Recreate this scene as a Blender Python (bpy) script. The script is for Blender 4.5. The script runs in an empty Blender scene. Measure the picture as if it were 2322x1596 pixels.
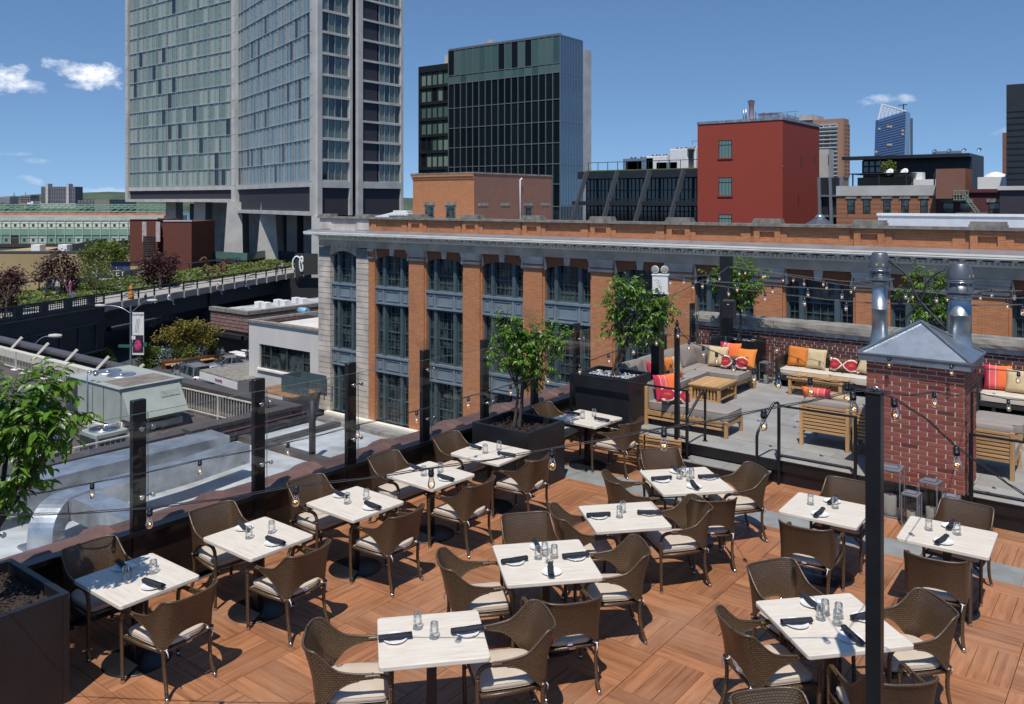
import bpy, math, random
from mathutils import Vector, Matrix
R = math.radians
rnd = random.Random(7)
C = bpy.context.scene.collection
scene = bpy.context.scene
# camera
F, U0, V0, HC = 848.0, 512.0, 201.0, 4.2
YAW = math.atan(653 / 848.0)
cy_, sy_ = math.cos(YAW), math.sin(YAW)
cam_data = bpy.data.cameras.new('camera')
cam = bpy.data.objects.new('camera', cam_data)
C.objects.link(cam)
cam.location = (0, 0, HC)
cam.rotation_euler = (R(90), 0, YAW)
cam_data.sensor_width = 36
cam_data.lens = F / 1024 * 36
cam_data.shift_y = -(352 - V0) / 1024
cam_data.clip_start = 0.05
cam_data.clip_end = 12000
scene.camera = cam
# light
SUN = Vector((0.225, -0.45, 1.0)).normalized()
EL = math.asin(SUN.z)
AZ = math.atan2(SUN.x, SUN.y)
scene.view_settings.view_transform = 'Standard'
scene.view_settings.look = 'None'
scene.view_settings.exposure = 0.28
scene.view_settings.gamma = 1
try:
 scene.view_settings.use_curve_mapping = False
except Exception:
 pass
world = bpy.data.worlds.new('World')
scene.world = world
world.use_nodes = True
wn, wl = world.node_tree.nodes, world.node_tree.links
wn.clear()
w_out = wn.new('ShaderNodeOutputWorld')
w_bg = wn.new('ShaderNodeBackground')
sky = wn.new('ShaderNodeTexSky')
sky.sky_type = 'NISHITA'
sky.sun_disc = False
sky.sun_elevation = EL
sky.sun_rotation = AZ
sky.altitude = 0
sky.air_density = 1.0
sky.dust_density = 0.0
sky.ozone_density = 3.4
w_bg.inputs['Strength'].default_value = 0.105
wl.new(w_bg.outputs[0], w_out.inputs[0])
def wmath(op, a, b=None, c=None, clamp=False):
 n = wn.new('ShaderNodeMath'); n.operation = op; n.use_clamp = clamp
 for i, v in enumerate((a, b, c)):
  if v is None:
   continue
  if isinstance(v, (int, float)):
   n.inputs[i].default_value = v
  else:
   wl.new(v, n.inputs[i])
 return n.outputs[0]
def wdot(v, vec):
 n = wn.new('ShaderNodeVectorMath'); n.operation = 'DOT_PRODUCT'
 wl.new(v, n.inputs[0]); n.inputs[1].default_value = vec
 return n.outputs['Value']
def pix_dir(u, v):
 k = (u - U0) / F
 return Vector((k * cy_ - sy_, k * sy_ + cy_, (V0 - v) / F)).normalized()
w_tc = wn.new('ShaderNodeTexCoord')
w_s = wn.new('ShaderNodeSeparateXYZ'); wl.new(w_tc.outputs['Generated'], w_s.inputs[0])
w_c = wn.new('ShaderNodeCombineXYZ'); wl.new(w_s.outputs[0], w_c.inputs[0]); wl.new(w_s.outputs[1], w_c.inputs[1])
wl.new(wmath('ADD', wmath('MULTIPLY', wmath('MAXIMUM', w_s.outputs[2], 0.0), 1.15), 0.15), w_c.inputs[2])
w_v = wn.new('ShaderNodeVectorMath'); w_v.operation = 'NORMALIZE'; wl.new(w_c.outputs[0], w_v.inputs[0])
wl.new(w_v.outputs[0], sky.inputs[0])
w_n1 = wn.new('ShaderNodeTexNoise')
w_n1.inputs['Scale'].default_value = 34
w_n1.inputs['Detail'].default_value = 8
w_n1.inputs['Roughness'].default_value = 0.62
w_map = wn.new('ShaderNodeMapping'); w_map.inputs['Scale'].default_value = (1, 1, 1.8)
wl.new(w_tc.outputs['Generated'], w_map.inputs[0])
wl.new(w_map.outputs[0], w_n1.inputs['Vector'])
nz = w_n1.outputs['Fac']
total = None
for (u, v, ww, hh, dens, tilt) in ((89, 74, .043, .0155, 1.0, -.16), (74, 69, .024, .013, .8, 0), (6, 80, .030, .019, .95, 0), (20, 83, .026, .011, .5, -.2),
    (880, 100, .026, .007, .42, .1), (905, 98, .012, .006, .4, 0), (30, 180, .018, .005, .3, -.2), (35, 161, .02, .004, .2, 0),
    (100, 191, .05, .005, .25, 0), (14, 154, .02, .003, .2, 0), (75, 86, .014, .004, .25, 0), (1005, 132, .02, .006, .18, 0)):
 d = pix_dir(u, v)
 rt = d.cross(Vector((0, 0, 1))).normalized()
 up = rt.cross(d).normalized()
 r2 = (rt + up * tilt).normalized()
 u2 = (up - rt * tilt).normalized()
 a = wmath('DIVIDE', wdot(w_tc.outputs['Generated'], r2), ww)
 b = wmath('DIVIDE', wdot(w_tc.outputs['Generated'], u2), hh)
 off_a = d.dot(r2) / ww; off_b = d.dot(u2) / hh
 a = wmath('SUBTRACT', a, off_a); b = wmath('SUBTRACT', b, off_b)
 q = wmath('ADD', wmath('MULTIPLY', a, a), wmath('MULTIPLY', b, b))
 fr = wdot(w_tc.outputs['Generated'], d)
 m = wmath('SUBTRACT', wmath('ADD', 0.75, wmath('MULTIPLY', wmath('SUBTRACT', nz, 0.5), 4.2)), q)
 m = wmath('MULTIPLY', wmath('MULTIPLY', m, 1.0, clamp=True), dens, clamp=True)
 m = wmath('MULTIPLY', m, wmath('GREATER_THAN', fr, 0.5))
 total = m if total is None else wmath('MAXIMUM', total, m)
w_mix = wn.new('ShaderNodeMixRGB')
wl.new(total, w_mix.inputs['Fac'])
w_hsv = wn.new('ShaderNodeHueSaturation')
w_hsv.inputs['Saturation'].default_value = 1.10
w_hsv.inputs['Value'].default_value = 1.0
wl.new(sky.outputs[0], w_hsv.inputs['Color'])
wl.new(w_hsv.outputs[0], w_mix.inputs['Color1'])
w_mix.inputs['Color2'].default_value = (8.2, 8.5, 9.1, 1)
wl.new(w_mix.outputs[0], w_bg.inputs['Color'])
sun_d = bpy.data.lights.new('sun', 'SUN')
sun_d.energy = 3.75
sun_d.angle = R(0.53)
sun_d.color = (1.0, 0.955, 0.89)
sun = bpy.data.objects.new('sun', sun_d)
C.objects.link(sun)
sun.rotation_euler = SUN.to_track_quat('Z', 'Y').to_euler()
# survey helpers: a sight line met with a real plane
K4 = 1024 / 2321.0
def at(x, y, h=0.0):
 u, v = x * K4, y * K4
 d = F * (HC - h) / (v - V0); a = (u - U0) / F * d
 return Vector((a * cy_ - d * sy_, a * sy_ + d * cy_, h))
def at_y(x, y, Y):
 k = (x * K4 - U0) / F; d = Y / (k * sy_ + cy_)
 return Vector((d * (k * cy_ - sy_), Y, HC - (y * K4 - V0) / F * d))
def at_x(x, y, X):
 k = (x * K4 - U0) / F; d = X / (k * cy_ - sy_)
 return Vector((X, d * (k * sy_ + cy_), HC - (y * K4 - V0) / F * d))
def at_d(x, y, d):
 k = (x * K4 - U0) / F
 return Vector((d * (k * cy_ - sy_), d * (k * sy_ + cy_), HC - (y * K4 - V0) / F * d))
def on_line(x, y, A, B):
 k = (x * K4 - U0) / F
 dx, dy = k * cy_ - sy_, k * sy_ + cy_
 ex, ey = B[0] - A[0], B[1] - A[1]
 t = (A[1] * dx - A[0] * dy) / (ex * dy - ey * dx)
 X, Y = A[0] + ex * t, A[1] + ey * t
 d = -X * sy_ + Y * cy_
 return Vector((X, Y, HC - (y * K4 - V0) / F * d)), t
# objects
def tag(o, label=None, cat=None, group=None, kind=None):
 if label: o['label'] = label
 if cat: o['category'] = cat
 if group: o['group'] = group
 if kind: o['kind'] = kind
 return o
def empty(name, loc=(0, 0, 0), rz=0.0, label=None, cat=None, group=None):
 o = bpy.data.objects.new(name, None)
 C.objects.link(o)
 o.location = loc
 o.rotation_euler = (0, 0, rz)
 o.empty_display_size = 0.1
 return tag(o, label, cat, group)
class MB:
 def __init__(s):
  s.v = []; s.f = []; s.m = []; s.uv = []; s.sm = []
 def add(s, vs, fs, m=0, uvs=None, smooth=False):
  b = len(s.v)
  s.v.extend([tuple(p) for p in vs])
  for i, f in enumerate(fs):
   s.f.append([b + k for k in f]); s.m.append(m); s.sm.append(smooth)
   s.uv.append(uvs[i] if uvs else None)
  return s
 def box(s, x0, x1, y0, y1, z0, z1, m=0, skip=''):
  v = [(x0, y0, z0), (x1, y0, z0), (x1, y1, z0), (x0, y1, z0), (x0, y0, z1), (x1, y0, z1), (x1, y1, z1), (x0, y1, z1)]
  fs = [('b', (0, 3, 2, 1)), ('t', (4, 5, 6, 7)), ('s', (0, 1, 5, 4)), ('e', (1, 2, 6, 5)), ('n', (2, 3, 7, 6)), ('w', (3, 0, 4, 7))]
  return s.add(v, [f for n, f in fs if n not in skip], m)
 def bbox(s, x0, x1, y0, y1, z0, z1, b=0.004, m=0):
  """box with bevelled vertical and top edges"""
  def ring(o, z):
   return [(x0 + o, y0, z), (x1 - o, y0, z), (x1, y0 + o, z), (x1, y1 - o, z), (x1 - o, y1, z), (x0 + o, y1, z), (x0, y1 - o, z), (x0, y0 + o, z)]
  def ring_in(o, z):
   return [(x0 + 2 * o, y0 + o, z), (x1 - 2 * o, y0 + o, z), (x1 - o, y0 + 2 * o, z), (x1 - o, y1 - 2 * o, z), (x1 - 2 * o, y1 - o, z), (x0 + 2 * o, y1 - o, z), (x0 + o, y1 - 2 * o, z), (x0 + o, y0 + 2 * o, z)]
  vs = ring_in(b, z0) + ring(b, z0 + b) + ring(b, z1 - b) + ring_in(b, z1)
  fs = [tuple(range(7, -1, -1)), tuple(range(24, 32))]
  for k in range(3):
   for i in range(8):
    j = (i + 1) % 8
    fs.append((k * 8 + i, k * 8 + j, k * 8 + 8 + j, k * 8 + 8 + i))
  return s.add(vs, fs, m)
 def bar(s, p0, p1, w, h, m=0, up=(0, 0, 1)):
  p0, p1 = Vector(p0), Vector(p1)
  d = (p1 - p0).normalized()
  upv = Vector(up)
  if abs(d.dot(upv)) > 0.98: upv = Vector((0, 1, 0))
  sd = d.cross(upv).normalized(); u2 = sd.cross(d).normalized()
  v = []
  for p in (p0, p1):
   for a, b in ((-1, -1), (1, -1), (1, 1), (-1, 1)):
    v.append(p + sd * (a * w / 2) + u2 * (b * h / 2))
  return s.add(v, [(0, 1, 2, 3), (7, 6, 5, 4), (0, 4, 5, 1), (1, 5, 6, 2), (2, 6, 7, 3), (3, 7, 4, 0)], m)
 def tube(s, pts, r, n=8, m=0, caps=True, smooth=True, closed=False, uvs=0.0):
  pts = [Vector(p) for p in pts]
  rs = list(r) if isinstance(r, (list, tuple)) else [r] * len(pts)
  keep = [0] + [i for i in range(1, len(pts)) if (pts[i] - pts[i - 1]).length > 1e-5]
  pts = [pts[i] for i in keep]; rs = [rs[min(i, len(rs) - 1)] for i in keep]
  N = len(pts)
  vs = []; prev = None; L = [0]
  for i in range(1, N): L.append(L[-1] + (pts[i] - pts[i - 1]).length)
  for i, p in enumerate(pts):
   if closed: d = pts[(i + 1) % N] - pts[i - 1]
   else: d = pts[min(i + 1, N - 1)] - pts[max(i - 1, 0)]
   d.normalize()
   if prev is None:
    a = Vector((0, 0, 1)) if abs(d.z) < 0.9 else Vector((1, 0, 0))
    sd = d.cross(a).normalized()
   else:
    sd = (prev - d * prev.dot(d)).normalized()
   prev = sd; u2 = d.cross(sd)
   for k in range(n):
    an = 2 * math.pi * k / n
    vs.append(p + (sd * math.cos(an) + u2 * math.sin(an)) * rs[i])
  fs = []; uv = []
  for i in range(N if closed else N - 1):
   j = (i + 1) % N
   for k in range(n):
    l = (k + 1) % n
    fs.append((i * n + k, i * n + l, j * n + l, j * n + k))
    c0, c1 = 2 * math.pi * rs[i] * k / n, 2 * math.pi * rs[i] * (k + 1) / n
    l0, l1 = L[i], (L[j] if j > i else L[i] + .01)
    uv.append([(l0, c0), (l0, c1), (l1, c1), (l1, c0)])
  s.add(vs, fs, m, uv, smooth)
  if caps and not closed:
   b = len(s.v) - len(vs)
   s.f.append([b + k for k in range(n)][::-1]); s.m.append(m); s.sm.append(False); s.uv.append(None)
   s.f.append([b + (N - 1) * n + k for k in range(n)]); s.m.append(m); s.sm.append(False); s.uv.append(None)
  return s
 def cyl(s, x, y, z0, z1, r, n=16, m=0, r1=None, smooth=True):
  return s.lathe([(r, z0), (r if r1 is None else r1, z1)], x, y, n, m, smooth, caps=True)
 def lathe(s, prof, x=0, y=0, n=20, m=0, smooth=True, caps=False, sx=1, sy=1):
  vs = []
  for r, z in prof:
   for k in range(n):
    a = 2 * math.pi * k / n
    vs.append((x + sx * r * math.cos(a), y + sy * r * math.sin(a), z))
  fs = []
  for i in range(len(prof) - 1):
   for k in range(n):
    l = (k + 1) % n
    fs.append((i * n + k, i * n + l, (i + 1) * n + l, (i + 1) * n + k))
  s.add(vs, fs, m, None, smooth)
  if caps:
   b = len(s.v) - len(vs)
   s.f.append([b + k for k in range(n)][::-1]); s.m.append(m); s.sm.append(False); s.uv.append(None)
   e = b + (len(prof) - 1) * n
   s.f.append([e + k for k in range(n)]); s.m.append(m); s.sm.append(False); s.uv.append(None)
  return s
 def prism(s, poly, z0, z1, m=0):
  n = len(poly)
  vs = [(p[0], p[1], z0) for p in poly] + [(p[0], p[1], z1) for p in poly]
  fs = [tuple(range(n - 1, -1, -1)), tuple(range(n, 2 * n))]
  for i in range(n):
   j = (i + 1) % n
   fs.append((i, j, n + j, n + i))
  return s.add(vs, fs, m)
 def prism_y(s, poly, y0, y1, m=0):
  """polygon in x,z extruded along y (poly counter-clockwise seen from -y)"""
  n = len(poly)
  vs = [(p[0], y0, p[1]) for p in poly] + [(p[0], y1, p[1]) for p in poly]
  fs = [tuple(range(n)), tuple(range(2 * n - 1, n - 1, -1))]
  for i in range(n):
   j = (i + 1) % n
   fs.append((i, n + i, n + j, j))
  return s.add(vs, fs, m)
 def quad(s, a, b, c, d, m=0, uv=None):
  return s.add([a, b, c, d], [(0, 1, 2, 3)], m, [uv] if uv else None)
 def ball(s, c, r, n=10, rings=6, m=0, sq=1.0):
  prof = []
  for i in range(rings + 1):
   a = -math.pi / 2 + math.pi * i / rings
   prof.append((max(r * math.cos(a), 1e-4), c[2] + r * sq * math.sin(a)))
  return s.lathe(prof, c[0], c[1], n, m)
 def mesh(s, name, mats):
  me = bpy.data.meshes.new(name)
  me.from_pydata(s.v, [], s.f)
  for x in (mats if isinstance(mats, (list, tuple)) else [mats]):
   me.materials.append(x)
  me.polygons.foreach_set('material_index', s.m)
  me.polygons.foreach_set('use_smooth', s.sm)
  if any(u is not None for u in s.uv):
   uvl = me.uv_layers.new(name='UVMap')
   flat = []
   for f, u in zip(s.f, s.uv):
    if u is None: flat.extend([0.0, 0.0] * len(f))
    else:
     for q in u: flat.extend(q)
   uvl.data.foreach_set('uv', flat)
  me.update()
  return me
 def build(s, name, mats, parent=None, loc=(0, 0, 0), rz=0.0, label=None, cat=None, group=None, kind=None):
  me = s.mesh(name, mats)
  return link(name, me, parent, loc, rz, label, cat, group, kind)
def link(name, me, parent=None, loc=(0, 0, 0), rz=0.0, label=None, cat=None, group=None, kind=None):
 o = bpy.data.objects.new(name, me)
 C.objects.link(o)
 if parent: o.parent = parent
 o.location = loc
 if rz: o.rotation_euler = (0, 0, rz)
 return tag(o, label, cat, group, kind)
def clone(o, parent=None):
 c = o.copy()
 C.objects.link(c)
 if parent is not None: c.parent = parent
 for ch in CH.get(o.name, None) or list(o.children):
  clone(ch, c)
 return c
CH = {}
def copy_thing(o, loc, rz, label, group=None):
 c = clone(o)
 c.location = loc; c.rotation_euler = (0, 0, rz)
 c['label'] = label
 if group: c['group'] = group
 return c
# materials
def _coords(nt, mode='Object', scale=(1, 1, 1)):
 tc = nt.nodes.new('ShaderNodeTexCoord'); mp = nt.nodes.new('ShaderNodeMapping')
 mp.inputs['Scale'].default_value = scale
 nt.links.new(tc.outputs[mode], mp.inputs[0])
 return mp.outputs[0]
def _noise(nt, vec, scale, detail=4, rough=.55):
 n = nt.nodes.new('ShaderNodeTexNoise')
 n.inputs['Scale'].default_value = scale; n.inputs['Detail'].default_value = detail; n.inputs['Roughness'].default_value = rough
 nt.links.new(vec, n.inputs['Vector'])
 return n.outputs['Fac']
def _math(nt, op, a, b=None, clamp=False):
 n = nt.nodes.new('ShaderNodeMath'); n.operation = op; n.use_clamp = clamp
 for i, v in enumerate((a, b)):
  if v is None: continue
  if isinstance(v, (int, float)): n.inputs[i].default_value = v
  else: nt.links.new(v, n.inputs[i])
 return n.outputs[0]
def _mix(nt, fac, a, b, mode='MIX'):
 n = nt.nodes.new('ShaderNodeMixRGB'); n.blend_type = mode
 for i, v in ((0, fac), (1, a), (2, b)):
  if isinstance(v, (int, float)): n.inputs[i].default_value = v
  elif isinstance(v, tuple): n.inputs[i].default_value = (*v[:3], 1)
  else: nt.links.new(v, n.inputs[i])
 return n.outputs[0]
def _ramp(nt, fac, stops):
 n = nt.nodes.new('ShaderNodeValToRGB')
 cr = n.color_ramp
 while len(cr.elements) < len(stops): cr.elements.new(0.5)
 for e, (p, c) in zip(cr.elements, stops):
  e.position = p; e.color = (*c, 1) if len(c) == 3 else c
 nt.links.new(fac, n.inputs[0])
 return n.outputs[0]
def new_mat(name):
 m = bpy.data.materials.new(name); m.use_nodes = True
 nt = m.node_tree
 b = nt.nodes['Principled BSDF']
 return m, nt, b
def setin(b, nt, name, v):
 if isinstance(v, (int, float)): b.inputs[name].default_value = v
 elif isinstance(v, tuple): b.inputs[name].default_value = (*v[:3], 1)
 else: nt.links.new(v, b.inputs[name])
def bump(nt, b, h, strength=.3, dist=.01):
 n = nt.nodes.new('ShaderNodeBump')
 n.inputs['Strength'].default_value = strength; n.inputs['Distance'].default_value = dist
 nt.links.new(h, n.inputs['Height']); nt.links.new(n.outputs[0], b.inputs['Normal'])
def orand(nt):
 return nt.nodes.new('ShaderNodeObjectInfo').outputs['Random']
def flat(name, col, rough=.6, metal=0.0, nscale=4.0, namt=.25, bumps=0.0, bscale=60, rand=0.0, scale=(1, 1, 1), col2=None, spec=None, mode='Object'):
 """plain colour broken up by noise, optional fine relief and per-object variation"""
 m, nt, b = new_mat(name)
 v = _coords(nt, mode, scale)
 n = _noise(nt, v, nscale, 6)
 dark = tuple(c * (1 - namt) for c in col) if col2 is None else col2
 lite = tuple(min(1, c * (1 + namt * .6)) for c in col)
 c = _ramp(nt, n, [(.3, dark), (.7, lite)])
 if rand:
  r = _math(nt, 'ADD', _math(nt, 'MULTIPLY', orand(nt), 2 * rand), 1 - rand)
  hs = nt.nodes.new('ShaderNodeHueSaturation'); nt.links.new(c, hs.inputs['Color']); nt.links.new(r, hs.inputs['Value']); c = hs.outputs[0]
 setin(b, nt, 'Base Color', c)
 b.inputs['Roughness'].default_value = rough; b.inputs['Metallic'].default_value = metal
 if spec is not None: b.inputs['Specular IOR Level'].default_value = spec
 if bumps: bump(nt, b, _noise(nt, v, bscale, 3), bumps)
 return m
def brickmat(name, c1, c2, mortar, bw=.22, rh=.06, ms=.008, rough=.85, bs=.35, face='xz', extra=None, off=.5, mode='Object'):
 m, nt, b = new_mat(name)
 tc = nt.nodes.new('ShaderNodeTexCoord')
 sp = nt.nodes.new('ShaderNodeSeparateXYZ'); nt.links.new(tc.outputs[mode], sp.inputs[0])
 cb = nt.nodes.new('ShaderNodeCombineXYZ')
 nt.links.new(_math(nt, 'ADD', sp.outputs[0], sp.outputs[1]), cb.inputs[0]); nt.links.new(sp.outputs[2], cb.inputs[1])
 br = nt.nodes.new('ShaderNodeTexBrick')
 br.inputs['Scale'].default_value = 1
 br.inputs['Brick Width'].default_value = bw; br.inputs['Row Height'].default_value = rh; br.inputs['Mortar Size'].default_value = ms
 br.inputs['Mortar Smooth'].default_value = .2
 br.inputs['Color1'].default_value = (*c1, 1); br.inputs['Color2'].default_value = (*c2, 1); br.inputs['Mortar'].default_value = (*mortar, 1)
 br.offset = off
 nt.links.new(cb.outputs[0], br.inputs['Vector'])
 n = _noise(nt, _coords(nt, mode), 1.3, 6)
 col = _mix(nt, _math(nt, 'MULTIPLY', n, .55), br.outputs['Color'], tuple(x * .62 for x in c1))
 n2 = _noise(nt, _coords(nt, mode, (8, 8, 25)), 1.0, 2)
 col = _mix(nt, .35, col, _mix(nt, n2, tuple(x * .7 for x in c1), tuple(min(1, x * 1.35) for x in c2)))
 if extra: col = extra(nt, col)
 setin(b, nt, 'Base Color', col)
 b.inputs['Roughness'].default_value = rough; b.inputs['Specular IOR Level'].default_value = .25
 bump(nt, b, br.outputs['Fac'], -bs, .006)
 return m
def thin_glass(name, tint=(.93, .97, .95), refl=1.0, rough=0.0, base=.0):
 m = bpy.data.materials.new(name); m.use_nodes = True
 nt = m.node_tree; nt.nodes.clear()
 out = nt.nodes.new('ShaderNodeOutputMaterial'); mix = nt.nodes.new('ShaderNodeMixShader')
 tr = nt.nodes.new('ShaderNodeBsdfTransparent'); gl = nt.nodes.new('ShaderNodeBsdfGlossy')
 tr.inputs[0].default_value = (*tint, 1); gl.inputs['Roughness'].default_value = rough
 gl.inputs['Color'].default_value = (1, 1, 1, 1)
 fr = nt.nodes.new('ShaderNodeFresnel'); fr.inputs[0].default_value = 1.5
 f = _math(nt, 'ADD', _math(nt, 'MULTIPLY', fr.outputs[0], refl), base, True)
 nt.links.new(f, mix.inputs[0]); nt.links.new(tr.outputs[0], mix.inputs[1]); nt.links.new(gl.outputs[0], mix.inputs[2])
 nt.links.new(mix.outputs[0], out.inputs[0])
 return m
def weave_mat(name, w=.024, h=.0165):
 m, nt, b = new_mat(name)
 uv = nt.nodes.new('ShaderNodeTexCoord').outputs['UV']
 br = nt.nodes.new('ShaderNodeTexBrick'); br.inputs['Scale'].default_value = 1
 br.inputs['Brick Width'].default_value = w; br.inputs['Row Height'].default_value = h; br.inputs['Mortar Size'].default_value = .0042
 br.inputs['Mortar Smooth'].default_value = .8; br.inputs['Bias'].default_value = -.1
 br.inputs['Color1'].default_value = (.120, .070, .034, 1); br.inputs['Color2'].default_value = (.165, .100, .050, 1); br.inputs['Mortar'].default_value = (.016, .010, .006, 1)
 nt.links.new(uv, br.inputs['Vector'])
 n = _noise(nt, uv, 9, 3)
 col = _mix(nt, _math(nt, 'MULTIPLY', n, .25), br.outputs['Color'], (.06, .035, .020))
 setin(b, nt, 'Base Color', col)
 b.inputs['Roughness'].default_value = .42; b.inputs['Metallic'].default_value = .1
 b.inputs['Specular IOR Level'].default_value = .65
 bump(nt, b, br.outputs['Fac'], -1.0, .008)
 return m
def wood_mat(name, light, dark, axis='x', rough=.5, rand=.22, grain=1.0):
 """wood grain running along the given object axis, tone changing from piece to piece"""
 m, nt, b = new_mat(name)
 tc = nt.nodes.new('ShaderNodeTexCoord')
 mp = nt.nodes.new('ShaderNodeMapping')
 mp.inputs['Scale'].default_value = {'x': (1.1, 16, 16), 'y': (16, 1.1, 16), 'z': (16, 16, 1.1)}[axis]
 nt.links.new(tc.outputs['Object'], mp.inputs[0])
 cb = nt.nodes.new('ShaderNodeVectorMath'); cb.operation = 'ADD'
 nt.links.new(mp.outputs[0], cb.inputs[0])
 sc = nt.nodes.new('ShaderNodeVectorMath'); sc.operation = 'SCALE'; sc.inputs[0].default_value = (57, 91, 33)
 nt.links.new(orand(nt), sc.inputs['Scale']); nt.links.new(sc.outputs[0], cb.inputs[1])
 n1 = _noise(nt, cb.outputs[0], 1.2 * grain, 8, .65)
 n2 = _noise(nt, cb.outputs[0], 6 * grain, 3, .5)
 f = _math(nt, 'ADD', _math(nt, 'MULTIPLY', n1, .75), _math(nt, 'MULTIPLY', n2, .25))
 col = _ramp(nt, f, [(.34, dark), (.5, tuple((a + c) / 2 for a, c in zip(light, dark))), (.66, light)])
 hs = nt.nodes.new('ShaderNodeHueSaturation'); nt.links.new(col, hs.inputs['Color'])
 nt.links.new(_math(nt, 'ADD', _math(nt, 'MULTIPLY', orand(nt), 2 * rand), 1 - rand), hs.inputs['Value'])
 setin(b, nt, 'Base Color', hs.outputs[0])
 b.inputs['Roughness'].default_value = rough
 bump(nt, b, n1, .12, .004)
 return m
M = {}
M['black'] = flat('black_paint', (.009, .0095, .011), .36, 0, 8, .3, .03, 200)
M['blackmatte'] = flat('black_matte', (.022, .022, .024), .6, 0, 5, .3)
M['planter'] = flat('planter_paint', (.013, .014, .016), .42, 0, 3, .35, .05, 90)
M['chrome'] = flat('brushed_steel', (.55, .55, .56), .25, 1.0, 20, .15)
M['galv'] = flat('galvanised', (.36, .40, .43), .36, .8, 5, .2, .05, 30)
M['cast'] = flat('cast_aluminium', (.16, .165, .175), .38, .6, 6, .15)
M['foil'] = flat('foil_duct', (.52, .54, .56), .34, .75, 2.2, .35, .5, 6)
M['weave'] = weave_mat('wicker_weave')
M['weave2'] = weave_mat('wicker_wrap', .030, .020)
M['cushion'] = flat('seat_cushion_fabric', (.52, .43, .34), .9, 0, 6, .08)
M['taupe'] = flat('taupe_fabric', (.27, .235, .205), .9, 0, 4, .08)
M['cream'] = flat('cream_fabric', (.56, .49, .40), .9, 0, 4, .08)
M['tan'] = flat('linen_pillow', (.55, .42, .24), .9, 0, 40, .14, .3, 300, rand=.06)
M['orange'] = flat('orange_pillow', (.66, .20, .03), .85, 0, 5, .12, .2, 300, rand=.08)
M['plate'] = flat('porcelain', (.80, .80, .79), .15, 0, 3, .03)
M['napkin'] = flat('navy_napkin', (.020, .021, .032), .92, 0, 30, .3, .4, 500, rand=.2)
M['tumbler'] = thin_glass('tumbler_glass', (.975, .98, .98), .8, 0, .02)
M['tumbler_base'] = thin_glass('tumbler_base_glass', (.86, .89, .90), 1.1, .03, .08)
M['glass'] = thin_glass('screen_glass', (.965, .985, .975), .75, 0, .006)
M['glassedge'] = flat('glass_edge', (.10, .17, .155), .2, 0, 3, .1)
M['stone'] = flat('limestone', (.40, .355, .31), .85, 0, 1.2, .22, .15, 40)
M['stonedark'] = flat('weathered_stone', (.235, .215, .185), .9, 0, 3, .45, .4, 30)
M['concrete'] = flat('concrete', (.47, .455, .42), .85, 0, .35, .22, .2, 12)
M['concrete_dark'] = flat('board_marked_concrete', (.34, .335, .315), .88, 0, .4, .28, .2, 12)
M['teak_x'] = wood_mat('teak_x', (.56, .34, .15), (.34, .185, .075), 'x', .55, .16)
M['teak_y'] = wood_mat('teak_y', (.56, .34, .15), (.34, .185, .075), 'y', .55, .16)
M['teak_z'] = wood_mat('teak_z', (.56, .34, .15), (.34, .185, .075), 'z', .55, .16)
M['deck'] = wood_mat('deck_plank', (.50, .215, .095), (.185, .066, .028), 'x', .48, .17, .8)
M['sill'] = flat('joint_grey', (.05, .04, .035), .9, 0, 3, .2)
M['soil'] = flat('bark_mulch', (.035, .022, .015), .95, 0, 30, .6, 1.0, 40)
M['pebble'] = flat('white_pebble', (.62, .62, .63), .6, 0, 20, .3, rand=.1)
M['bark'] = flat('tree_bark', (.055, .042, .032), .9, 0, 20, .4, .5, 60)
M['bark_red'] = flat('bark_red', (.05, .03, .028), .9, 0, 20, .4)
M['white'] = flat('white_paint', (.74, .73, .70), .5, 0, 2, .08)
M['cream_paint'] = flat('cream_painted_metal', (.60, .56, .47), .5, 0, 3, .12)
M['asphalt'] = flat('asphalt', (.060, .060, .062), .9, 0, .25, .3, .3, 20)
M['sidewalk'] = flat('sidewalk', (.30, .285, .265), .9, 0, .5, .2, .1, 20)
def leafmat(name, dark, lite, rough=.38, trans=.25):
 m, nt, b = new_mat(name)
 n = _noise(nt, _coords(nt), 5, 3)
 gi = nt.nodes.new('ShaderNodeNewGeometry')
 f = _math(nt, 'ADD', _math(nt, 'MULTIPLY', gi.outputs['Random Per Island'], .7), _math(nt, 'MULTIPLY', n, .5), True)
 col = _ramp(nt, f, [(.15, dark), (.85, lite)])
 setin(b, nt, 'Base Color', col)
 b.inputs['Roughness'].default_value = rough
 out = nt.nodes['Material Output']; mx = nt.nodes.new('ShaderNodeMixShader'); tl = nt.nodes.new('ShaderNodeBsdfTranslucent')
 nt.links.new(_mix(nt, .5, col, (lite[0] * 1.8, lite[1] * 1.5, lite[2])), tl.inputs[0])
 mx.inputs[0].default_value = trans
 nt.links.new(b.outputs[0], mx.inputs[1]); nt.links.new(tl.outputs[0], mx.inputs[2]); nt.links.new(mx.outputs[0], out.inputs[0])
 return m
M['leaf'] = leafmat('ficus_leaf', (.032, .085, .010), (.14, .27, .028), .35, .35)
M['leaf_maple'] = leafmat('red_maple_leaf', (.030, .010, .012), (.080, .026, .026), .5, .2)
M['leaf_birch'] = leafmat('pale_leaf', (.06, .09, .018), (.16, .19, .05), .5, .3)
M['leaf_green'] = leafmat('street_tree_leaf', (.05, .09, .010), (.15, .20, .03), .55, .3)
M['leaf_gold'] = leafmat('honey_locust_leaf', (.10, .085, .012), (.24, .20, .035), .55, .3)
M['leaf_blue'] = leafmat('blue_spruce', (.10, .15, .13), (.24, .31, .28), .6, .1)
M['grass'] = leafmat('meadow_leaf', (.06, .10, .015), (.17, .22, .045), .6, .25)
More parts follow.
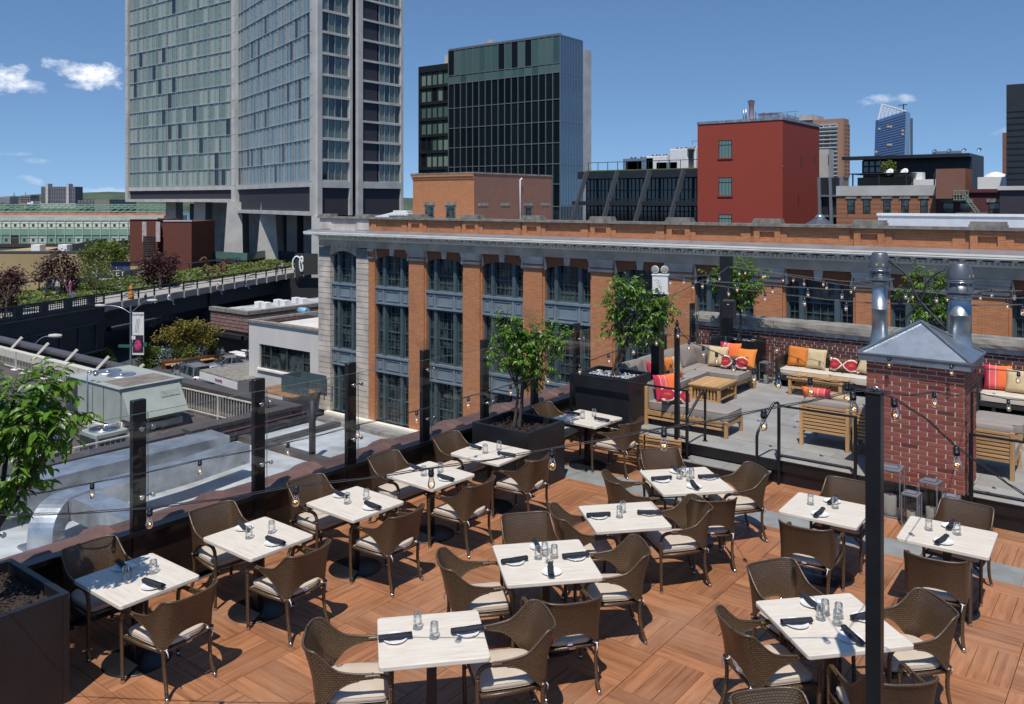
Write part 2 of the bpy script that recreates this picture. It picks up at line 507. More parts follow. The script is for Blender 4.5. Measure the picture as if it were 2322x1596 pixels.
# ================================================================== dining terrace
def deck_mat():
 m, nt, b = new_mat('deck_plank_tile')
 tc = nt.nodes.new('ShaderNodeTexCoord')
 gi = nt.nodes.new('ShaderNodeNewGeometry')
 isl = gi.outputs['Random Per Island']
 mp = nt.nodes.new('ShaderNodeMapping'); mp.inputs['Scale'].default_value = (1.3, 19, 19)
 nt.links.new(tc.outputs['Object'], mp.inputs[0])
 sc = nt.nodes.new('ShaderNodeVectorMath'); sc.operation = 'SCALE'; sc.inputs[0].default_value = (57, 91, 33)
 nt.links.new(_math(nt, 'ADD', isl, _math(nt, 'MULTIPLY', orand(nt), 3.7)), sc.inputs['Scale'])
 ad = nt.nodes.new('ShaderNodeVectorMath'); ad.operation = 'ADD'
 nt.links.new(mp.outputs[0], ad.inputs[0]); nt.links.new(sc.outputs[0], ad.inputs[1])
 n1 = _noise(nt, ad.outputs[0], 1.0, 8, .62); n2 = _noise(nt, ad.outputs[0], 5, 3)
 f = _math(nt, 'ADD', _math(nt, 'MULTIPLY', n1, .78), _math(nt, 'MULTIPLY', n2, .22))
 col = _ramp(nt, f, [(.30, (.12, .050, .026)), (.41, (.26, .108, .049)), (.54, (.35, .150, .068)), (.72, (.44, .200, .094))])
 hs = nt.nodes.new('ShaderNodeHueSaturation'); nt.links.new(col, hs.inputs['Color'])
 fr = nt.nodes.new('ShaderNodeMath'); fr.operation = 'FRACT'
 nt.links.new(_math(nt, 'ADD', isl, _math(nt, 'MULTIPLY', orand(nt), 7.3)), fr.inputs[0])
 nt.links.new(_math(nt, 'ADD', _math(nt, 'MULTIPLY', fr.outputs[0], .34), .80), hs.inputs['Value'])
 w = nt.nodes.new('ShaderNodeTexCoord')
 big = _noise(nt, _world(nt), 1.1, 5)
 c2 = _mix(nt, _math(nt, 'MULTIPLY', _math(nt, 'SUBTRACT', big, .45), 1.2, True), hs.outputs[0], (.42, .27, .18))
 setin(b, nt, 'Base Color', c2)
 b.inputs['Specular IOR Level'].default_value = .4
 setin(b, nt, 'Roughness', _ramp(nt, big, [(.3, (.42, .42, .42)), (.7, (.58, .58, .58))]))
 bump(nt, b, n1, .10, .004)
 return m
def _world(nt):
 g = nt.nodes.new('ShaderNodeNewGeometry')
 return g.outputs['Position']
def seen(x, y, z, margin=120):
 d = -x * sy_ + y * cy_
 if d < .5: return False
 u = U0 + F * (x * cy_ + y * sy_) / d; v = V0 + F * (HC - z) / d
 return -margin < u < 1024 + margin and v < 704 + margin * 1.2
M['deck'] = deck_mat()
PM = .675
def paver_mesh(seed, nx=4, w=PM, l=PM):
 r = random.Random(seed)
 b = MB(); g = .0022
 e = w / nx
 for i in range(nx):
  z = r.uniform(-.0012, 0)
  y0, y1 = -w / 2 + i * e + g, -w / 2 + (i + 1) * e - g
  x0, x1 = -l / 2 + g * 1.6, l / 2 - g * 1.6
  c = .0018
  vs = [(x0, y0, -.028), (x1, y0, -.028), (x1, y1, -.028), (x0, y1, -.028), (x0, y0, z - c), (x1, y0, z - c), (x1, y1, z - c), (x0, y1, z - c),
 (x0 + c, y0 + c, z), (x1 - c, y0 + c, z), (x1 - c, y1 - c, z), (x0 + c, y1 - c, z)]
  fs = [(8, 9, 10, 11)]
  for a, bb in ((0, 4), (4, 8)):
   for k in range(4):
    l2 = (k + 1) % 4
    fs.append((a + k, a + l2, bb + l2, bb + k))
  b.add(vs, fs)
 return b.mesh('paver', M['deck'])
floor = MB().box(-8.72, 6, -3, 12.4, -.30, -.030).build('terrace_floor', M['sill'], kind='structure')
pav = [paver_mesh(s) for s in range(6)]
cnt = 0
for i in range(-4, 12):
 for j in range(-6, 13):
  x0, y0 = -6.46 + i * PM, 4.33 + j * PM
  cx, cyy = x0 + PM / 2, y0 + PM / 2
  if cx + PM / 2 > 3 or cx - PM / 2 < -8.9: continue
  if j >= 10: cyy += 11.24 - (4.33 + 10 * PM)
  if j > 11: continue
  if not seen(cx, cyy, 0): continue
  if cnt >= 296: continue
  link('paver', pav[rnd.randrange(6)], floor, (cx, cyy, 0), (math.pi / 2 if (i + j) % 2 else 0) + (math.pi if rnd.random() < .5 else 0)); cnt += 1
M['bandstone'] = flat('grey_stone_band', (.235, .245, .235), .8, 0, 3.5, .22, .1, 30, rand=.06)
for k in range(9):
 xa = -8.6 + k * 1.05
 MB().bbox(xa + .003, xa + 1.047, 10.705, 11.235, -.027, .0008, .003).build('stone_slab', M['bandstone'], floor)
# raised lounge platform
PZ = .34
M['greypaver'] = flat('grey_porcelain_paver', (.285, .275, .255), .75, 0, 1.8, .2, .06, 30, rand=.09)
lounge = MB().box(-8.72, 4.2, 12.44, 18.2, 0, PZ - .03).build('lounge_platform', M['sill'], kind='structure')
MB().box(-8.72, 4.2, 12.40, 12.44, .19, PZ + .001).box(-8.72, 4.2, 12.43, 12.439, .0, .188).build('fascia', M['black'], lounge)
gp = [MB().bbox(-.321, .321, -.2985, .2985, -.03, 0, .003).mesh('paver', M['greypaver']) for _ in range(1)]
for i in range(-5, 12):
 for j in range(10):
  cx = -5.28 + .645 * i + .3225
  cyy = 12.44 + .6 * j + .3
  if j == 9 and cyy + .3 > 18.2: continue
  if -3.4 < cx < -2.0 and cyy < 13.2: continue
  link('paver', gp[0], lounge, (cx, cyy, PZ), math.pi * rnd.randrange(2))
step = empty('entry_step', (-5.305, 12.24, 0), 0, 'low grey paved step with black riser leading up to the lounge deck', 'step')
MB().box(-.66, .66, -.155, .155, 0, .145).build('riser', M['black'], step)
for s in (-1, 1):
 MB().bbox(-.325, .325, -.16, .155, .147, .17, .003).build('tread', M['greypaver'], step, (s * .3275, 0, 0))
# brick parapet behind the lounge
def brick_mesh(l=.198, h=.056, d=.05, seed=0):
 r = random.Random(seed); j = lambda: r.uniform(-.0018, .0018)
 b = MB()
 v = [(-l / 2 + j(), 0, -h / 2 + j()), (l / 2 + j(), 0, -h / 2 + j()), (l / 2 + j(), 0, h / 2 + j()), (-l / 2 + j(), 0, h / 2 + j())]
 e = .003
 vf = [(x * (1 - 2 * e / l), -e, z * (1 - 2 * e / h)) for x, y, z in v]
 vb = [(x, d, z) for x, y, z in v]
 vs = vf + v + vb
 fs = [(0, 1, 2, 3)]
 for a in (0, 4):
  for k in range(4):
   q = (k + 1) % 4
   fs.append((a + k, a + 4 + k, a + 4 + q, a + q))
 b.add(vs, fs)
 return b
def brick_tone(name, a, b_, c_, rough=.8):
 m, nt, b = new_mat(name)
 v = _coords(nt)
 col = _ramp(nt, orand(nt), [(.0, a), (.45, b_), (.8, c_), (.97, tuple(x * .5 for x in a))])
 col = _mix(nt, _math(nt, 'MULTIPLY', _noise(nt, v, 30, 4), .5), col, tuple(x * .55 for x in b_))
 setin(b, nt, 'Base Color', col); b.inputs['Roughness'].default_value = rough; b.inputs['Specular IOR Level'].default_value = .3
 bump(nt, b, _noise(nt, v, 90, 3), .35, .003)
 return m
M['brick_red'] = brick_tone('red_chimney_brick', (.25, .062, .042), (.31, .085, .055), (.36, .115, .07))
M['brick_dark'] = brick_tone('burgundy_brick', (.135, .044, .035), (.17, .055, .042), (.21, .072, .052))
M['mortar'] = flat('pale_mortar', (.54, .48, .40), .95, 0, 8, .25, .3, 60)
def brick_field(parent, mats, x0, x1, z0, z1, pitch, rowh, y=0, frame=None, limit=10 ** 9, hide=lambda x, z: False, headers=()):
 """rows of single bricks on the plane y, in the parent's frame; past the limit they join one mesh"""
 protos = [brick_mesh(pitch - .0155, rowh - .014, .05, s).mesh('brick', mats) for s in range(5)]
 halves = [brick_mesh(pitch / 2 - .0155, rowh - .014, .05, s + 9).mesh('brick', mats) for s in range(2)]
 made = 0; rest = MB()
 row = 0; z = z0 + rowh / 2
 while z + rowh / 2 <= z1 + .004:
  hdr = row in headers
  p = pitch / 2 if hdr else pitch
  x = x0 + (p / 2 if row % 2 == 0 else 0)
  while x < x1 + p / 2 - .01:
   xa, xb = max(x - p / 2, x0), min(x + p / 2, x1)
   if xb - xa > .045 and not hide((xa + xb) / 2, z):
    full = abs((xb - xa) - p) < .005
    half = abs((xb - xa) - pitch / 2) < .008
    cx = (xa + xb) / 2
    if (full or half) and made < limit:
     me = rnd.choice(halves if (hdr or not full) else protos)
     o = link('brick', me, parent)
     o.matrix_local = frame @ Matrix.Translation((cx, rnd.uniform(-.0015, .0015), z)) if frame else Matrix.Translation((cx, y + rnd.uniform(-.0015, .0015), z))
     made += 1
    else:
     bm = brick_mesh(xb - xa - .0155, rowh - .014, .05, rnd.randrange(99))
     vs = [(vx + cx, vy + y, vz + z) for vx, vy, vz in bm.v]
     if frame: vs = [frame @ Vector(q) for q in vs]
     rest.add(vs, bm.f)
   x += p
  z += rowh; row += 1
 return made, rest
wall = empty('brick_parapet_wall', (-2.3, 18.2, 0), 0, 'dark red brick parapet wall with stone coping behind the lounge sofas', 'wall')
MB().box(-6.4, 6.3, .005, .42, 0, 1.36).build('mortar_core', M['mortar'], wall)
fr = Matrix.Translation((-6.4, 0, PZ))
n, rest = brick_field(wall, M['brick_dark'], 0, 12.7, 0, 1.02, .215, .0675, 0, fr, 296, lambda x, z: False, (6, 11))
rest.build('brickwork', M['brick_dark'], wall, kind='stuff')
M['lead'] = flat('lead_flashing', (.30, .33, .36), .45, .5, 5, .5, .2, 20, scale=(1, 1, .25))
MB().box(-6.4, 6.3, -.03, .43, 1.345, 1.43).box(-6.4, 6.3, -.045, -.03, 1.335, 1.42).build('flashing', M['lead'], wall)
xs = [-6.4, -4.45, -2.05, .35, 2.6, 4.4, 6.3]
for a, b_ in zip(xs, xs[1:]):
 m = MB(); n = 14
 vs = []; r_ = random.Random(int(a * 100))
 for i in range(n + 1):
  x = a + .006 + (b_ - a - .012) * i / n
  q = lambda s=.006: r_.uniform(-s, s)
  vs += [(x, -.10 + q(.008), 1.432), (x, -.11 + q(.01), 1.50 + q()), (x, -.085 + q(.008), 1.585 + q()), (x, .46 + q(), 1.60 + q()), (x, .48, 1.432)]
 fs = [(k * 5 + j, k * 5 + 5 + j, k * 5 + 5 + (j + 1) % 5, k * 5 + (j + 1) % 5) for k in range(n) for j in range(5)]
 m.add(vs, [f[::-1] for f in fs] + [(0, 1, 2, 3, 4), tuple(n * 5 + j for j in range(4, -1, -1))])
 m.build('coping_stone', M['stonedark'], wall)
# glass wind screen along the street side
M['bronze'] = flat('dark_bronze_panel', (.045, .032, .026), .22, .35, 2, .4, .03, 40)
RX = -8.6
railz = lambda y: .745 - .0098 * (y - 3.5)
postz = lambda y: 2.10 - .0185 * (y - 4.7)
screen = empty('glass_wind_screen', (RX, 10, 0), 0, 'tall frameless glass wind screen clamped to black posts along the terrace edge', 'glass railing')
mb = MB()
ya, yb = .5, 18.1
mb.add([(-.06, ya - 10, railz(ya) - .05), (.07, ya - 10, railz(ya) - .05), (.07, yb - 10, railz(yb) - .05), (-.06, yb - 10, railz(yb) - .05),
 (-.06, ya - 10, railz(ya)), (.07, ya - 10, railz(ya)), (.07, yb - 10, railz(yb)), (-.06, yb - 10, railz(yb))],
[(0, 3, 2, 1), (4, 5, 6, 7), (0, 1, 5, 4), (1, 2, 6, 5), (2, 3, 7, 6), (3, 0, 4, 7)])
mb.build('top_rail', M['black'], screen)
posts = [1.75, 3.22, 4.69, 6.19, 7.64, 9.07, 10.45, 11.8, 13.12, 14.75, 16.4, 17.95]
for a, b_ in zip([.5] + posts, posts + [18.1]):
 if b_ - a < .3: continue
 MB().box(.0, .02, a - 10 + .02, b_ - 10 - .02, .03, railz(a) - .054).build('kick_panel', M['bronze'], screen)
pm = MB().bbox(-.035, .035, -.075, .075, 0, 1, .004).mesh('post', M['black'])
clamp = MB()
clamp.tube([(-.02, 0, 0), (.075, 0, 0)], .011, 10)
clamp.tube([(.066, 0, 0), (.082, 0, 0)], .026, 12)
clamp.tube([(.04, -.02, 0), (.04, .14, 0)], .009, 8)
clamp.tube([(.066, .13, 0), (.082, .13, 0)], .026, 12)
clamp.tube([(.04, .13, 0), (.075, .13, 0)], .010, 8)
cm = clamp.mesh('glass_clamp', M['chrome'])
for y in posts:
 o = link('post', pm, screen, (0, y - 10, 0)); o.scale = (1, 1, postz(y))
 for z in (1.08, 1.80):
  link('glass_clamp', cm, screen, (0.0, y - 10, z - .0165 * (y - 4.7)))
for a, b_ in zip(posts, posts[1:] + [18.9]):
 y0, y1 = a + .085 - 10, min(b_ + .07, 18.12) - 10
 za = lambda y: 1.965 - .0185 * (y + 10 - 4.7)
 zb = lambda y: .80 - .0098 * (y + 10 - 4.7)
 g = MB()
 g.quad((.070, y0, zb(y0)), (.070, y1, zb(y1)), (.070, y1, za(y1)), (.070, y0, za(y0)))
 p = g.build('glass_pane', M['glass'], screen)
 e = MB(); t = .004
 e.bar((.070, y0, za(y0) + t / 2), (.070, y1, za(y1) + t / 2), .011, t)
 e.bar((.070, y1 + t / 2, zb(y1)), (.070, y1 + t / 2, za(y1)), .011, t)
 e.build('pane_edge', M['glassedge'], p)
M['terracotta'] = flat('weathered_terracotta', (.125, .066, .052), .5, 0, 2.2, .5, .25, 18, rand=.16, col2=(.075, .045, .038))
par = empty('tiled_parapet', (-9.02, 8, 0), 0, 'old parapet capped with curved brown terracotta tiles outside the glass screen', 'parapet')
MB().box(-.26, .26, -9, 10.2, -2.8, .46).build('parapet_wall', M['stonedark'], par)
cap = MB(); L = 1.42; ns = 10
sec = [(.36, .44), (.33, .54), (.20, .635), (.02, .67), (-.18, .63), (-.33, .53), (-.36, .42)]
def loft(b, ys, grow):
 vs = []
 for y, g in zip(ys, grow):
  vs += [(x * (1 + g), y, z + (z - .38) * g * 1.4) for x, z in sec]
 n = len(sec)
 b.add(vs, [(k * n + j, k * n + j + 1, (k + 1) * n + j + 1, (k + 1) * n + j) for k in range(len(ys) - 1) for j in range(n - 1)], 0, None, False)
loft(cap, [0, L - .24, L - .21, L - .05, L - .02], [0, 0, .09, .11, .0])
cme = cap.mesh('coping_tile', M['terracotta'])
for k in range(13):
 link('coping_tile', cme, par, (rnd.uniform(-.008, .008), -9.0 + k * (L - .02), rnd.uniform(-.006, .006)))
# brick chimney with metal hood
chim = empty('brick_chimney', (-2.69, 12.4, 0), 0, 'square red brick chimney with pyramid metal hood at the lounge step', 'chimney')
cw, cd, zt_ = 1.225, .86, 1.99
MB().box(-cw / 2 + .006, cw / 2 - .006, .006, cd - .006, PZ - .02, zt_).build('mortar_core', M['mortar'], chim)
fr = Matrix.Translation((-cw / 2, 0, PZ + .004))
n, rest = brick_field(chim, M['brick_red'], 0, cw, 0, 26 * .0635, .2227, .0635, 0, fr)
fr2 = Matrix.Translation((cw / 2, 0, PZ + .004)) @ Matrix.Rotation(R(90), 4, 'Z')
n2, rest2 = brick_field(chim, M['brick_red'], 0, cd, 0, 26 * .0635, .2150, .0635, 0, fr2, 290 - n)
fr3 = Matrix.Translation((cw / 2, cd, PZ + .004)) @ Matrix.Rotation(R(180), 4, 'Z')
n3, rest3 = brick_field(chim, M['brick_red'], 0, cw, 0, 26 * .0635, .2227, .0635, 0, fr3, 0)
fr4 = Matrix.Translation((-cw / 2, cd, PZ + .004)) @ Matrix.Rotation(R(-90), 4, 'Z')
n4, rest4 = brick_field(chim, M['brick_red'], 0, cd, 0, 26 * .0635, .2150, .0635, 0, fr4, 0)
for q in (rest2, rest3, rest4): rest.add(q.v, q.f)
rest.build('brickwork', M['brick_red'], chim, kind='stuff')
h = MB()
a, f_, pk = .085, .10, 2.52
z0 = 1.985
h.box(-cw / 2 - a, cw / 2 + a, -a, cd + a, z0, z0 + .10)
h.build('hood_rim', M['galv'], chim)
h = MB(); z1 = z0 + .102
c4 = [(-cw / 2 - a - .012, -a - .012), (cw / 2 + a + .012, -a - .012), (cw / 2 + a + .012, cd + a + .012), (-cw / 2 - a - .012, cd + a + .012)]
vs = [(x, y, z1) for x, y in c4] + [(0, cd / 2, pk)]
h.add(vs, [(0, 1, 4), (1, 2, 4), (2, 3, 4), (3, 0, 4), (3, 2, 1, 0)])
for i in range(4):
 p0 = Vector(vs[i]) + Vector((0, 0, .012)); p1 = Vector(vs[4]) + Vector((0, 0, .015))
 h.bar(p0, p1, .045, .02)
 q = Vector(vs[(i + 1) % 4]) + Vector((0, 0, .005))
 h.bar(Vector(vs[i]) + Vector((0, 0, .005)), q, .02, .022)
h.build('hood', M['galv'], chim)
def flue(dx, dy, r, top, label, q=1.0):
 x, y = -2.69 + dx, 12.4 + dy
 t = empty('exhaust_flue', (x, y, 2.1), 0, label, 'flue', 'exhaust flues on the chimney hood')
 b = MB(); b.lathe([(r * 1.3, .0), (r * 1.1, .12), (r, .20), (r, .5), (r * 1.04, .5), (r * 1.04, .53), (r, .53), (r, top - .52)], n=24)
 b.build('pipe', M['galv'], t)
 z = top - .52
 b = MB(); b.cyl(0, 0, z, z + .10, r * 1.14, 24)
 b.build('collar', M['galv'], t)
 MB().box(-r * 1.55, r * 1.55, -r * 1.55, r * 1.55, z + .10, z + .115).build('mount_plate', M['cast'], t)
 b = MB(); b.lathe([(r * 1.15, z + .116), (r * 1.05, z + .19), (r * .5, z + .23)], n=24)
 b.lathe([(r * .9, z + .18), (r * .9, z + .25)], n=24)
 b.build('fan_throat', M['cast'], t)
 for k in range(8):
  an = k * math.pi / 4
  MB().bar((r * 1.2 * math.cos(an), r * 1.2 * math.sin(an), z + .115), (r * 1.2 * math.cos(an), r * 1.2 * math.sin(an), z + .27), .012, .012).build('strut', M['cast'], t)
 b = MB(); b.lathe([(r * 1.36 * q, z + .235), (r * 1.40 * q, z + .245), (r * 1.36 * q, z + .25)], n=28); b.lathe([(r * 1.36 * q, z + .258), (r * 1.40 * q, z + .266), (r * 1.36 * q, z + .275)], n=28)
 b.build('guard_ring', M['chrome'], t)
 b = MB(); b.lathe([(r * 1.36 * q, z + .28), (r * 1.38 * q, z + .30), (r * 1.22 * q, z + .40), (r * 1.0 * q, z + .48), (r * .88 * q, z + .505), (.001, z + .51)], n=28)
 b.build('fan_cowl', M['cast'], t)
 return t
M['yellow'] = flat('yellow_label', (.75, .48, .03), .5, 0, 5, .1)
f1 = flue(-.64, .80, .108, 1.36, 'slimmer exhaust flue with domed fan on the left of the chimney hood', 1.02)
f2 = flue(.42, .80, .145, 1.25, 'thicker exhaust flue with domed fan on the right of the chimney hood', .88)
for t, rr, top, an in ((f1, .110, 1.36, -1.3), (f2, .128, 1.25, -.35)):
 z = top - .52 + .31
 MB().quad(*[(rr * 1.37 * math.cos(an + da), rr * 1.37 * math.sin(an + da), z + dz) for da, dz in ((-.35, 0), (.35, 0), (.35, .035), (-.35, .035))]).build('warning_label', M['yellow'], t)
for nm, A, B_, lb in (('a', (-3.20, 13.18, 3.33), (-2.42, 13.05, 2.42), 'black power cable from the left flue fan crossing down to the right of the hood'),
  ('b', (-2.45, 13.16, 3.25), (-3.02, 13.05, 2.44), 'black power cable from the right flue fan crossing down to the left of the hood')):
 A = Vector(A); B_ = Vector(B_); pts = []
 for i in range(13):
  t = i / 12
  p = A.lerp(B_, t); p.z += .16 * math.sin(t * math.pi * .55) * (1 - t) - .10 * math.sin(t * math.pi)
  p.x += (.16 if nm == 'a' else -.16) * math.sin(min(1, t * 2.2) * math.pi) * .6
  pts.append(p)
 MB().tube(pts, .017, 6).build('power_cable', M['blackmatte'], label=lb, cat='cable')
# black steel guards, handrails and poles
def steel_guard(x0, x1, y, zt, posts_, label, zl=.43, closed=True):
 t = empty('steel_guardrail', ((x0 + x1) / 2, y, 0), 0, label, 'railing', 'black steel guardrails at the lounge edge')
 cx = (x0 + x1) / 2
 for px, pz in posts_:
  MB().bbox(px - cx - .02, px - cx + .02, -.02, .02, pz, zt - .0125, .003).build('post', M['black'], t)
 MB().bar((x0 - cx, 0, zt), (x1 - cx, 0, zt), .04, .025).build('top_rail', M['black'], t)
 MB().bar((x0 - cx + .02, 0, zl), (x1 - cx - .02, 0, zl), .03, .02).build('bottom_rail', M['black'], t)
 return t
steel_guard(-8.22, -5.98, 12.34, 1.19, ((-8.2, 0), (-6.0, 0)), 'black steel guardrail in front of the planter with white pebbles')
steel_guard(-4.55, -3.42, 12.36, 1.17, ((-4.53, .02), (-3.44, .18)), 'short black steel guardrail between the step and the brick chimney')
steel_guard(-2.02, 1.6, 12.36, 1.17, ((-2.0, .18), (-.35, .18), (1.55, .18)), 'long black steel guardrail to the right of the brick chimney')
def handrail(pts, foot, label):
 t = empty('stair_handrail', foot, 0, label, 'handrail', 'black tube handrails at the step')
 o = Vector(foot)
 P = [Vector(p) - o for p in pts]
 Q = [P[0]]
 for i in range(1, len(P) - 1):
  a, b_, c_ = P[i - 1], P[i], P[i + 1]
  r_ = .06
  A = b_ + (a - b_).normalized() * r_; D = b_ + (c_ - b_).normalized() * r_
  for k in range(5):
   s = k / 4; Q.append(A * (1 - s) ** 2 + b_ * 2 * s * (1 - s) + D * s * s)
 Q.append(P[-1])
 MB().tube(Q, .021, 10).build('tube', M['black'], t)
 for p in (P[0], P[-1]):
  MB().cyl(p.x, p.y, p.z, p.z + .012, .04, 12).build('foot_plate', M['black'], t)
handrail([(-5.92, 12.16, .17), (-5.92, 12.16, .80), (-5.87, 12.58, 1.13), (-5.86, 12.70, 1.13), (-5.86, 12.70, .34)], (-5.86, 12.70, .34), 'left handrail of the step, next to the slim pole with a ball finial')
handrail([(-4.78, 12.14, .17), (-4.78, 12.14, .76), (-4.66, 12.50, 1.17), (-4.60, 12.56, 1.17), (-4.60, 12.56, .34)], (-4.60, 12.56, .34), 'right handrail of the step, in front of the short guardrail')
pole = empty('finial_pole', (-6.19, 12.37, 0), 0, 'slim black pole with a small finial holding string lights beside the step', 'pole')
MB().bbox(-.036, .036, -.036, .036, 0, 2.14, .006).build('shaft', M['black'], pole)
MB().lathe([(.045, 2.14), (.047, 2.16), (.03, 2.175), (.02, 2.20), (.034, 2.225), (.030, 2.25), (.012, 2.265), (.020, 2.285), (.012, 2.30), (.001, 2.303)], n=14).build('finial', M['black'], pole)
MB().tube([(-.09, 0, 2.05), (.05, 0, 2.05)], .007, 6).ball((-.09, 0, 2.05), .014, 8, 5).build('hook', M['chrome'], pole)
bp = empty('square_post', (-1.52, 5.90, 0), 0, 'tall square black post in the right foreground anchoring the string lights', 'post')
MB().bbox(-.048, .048, -.048, .048, 0, 2.93, .006).build('shaft', M['black'], bp)
MB().bbox(-.052, .052, -.052, .052, 2.93, 2.945, .004).build('cap_plate', M['black'], bp)
MB().tube([(.03 * math.cos(a), 0, 2.945 + .03 * math.sin(a)) for a in [i * math.pi / 6 for i in range(7)]], .006, 6).build('eye_bolt', M['chrome'], bp)
lp = empty('lamp_post', (-7.20, 13.62, 0), 0, 'thick black post behind the pebble planter carrying a white emergency light', 'post')
MB().bbox(-.08, .08, -.10, .10, PZ, 2.96, .006).build('shaft', M['black'], lp)
el = empty('emergency_light', (-7.05, 13.45, 2.50), R(20), 'white twin-head emergency light unit on the thick black post', 'emergency light')
MB().bbox(-.17, .17, -.10, .10, .10, .50, .012).build('battery_case', M['white'], el)
MB().bbox(-.185, .185, -.115, .115, .49, .515, .004).build('lid', M['white'], el)
MB().bbox(-.185, .185, -.115, .115, .085, .10, .003).build('base_lip', M['white'], el)
MB().bbox(-.10, -.04, -.104, -.0995, .16, .215, .001).build('test_window', M['cast'], el)
for s in (-1, 1):
 hd = MB(); hd.lathe([(.001, -.085), (.05, -.075), (.080, -.045), (.085, 0), (.075, .012)], n=20)
 o = hd.build('lamp_head', M['white'], el, (s * .105 - .01, -.06, .62)); o.rotation_euler = (R(78), 0, R(s * 12))
 g = MB(); g.lathe([(.076, .012), (.04, .024), (.001, .028)], n=20)
 q = g.build('lens', flat('lens_%d' % s, (.30, .29, .24), .12, .1, 60, .3), o)
 g = MB(); g.cyl(0, 0, -.1, .0, .012, 8)
 g.build('swivel', M['black'], el, (s * .10 - .01, -.02, .60))
el.scale = (.8, .8, .8)
sp = empty('square_post', (-7.45, 17.20, 0), 0, 'tall square black post by the far corner planter with a small black speaker', 'post')
MB().bbox(-.115, .115, -.10, .10, PZ, 3.02, .008).build('shaft', M['black'], sp)
spk = empty('wall_speaker', (-7.30, 17.02, 1.72), R(10), 'small black outdoor speaker fixed to the tall post by the far planter', 'speaker')
MB().bbox(-.13, .13, -.12, .07, 0, .40, .02).build('cabinet', M['blackmatte'], spk)
MB().bbox(-.115, .115, -.128, -.121, .02, .36, .003).build('grille', M['planter'], spk)
MB().box(-.02, .02, -.131, -.129, .30, .312).build('badge', M['white'], spk)
# planters
def planter(x0, x1, y0, y1, zb, zt, label, soil='soil', cover=True):
 cx, cyy = (x0 + x1) / 2, (y0 + y1) / 2
 t = empty('planter_box', (cx, cyy, zb), 0, label, 'planter', 'large black square planters')
 a, b_, h = (x1 - x0) / 2, (y1 - y0) / 2, zt - zb
 w = .055
 for (p, q, r_, s_) in ((-a, a, -b_, -b_ + w), (-a, a, b_ - w, b_), (-a, -a + w, -b_ + w + .001, b_ - w - .001), (a - w, a, -b_ + w + .001, b_ - w - .001)):
  MB().bbox(p, q, r_, s_, .0, h, .003).build('side_panel', M['planter'], t)
 s = MB(); n = 16; r = random.Random(int(abs(x0) * 50))
 vs = [(-a + w + (2 * a - 2 * w) * i / n, -b_ + w + (2 * b_ - 2 * w) * j / n, h - .11 + r.uniform(-.012, .012)) for j in range(n + 1) for i in range(n + 1)]
 s.add(vs, [(j * (n + 1) + i, j * (n + 1) + i + 1, (j + 1) * (n + 1) + i + 1, (j + 1) * (n + 1) + i) for j in range(n) for i in range(n)])
 s.build('soil', M['soil'], t)
 ch = MB()
 for k in range(500):
  x, y = r.uniform(-a + w + .02, a - w - .02), r.uniform(-b_ + w + .02, b_ - w - .02)
  sz = r.uniform(.012, .032) if soil == 'pebble' else r.uniform(.010, .03)
  c_ = Vector((x, y, h - .10 + r.uniform(0, .03) + (.02 if soil == 'pebble' else 0)))
  ax = [Vector((r.uniform(-1, 1), r.uniform(-1, 1), r.uniform(-.5, .5))).normalized() for _ in range(2)]
  nx = ax[0].cross(ax[1]).normalized() if ax[0].cross(ax[1]).length > .1 else Vector((0, 0, 1))
  pv = [c_ + ax[0] * sz, c_ + ax[1] * sz * .7, c_ - ax[0] * sz, c_ - ax[1] * sz * .7, c_ + nx * sz * .5, c_ - nx * sz * .5]
  ch.add(pv, [(0, 1, 4), (1, 2, 4), (2, 3, 4), (3, 0, 4), (1, 0, 5), (2, 1, 5), (3, 2, 5), (0, 3, 5)])
 ch.build('pebbles' if soil == 'pebble' else 'bark_chips', M['pebble' if soil == 'pebble' else 'soil'], t, kind='stuff')
 return t
planter(-8.42, -7.285, 2.25, 3.376, 0, .915, 'black planter box in the near left corner filled with dark mulch')
planter(-8.25, -7.20, 9.73, 10.66, 0, .88, 'black planter box standing on the wood deck halfway along the glass screen')
planter(-8.20, -7.13, 12.47, 13.25, PZ, 1.20, 'black planter box topped with white pebbles at the left end of the lounge', 'pebble')
planter(-7.92, -6.93, 17.45, 18.12, PZ, 1.20, 'tall black planter with white pebbles in the far corner of the lounge', 'pebble')
planter(-3.9, -2.9, 17.35, 18.12, PZ, 1.05, 'black planter against the parapet wall hidden behind the chimney', 'pebble')
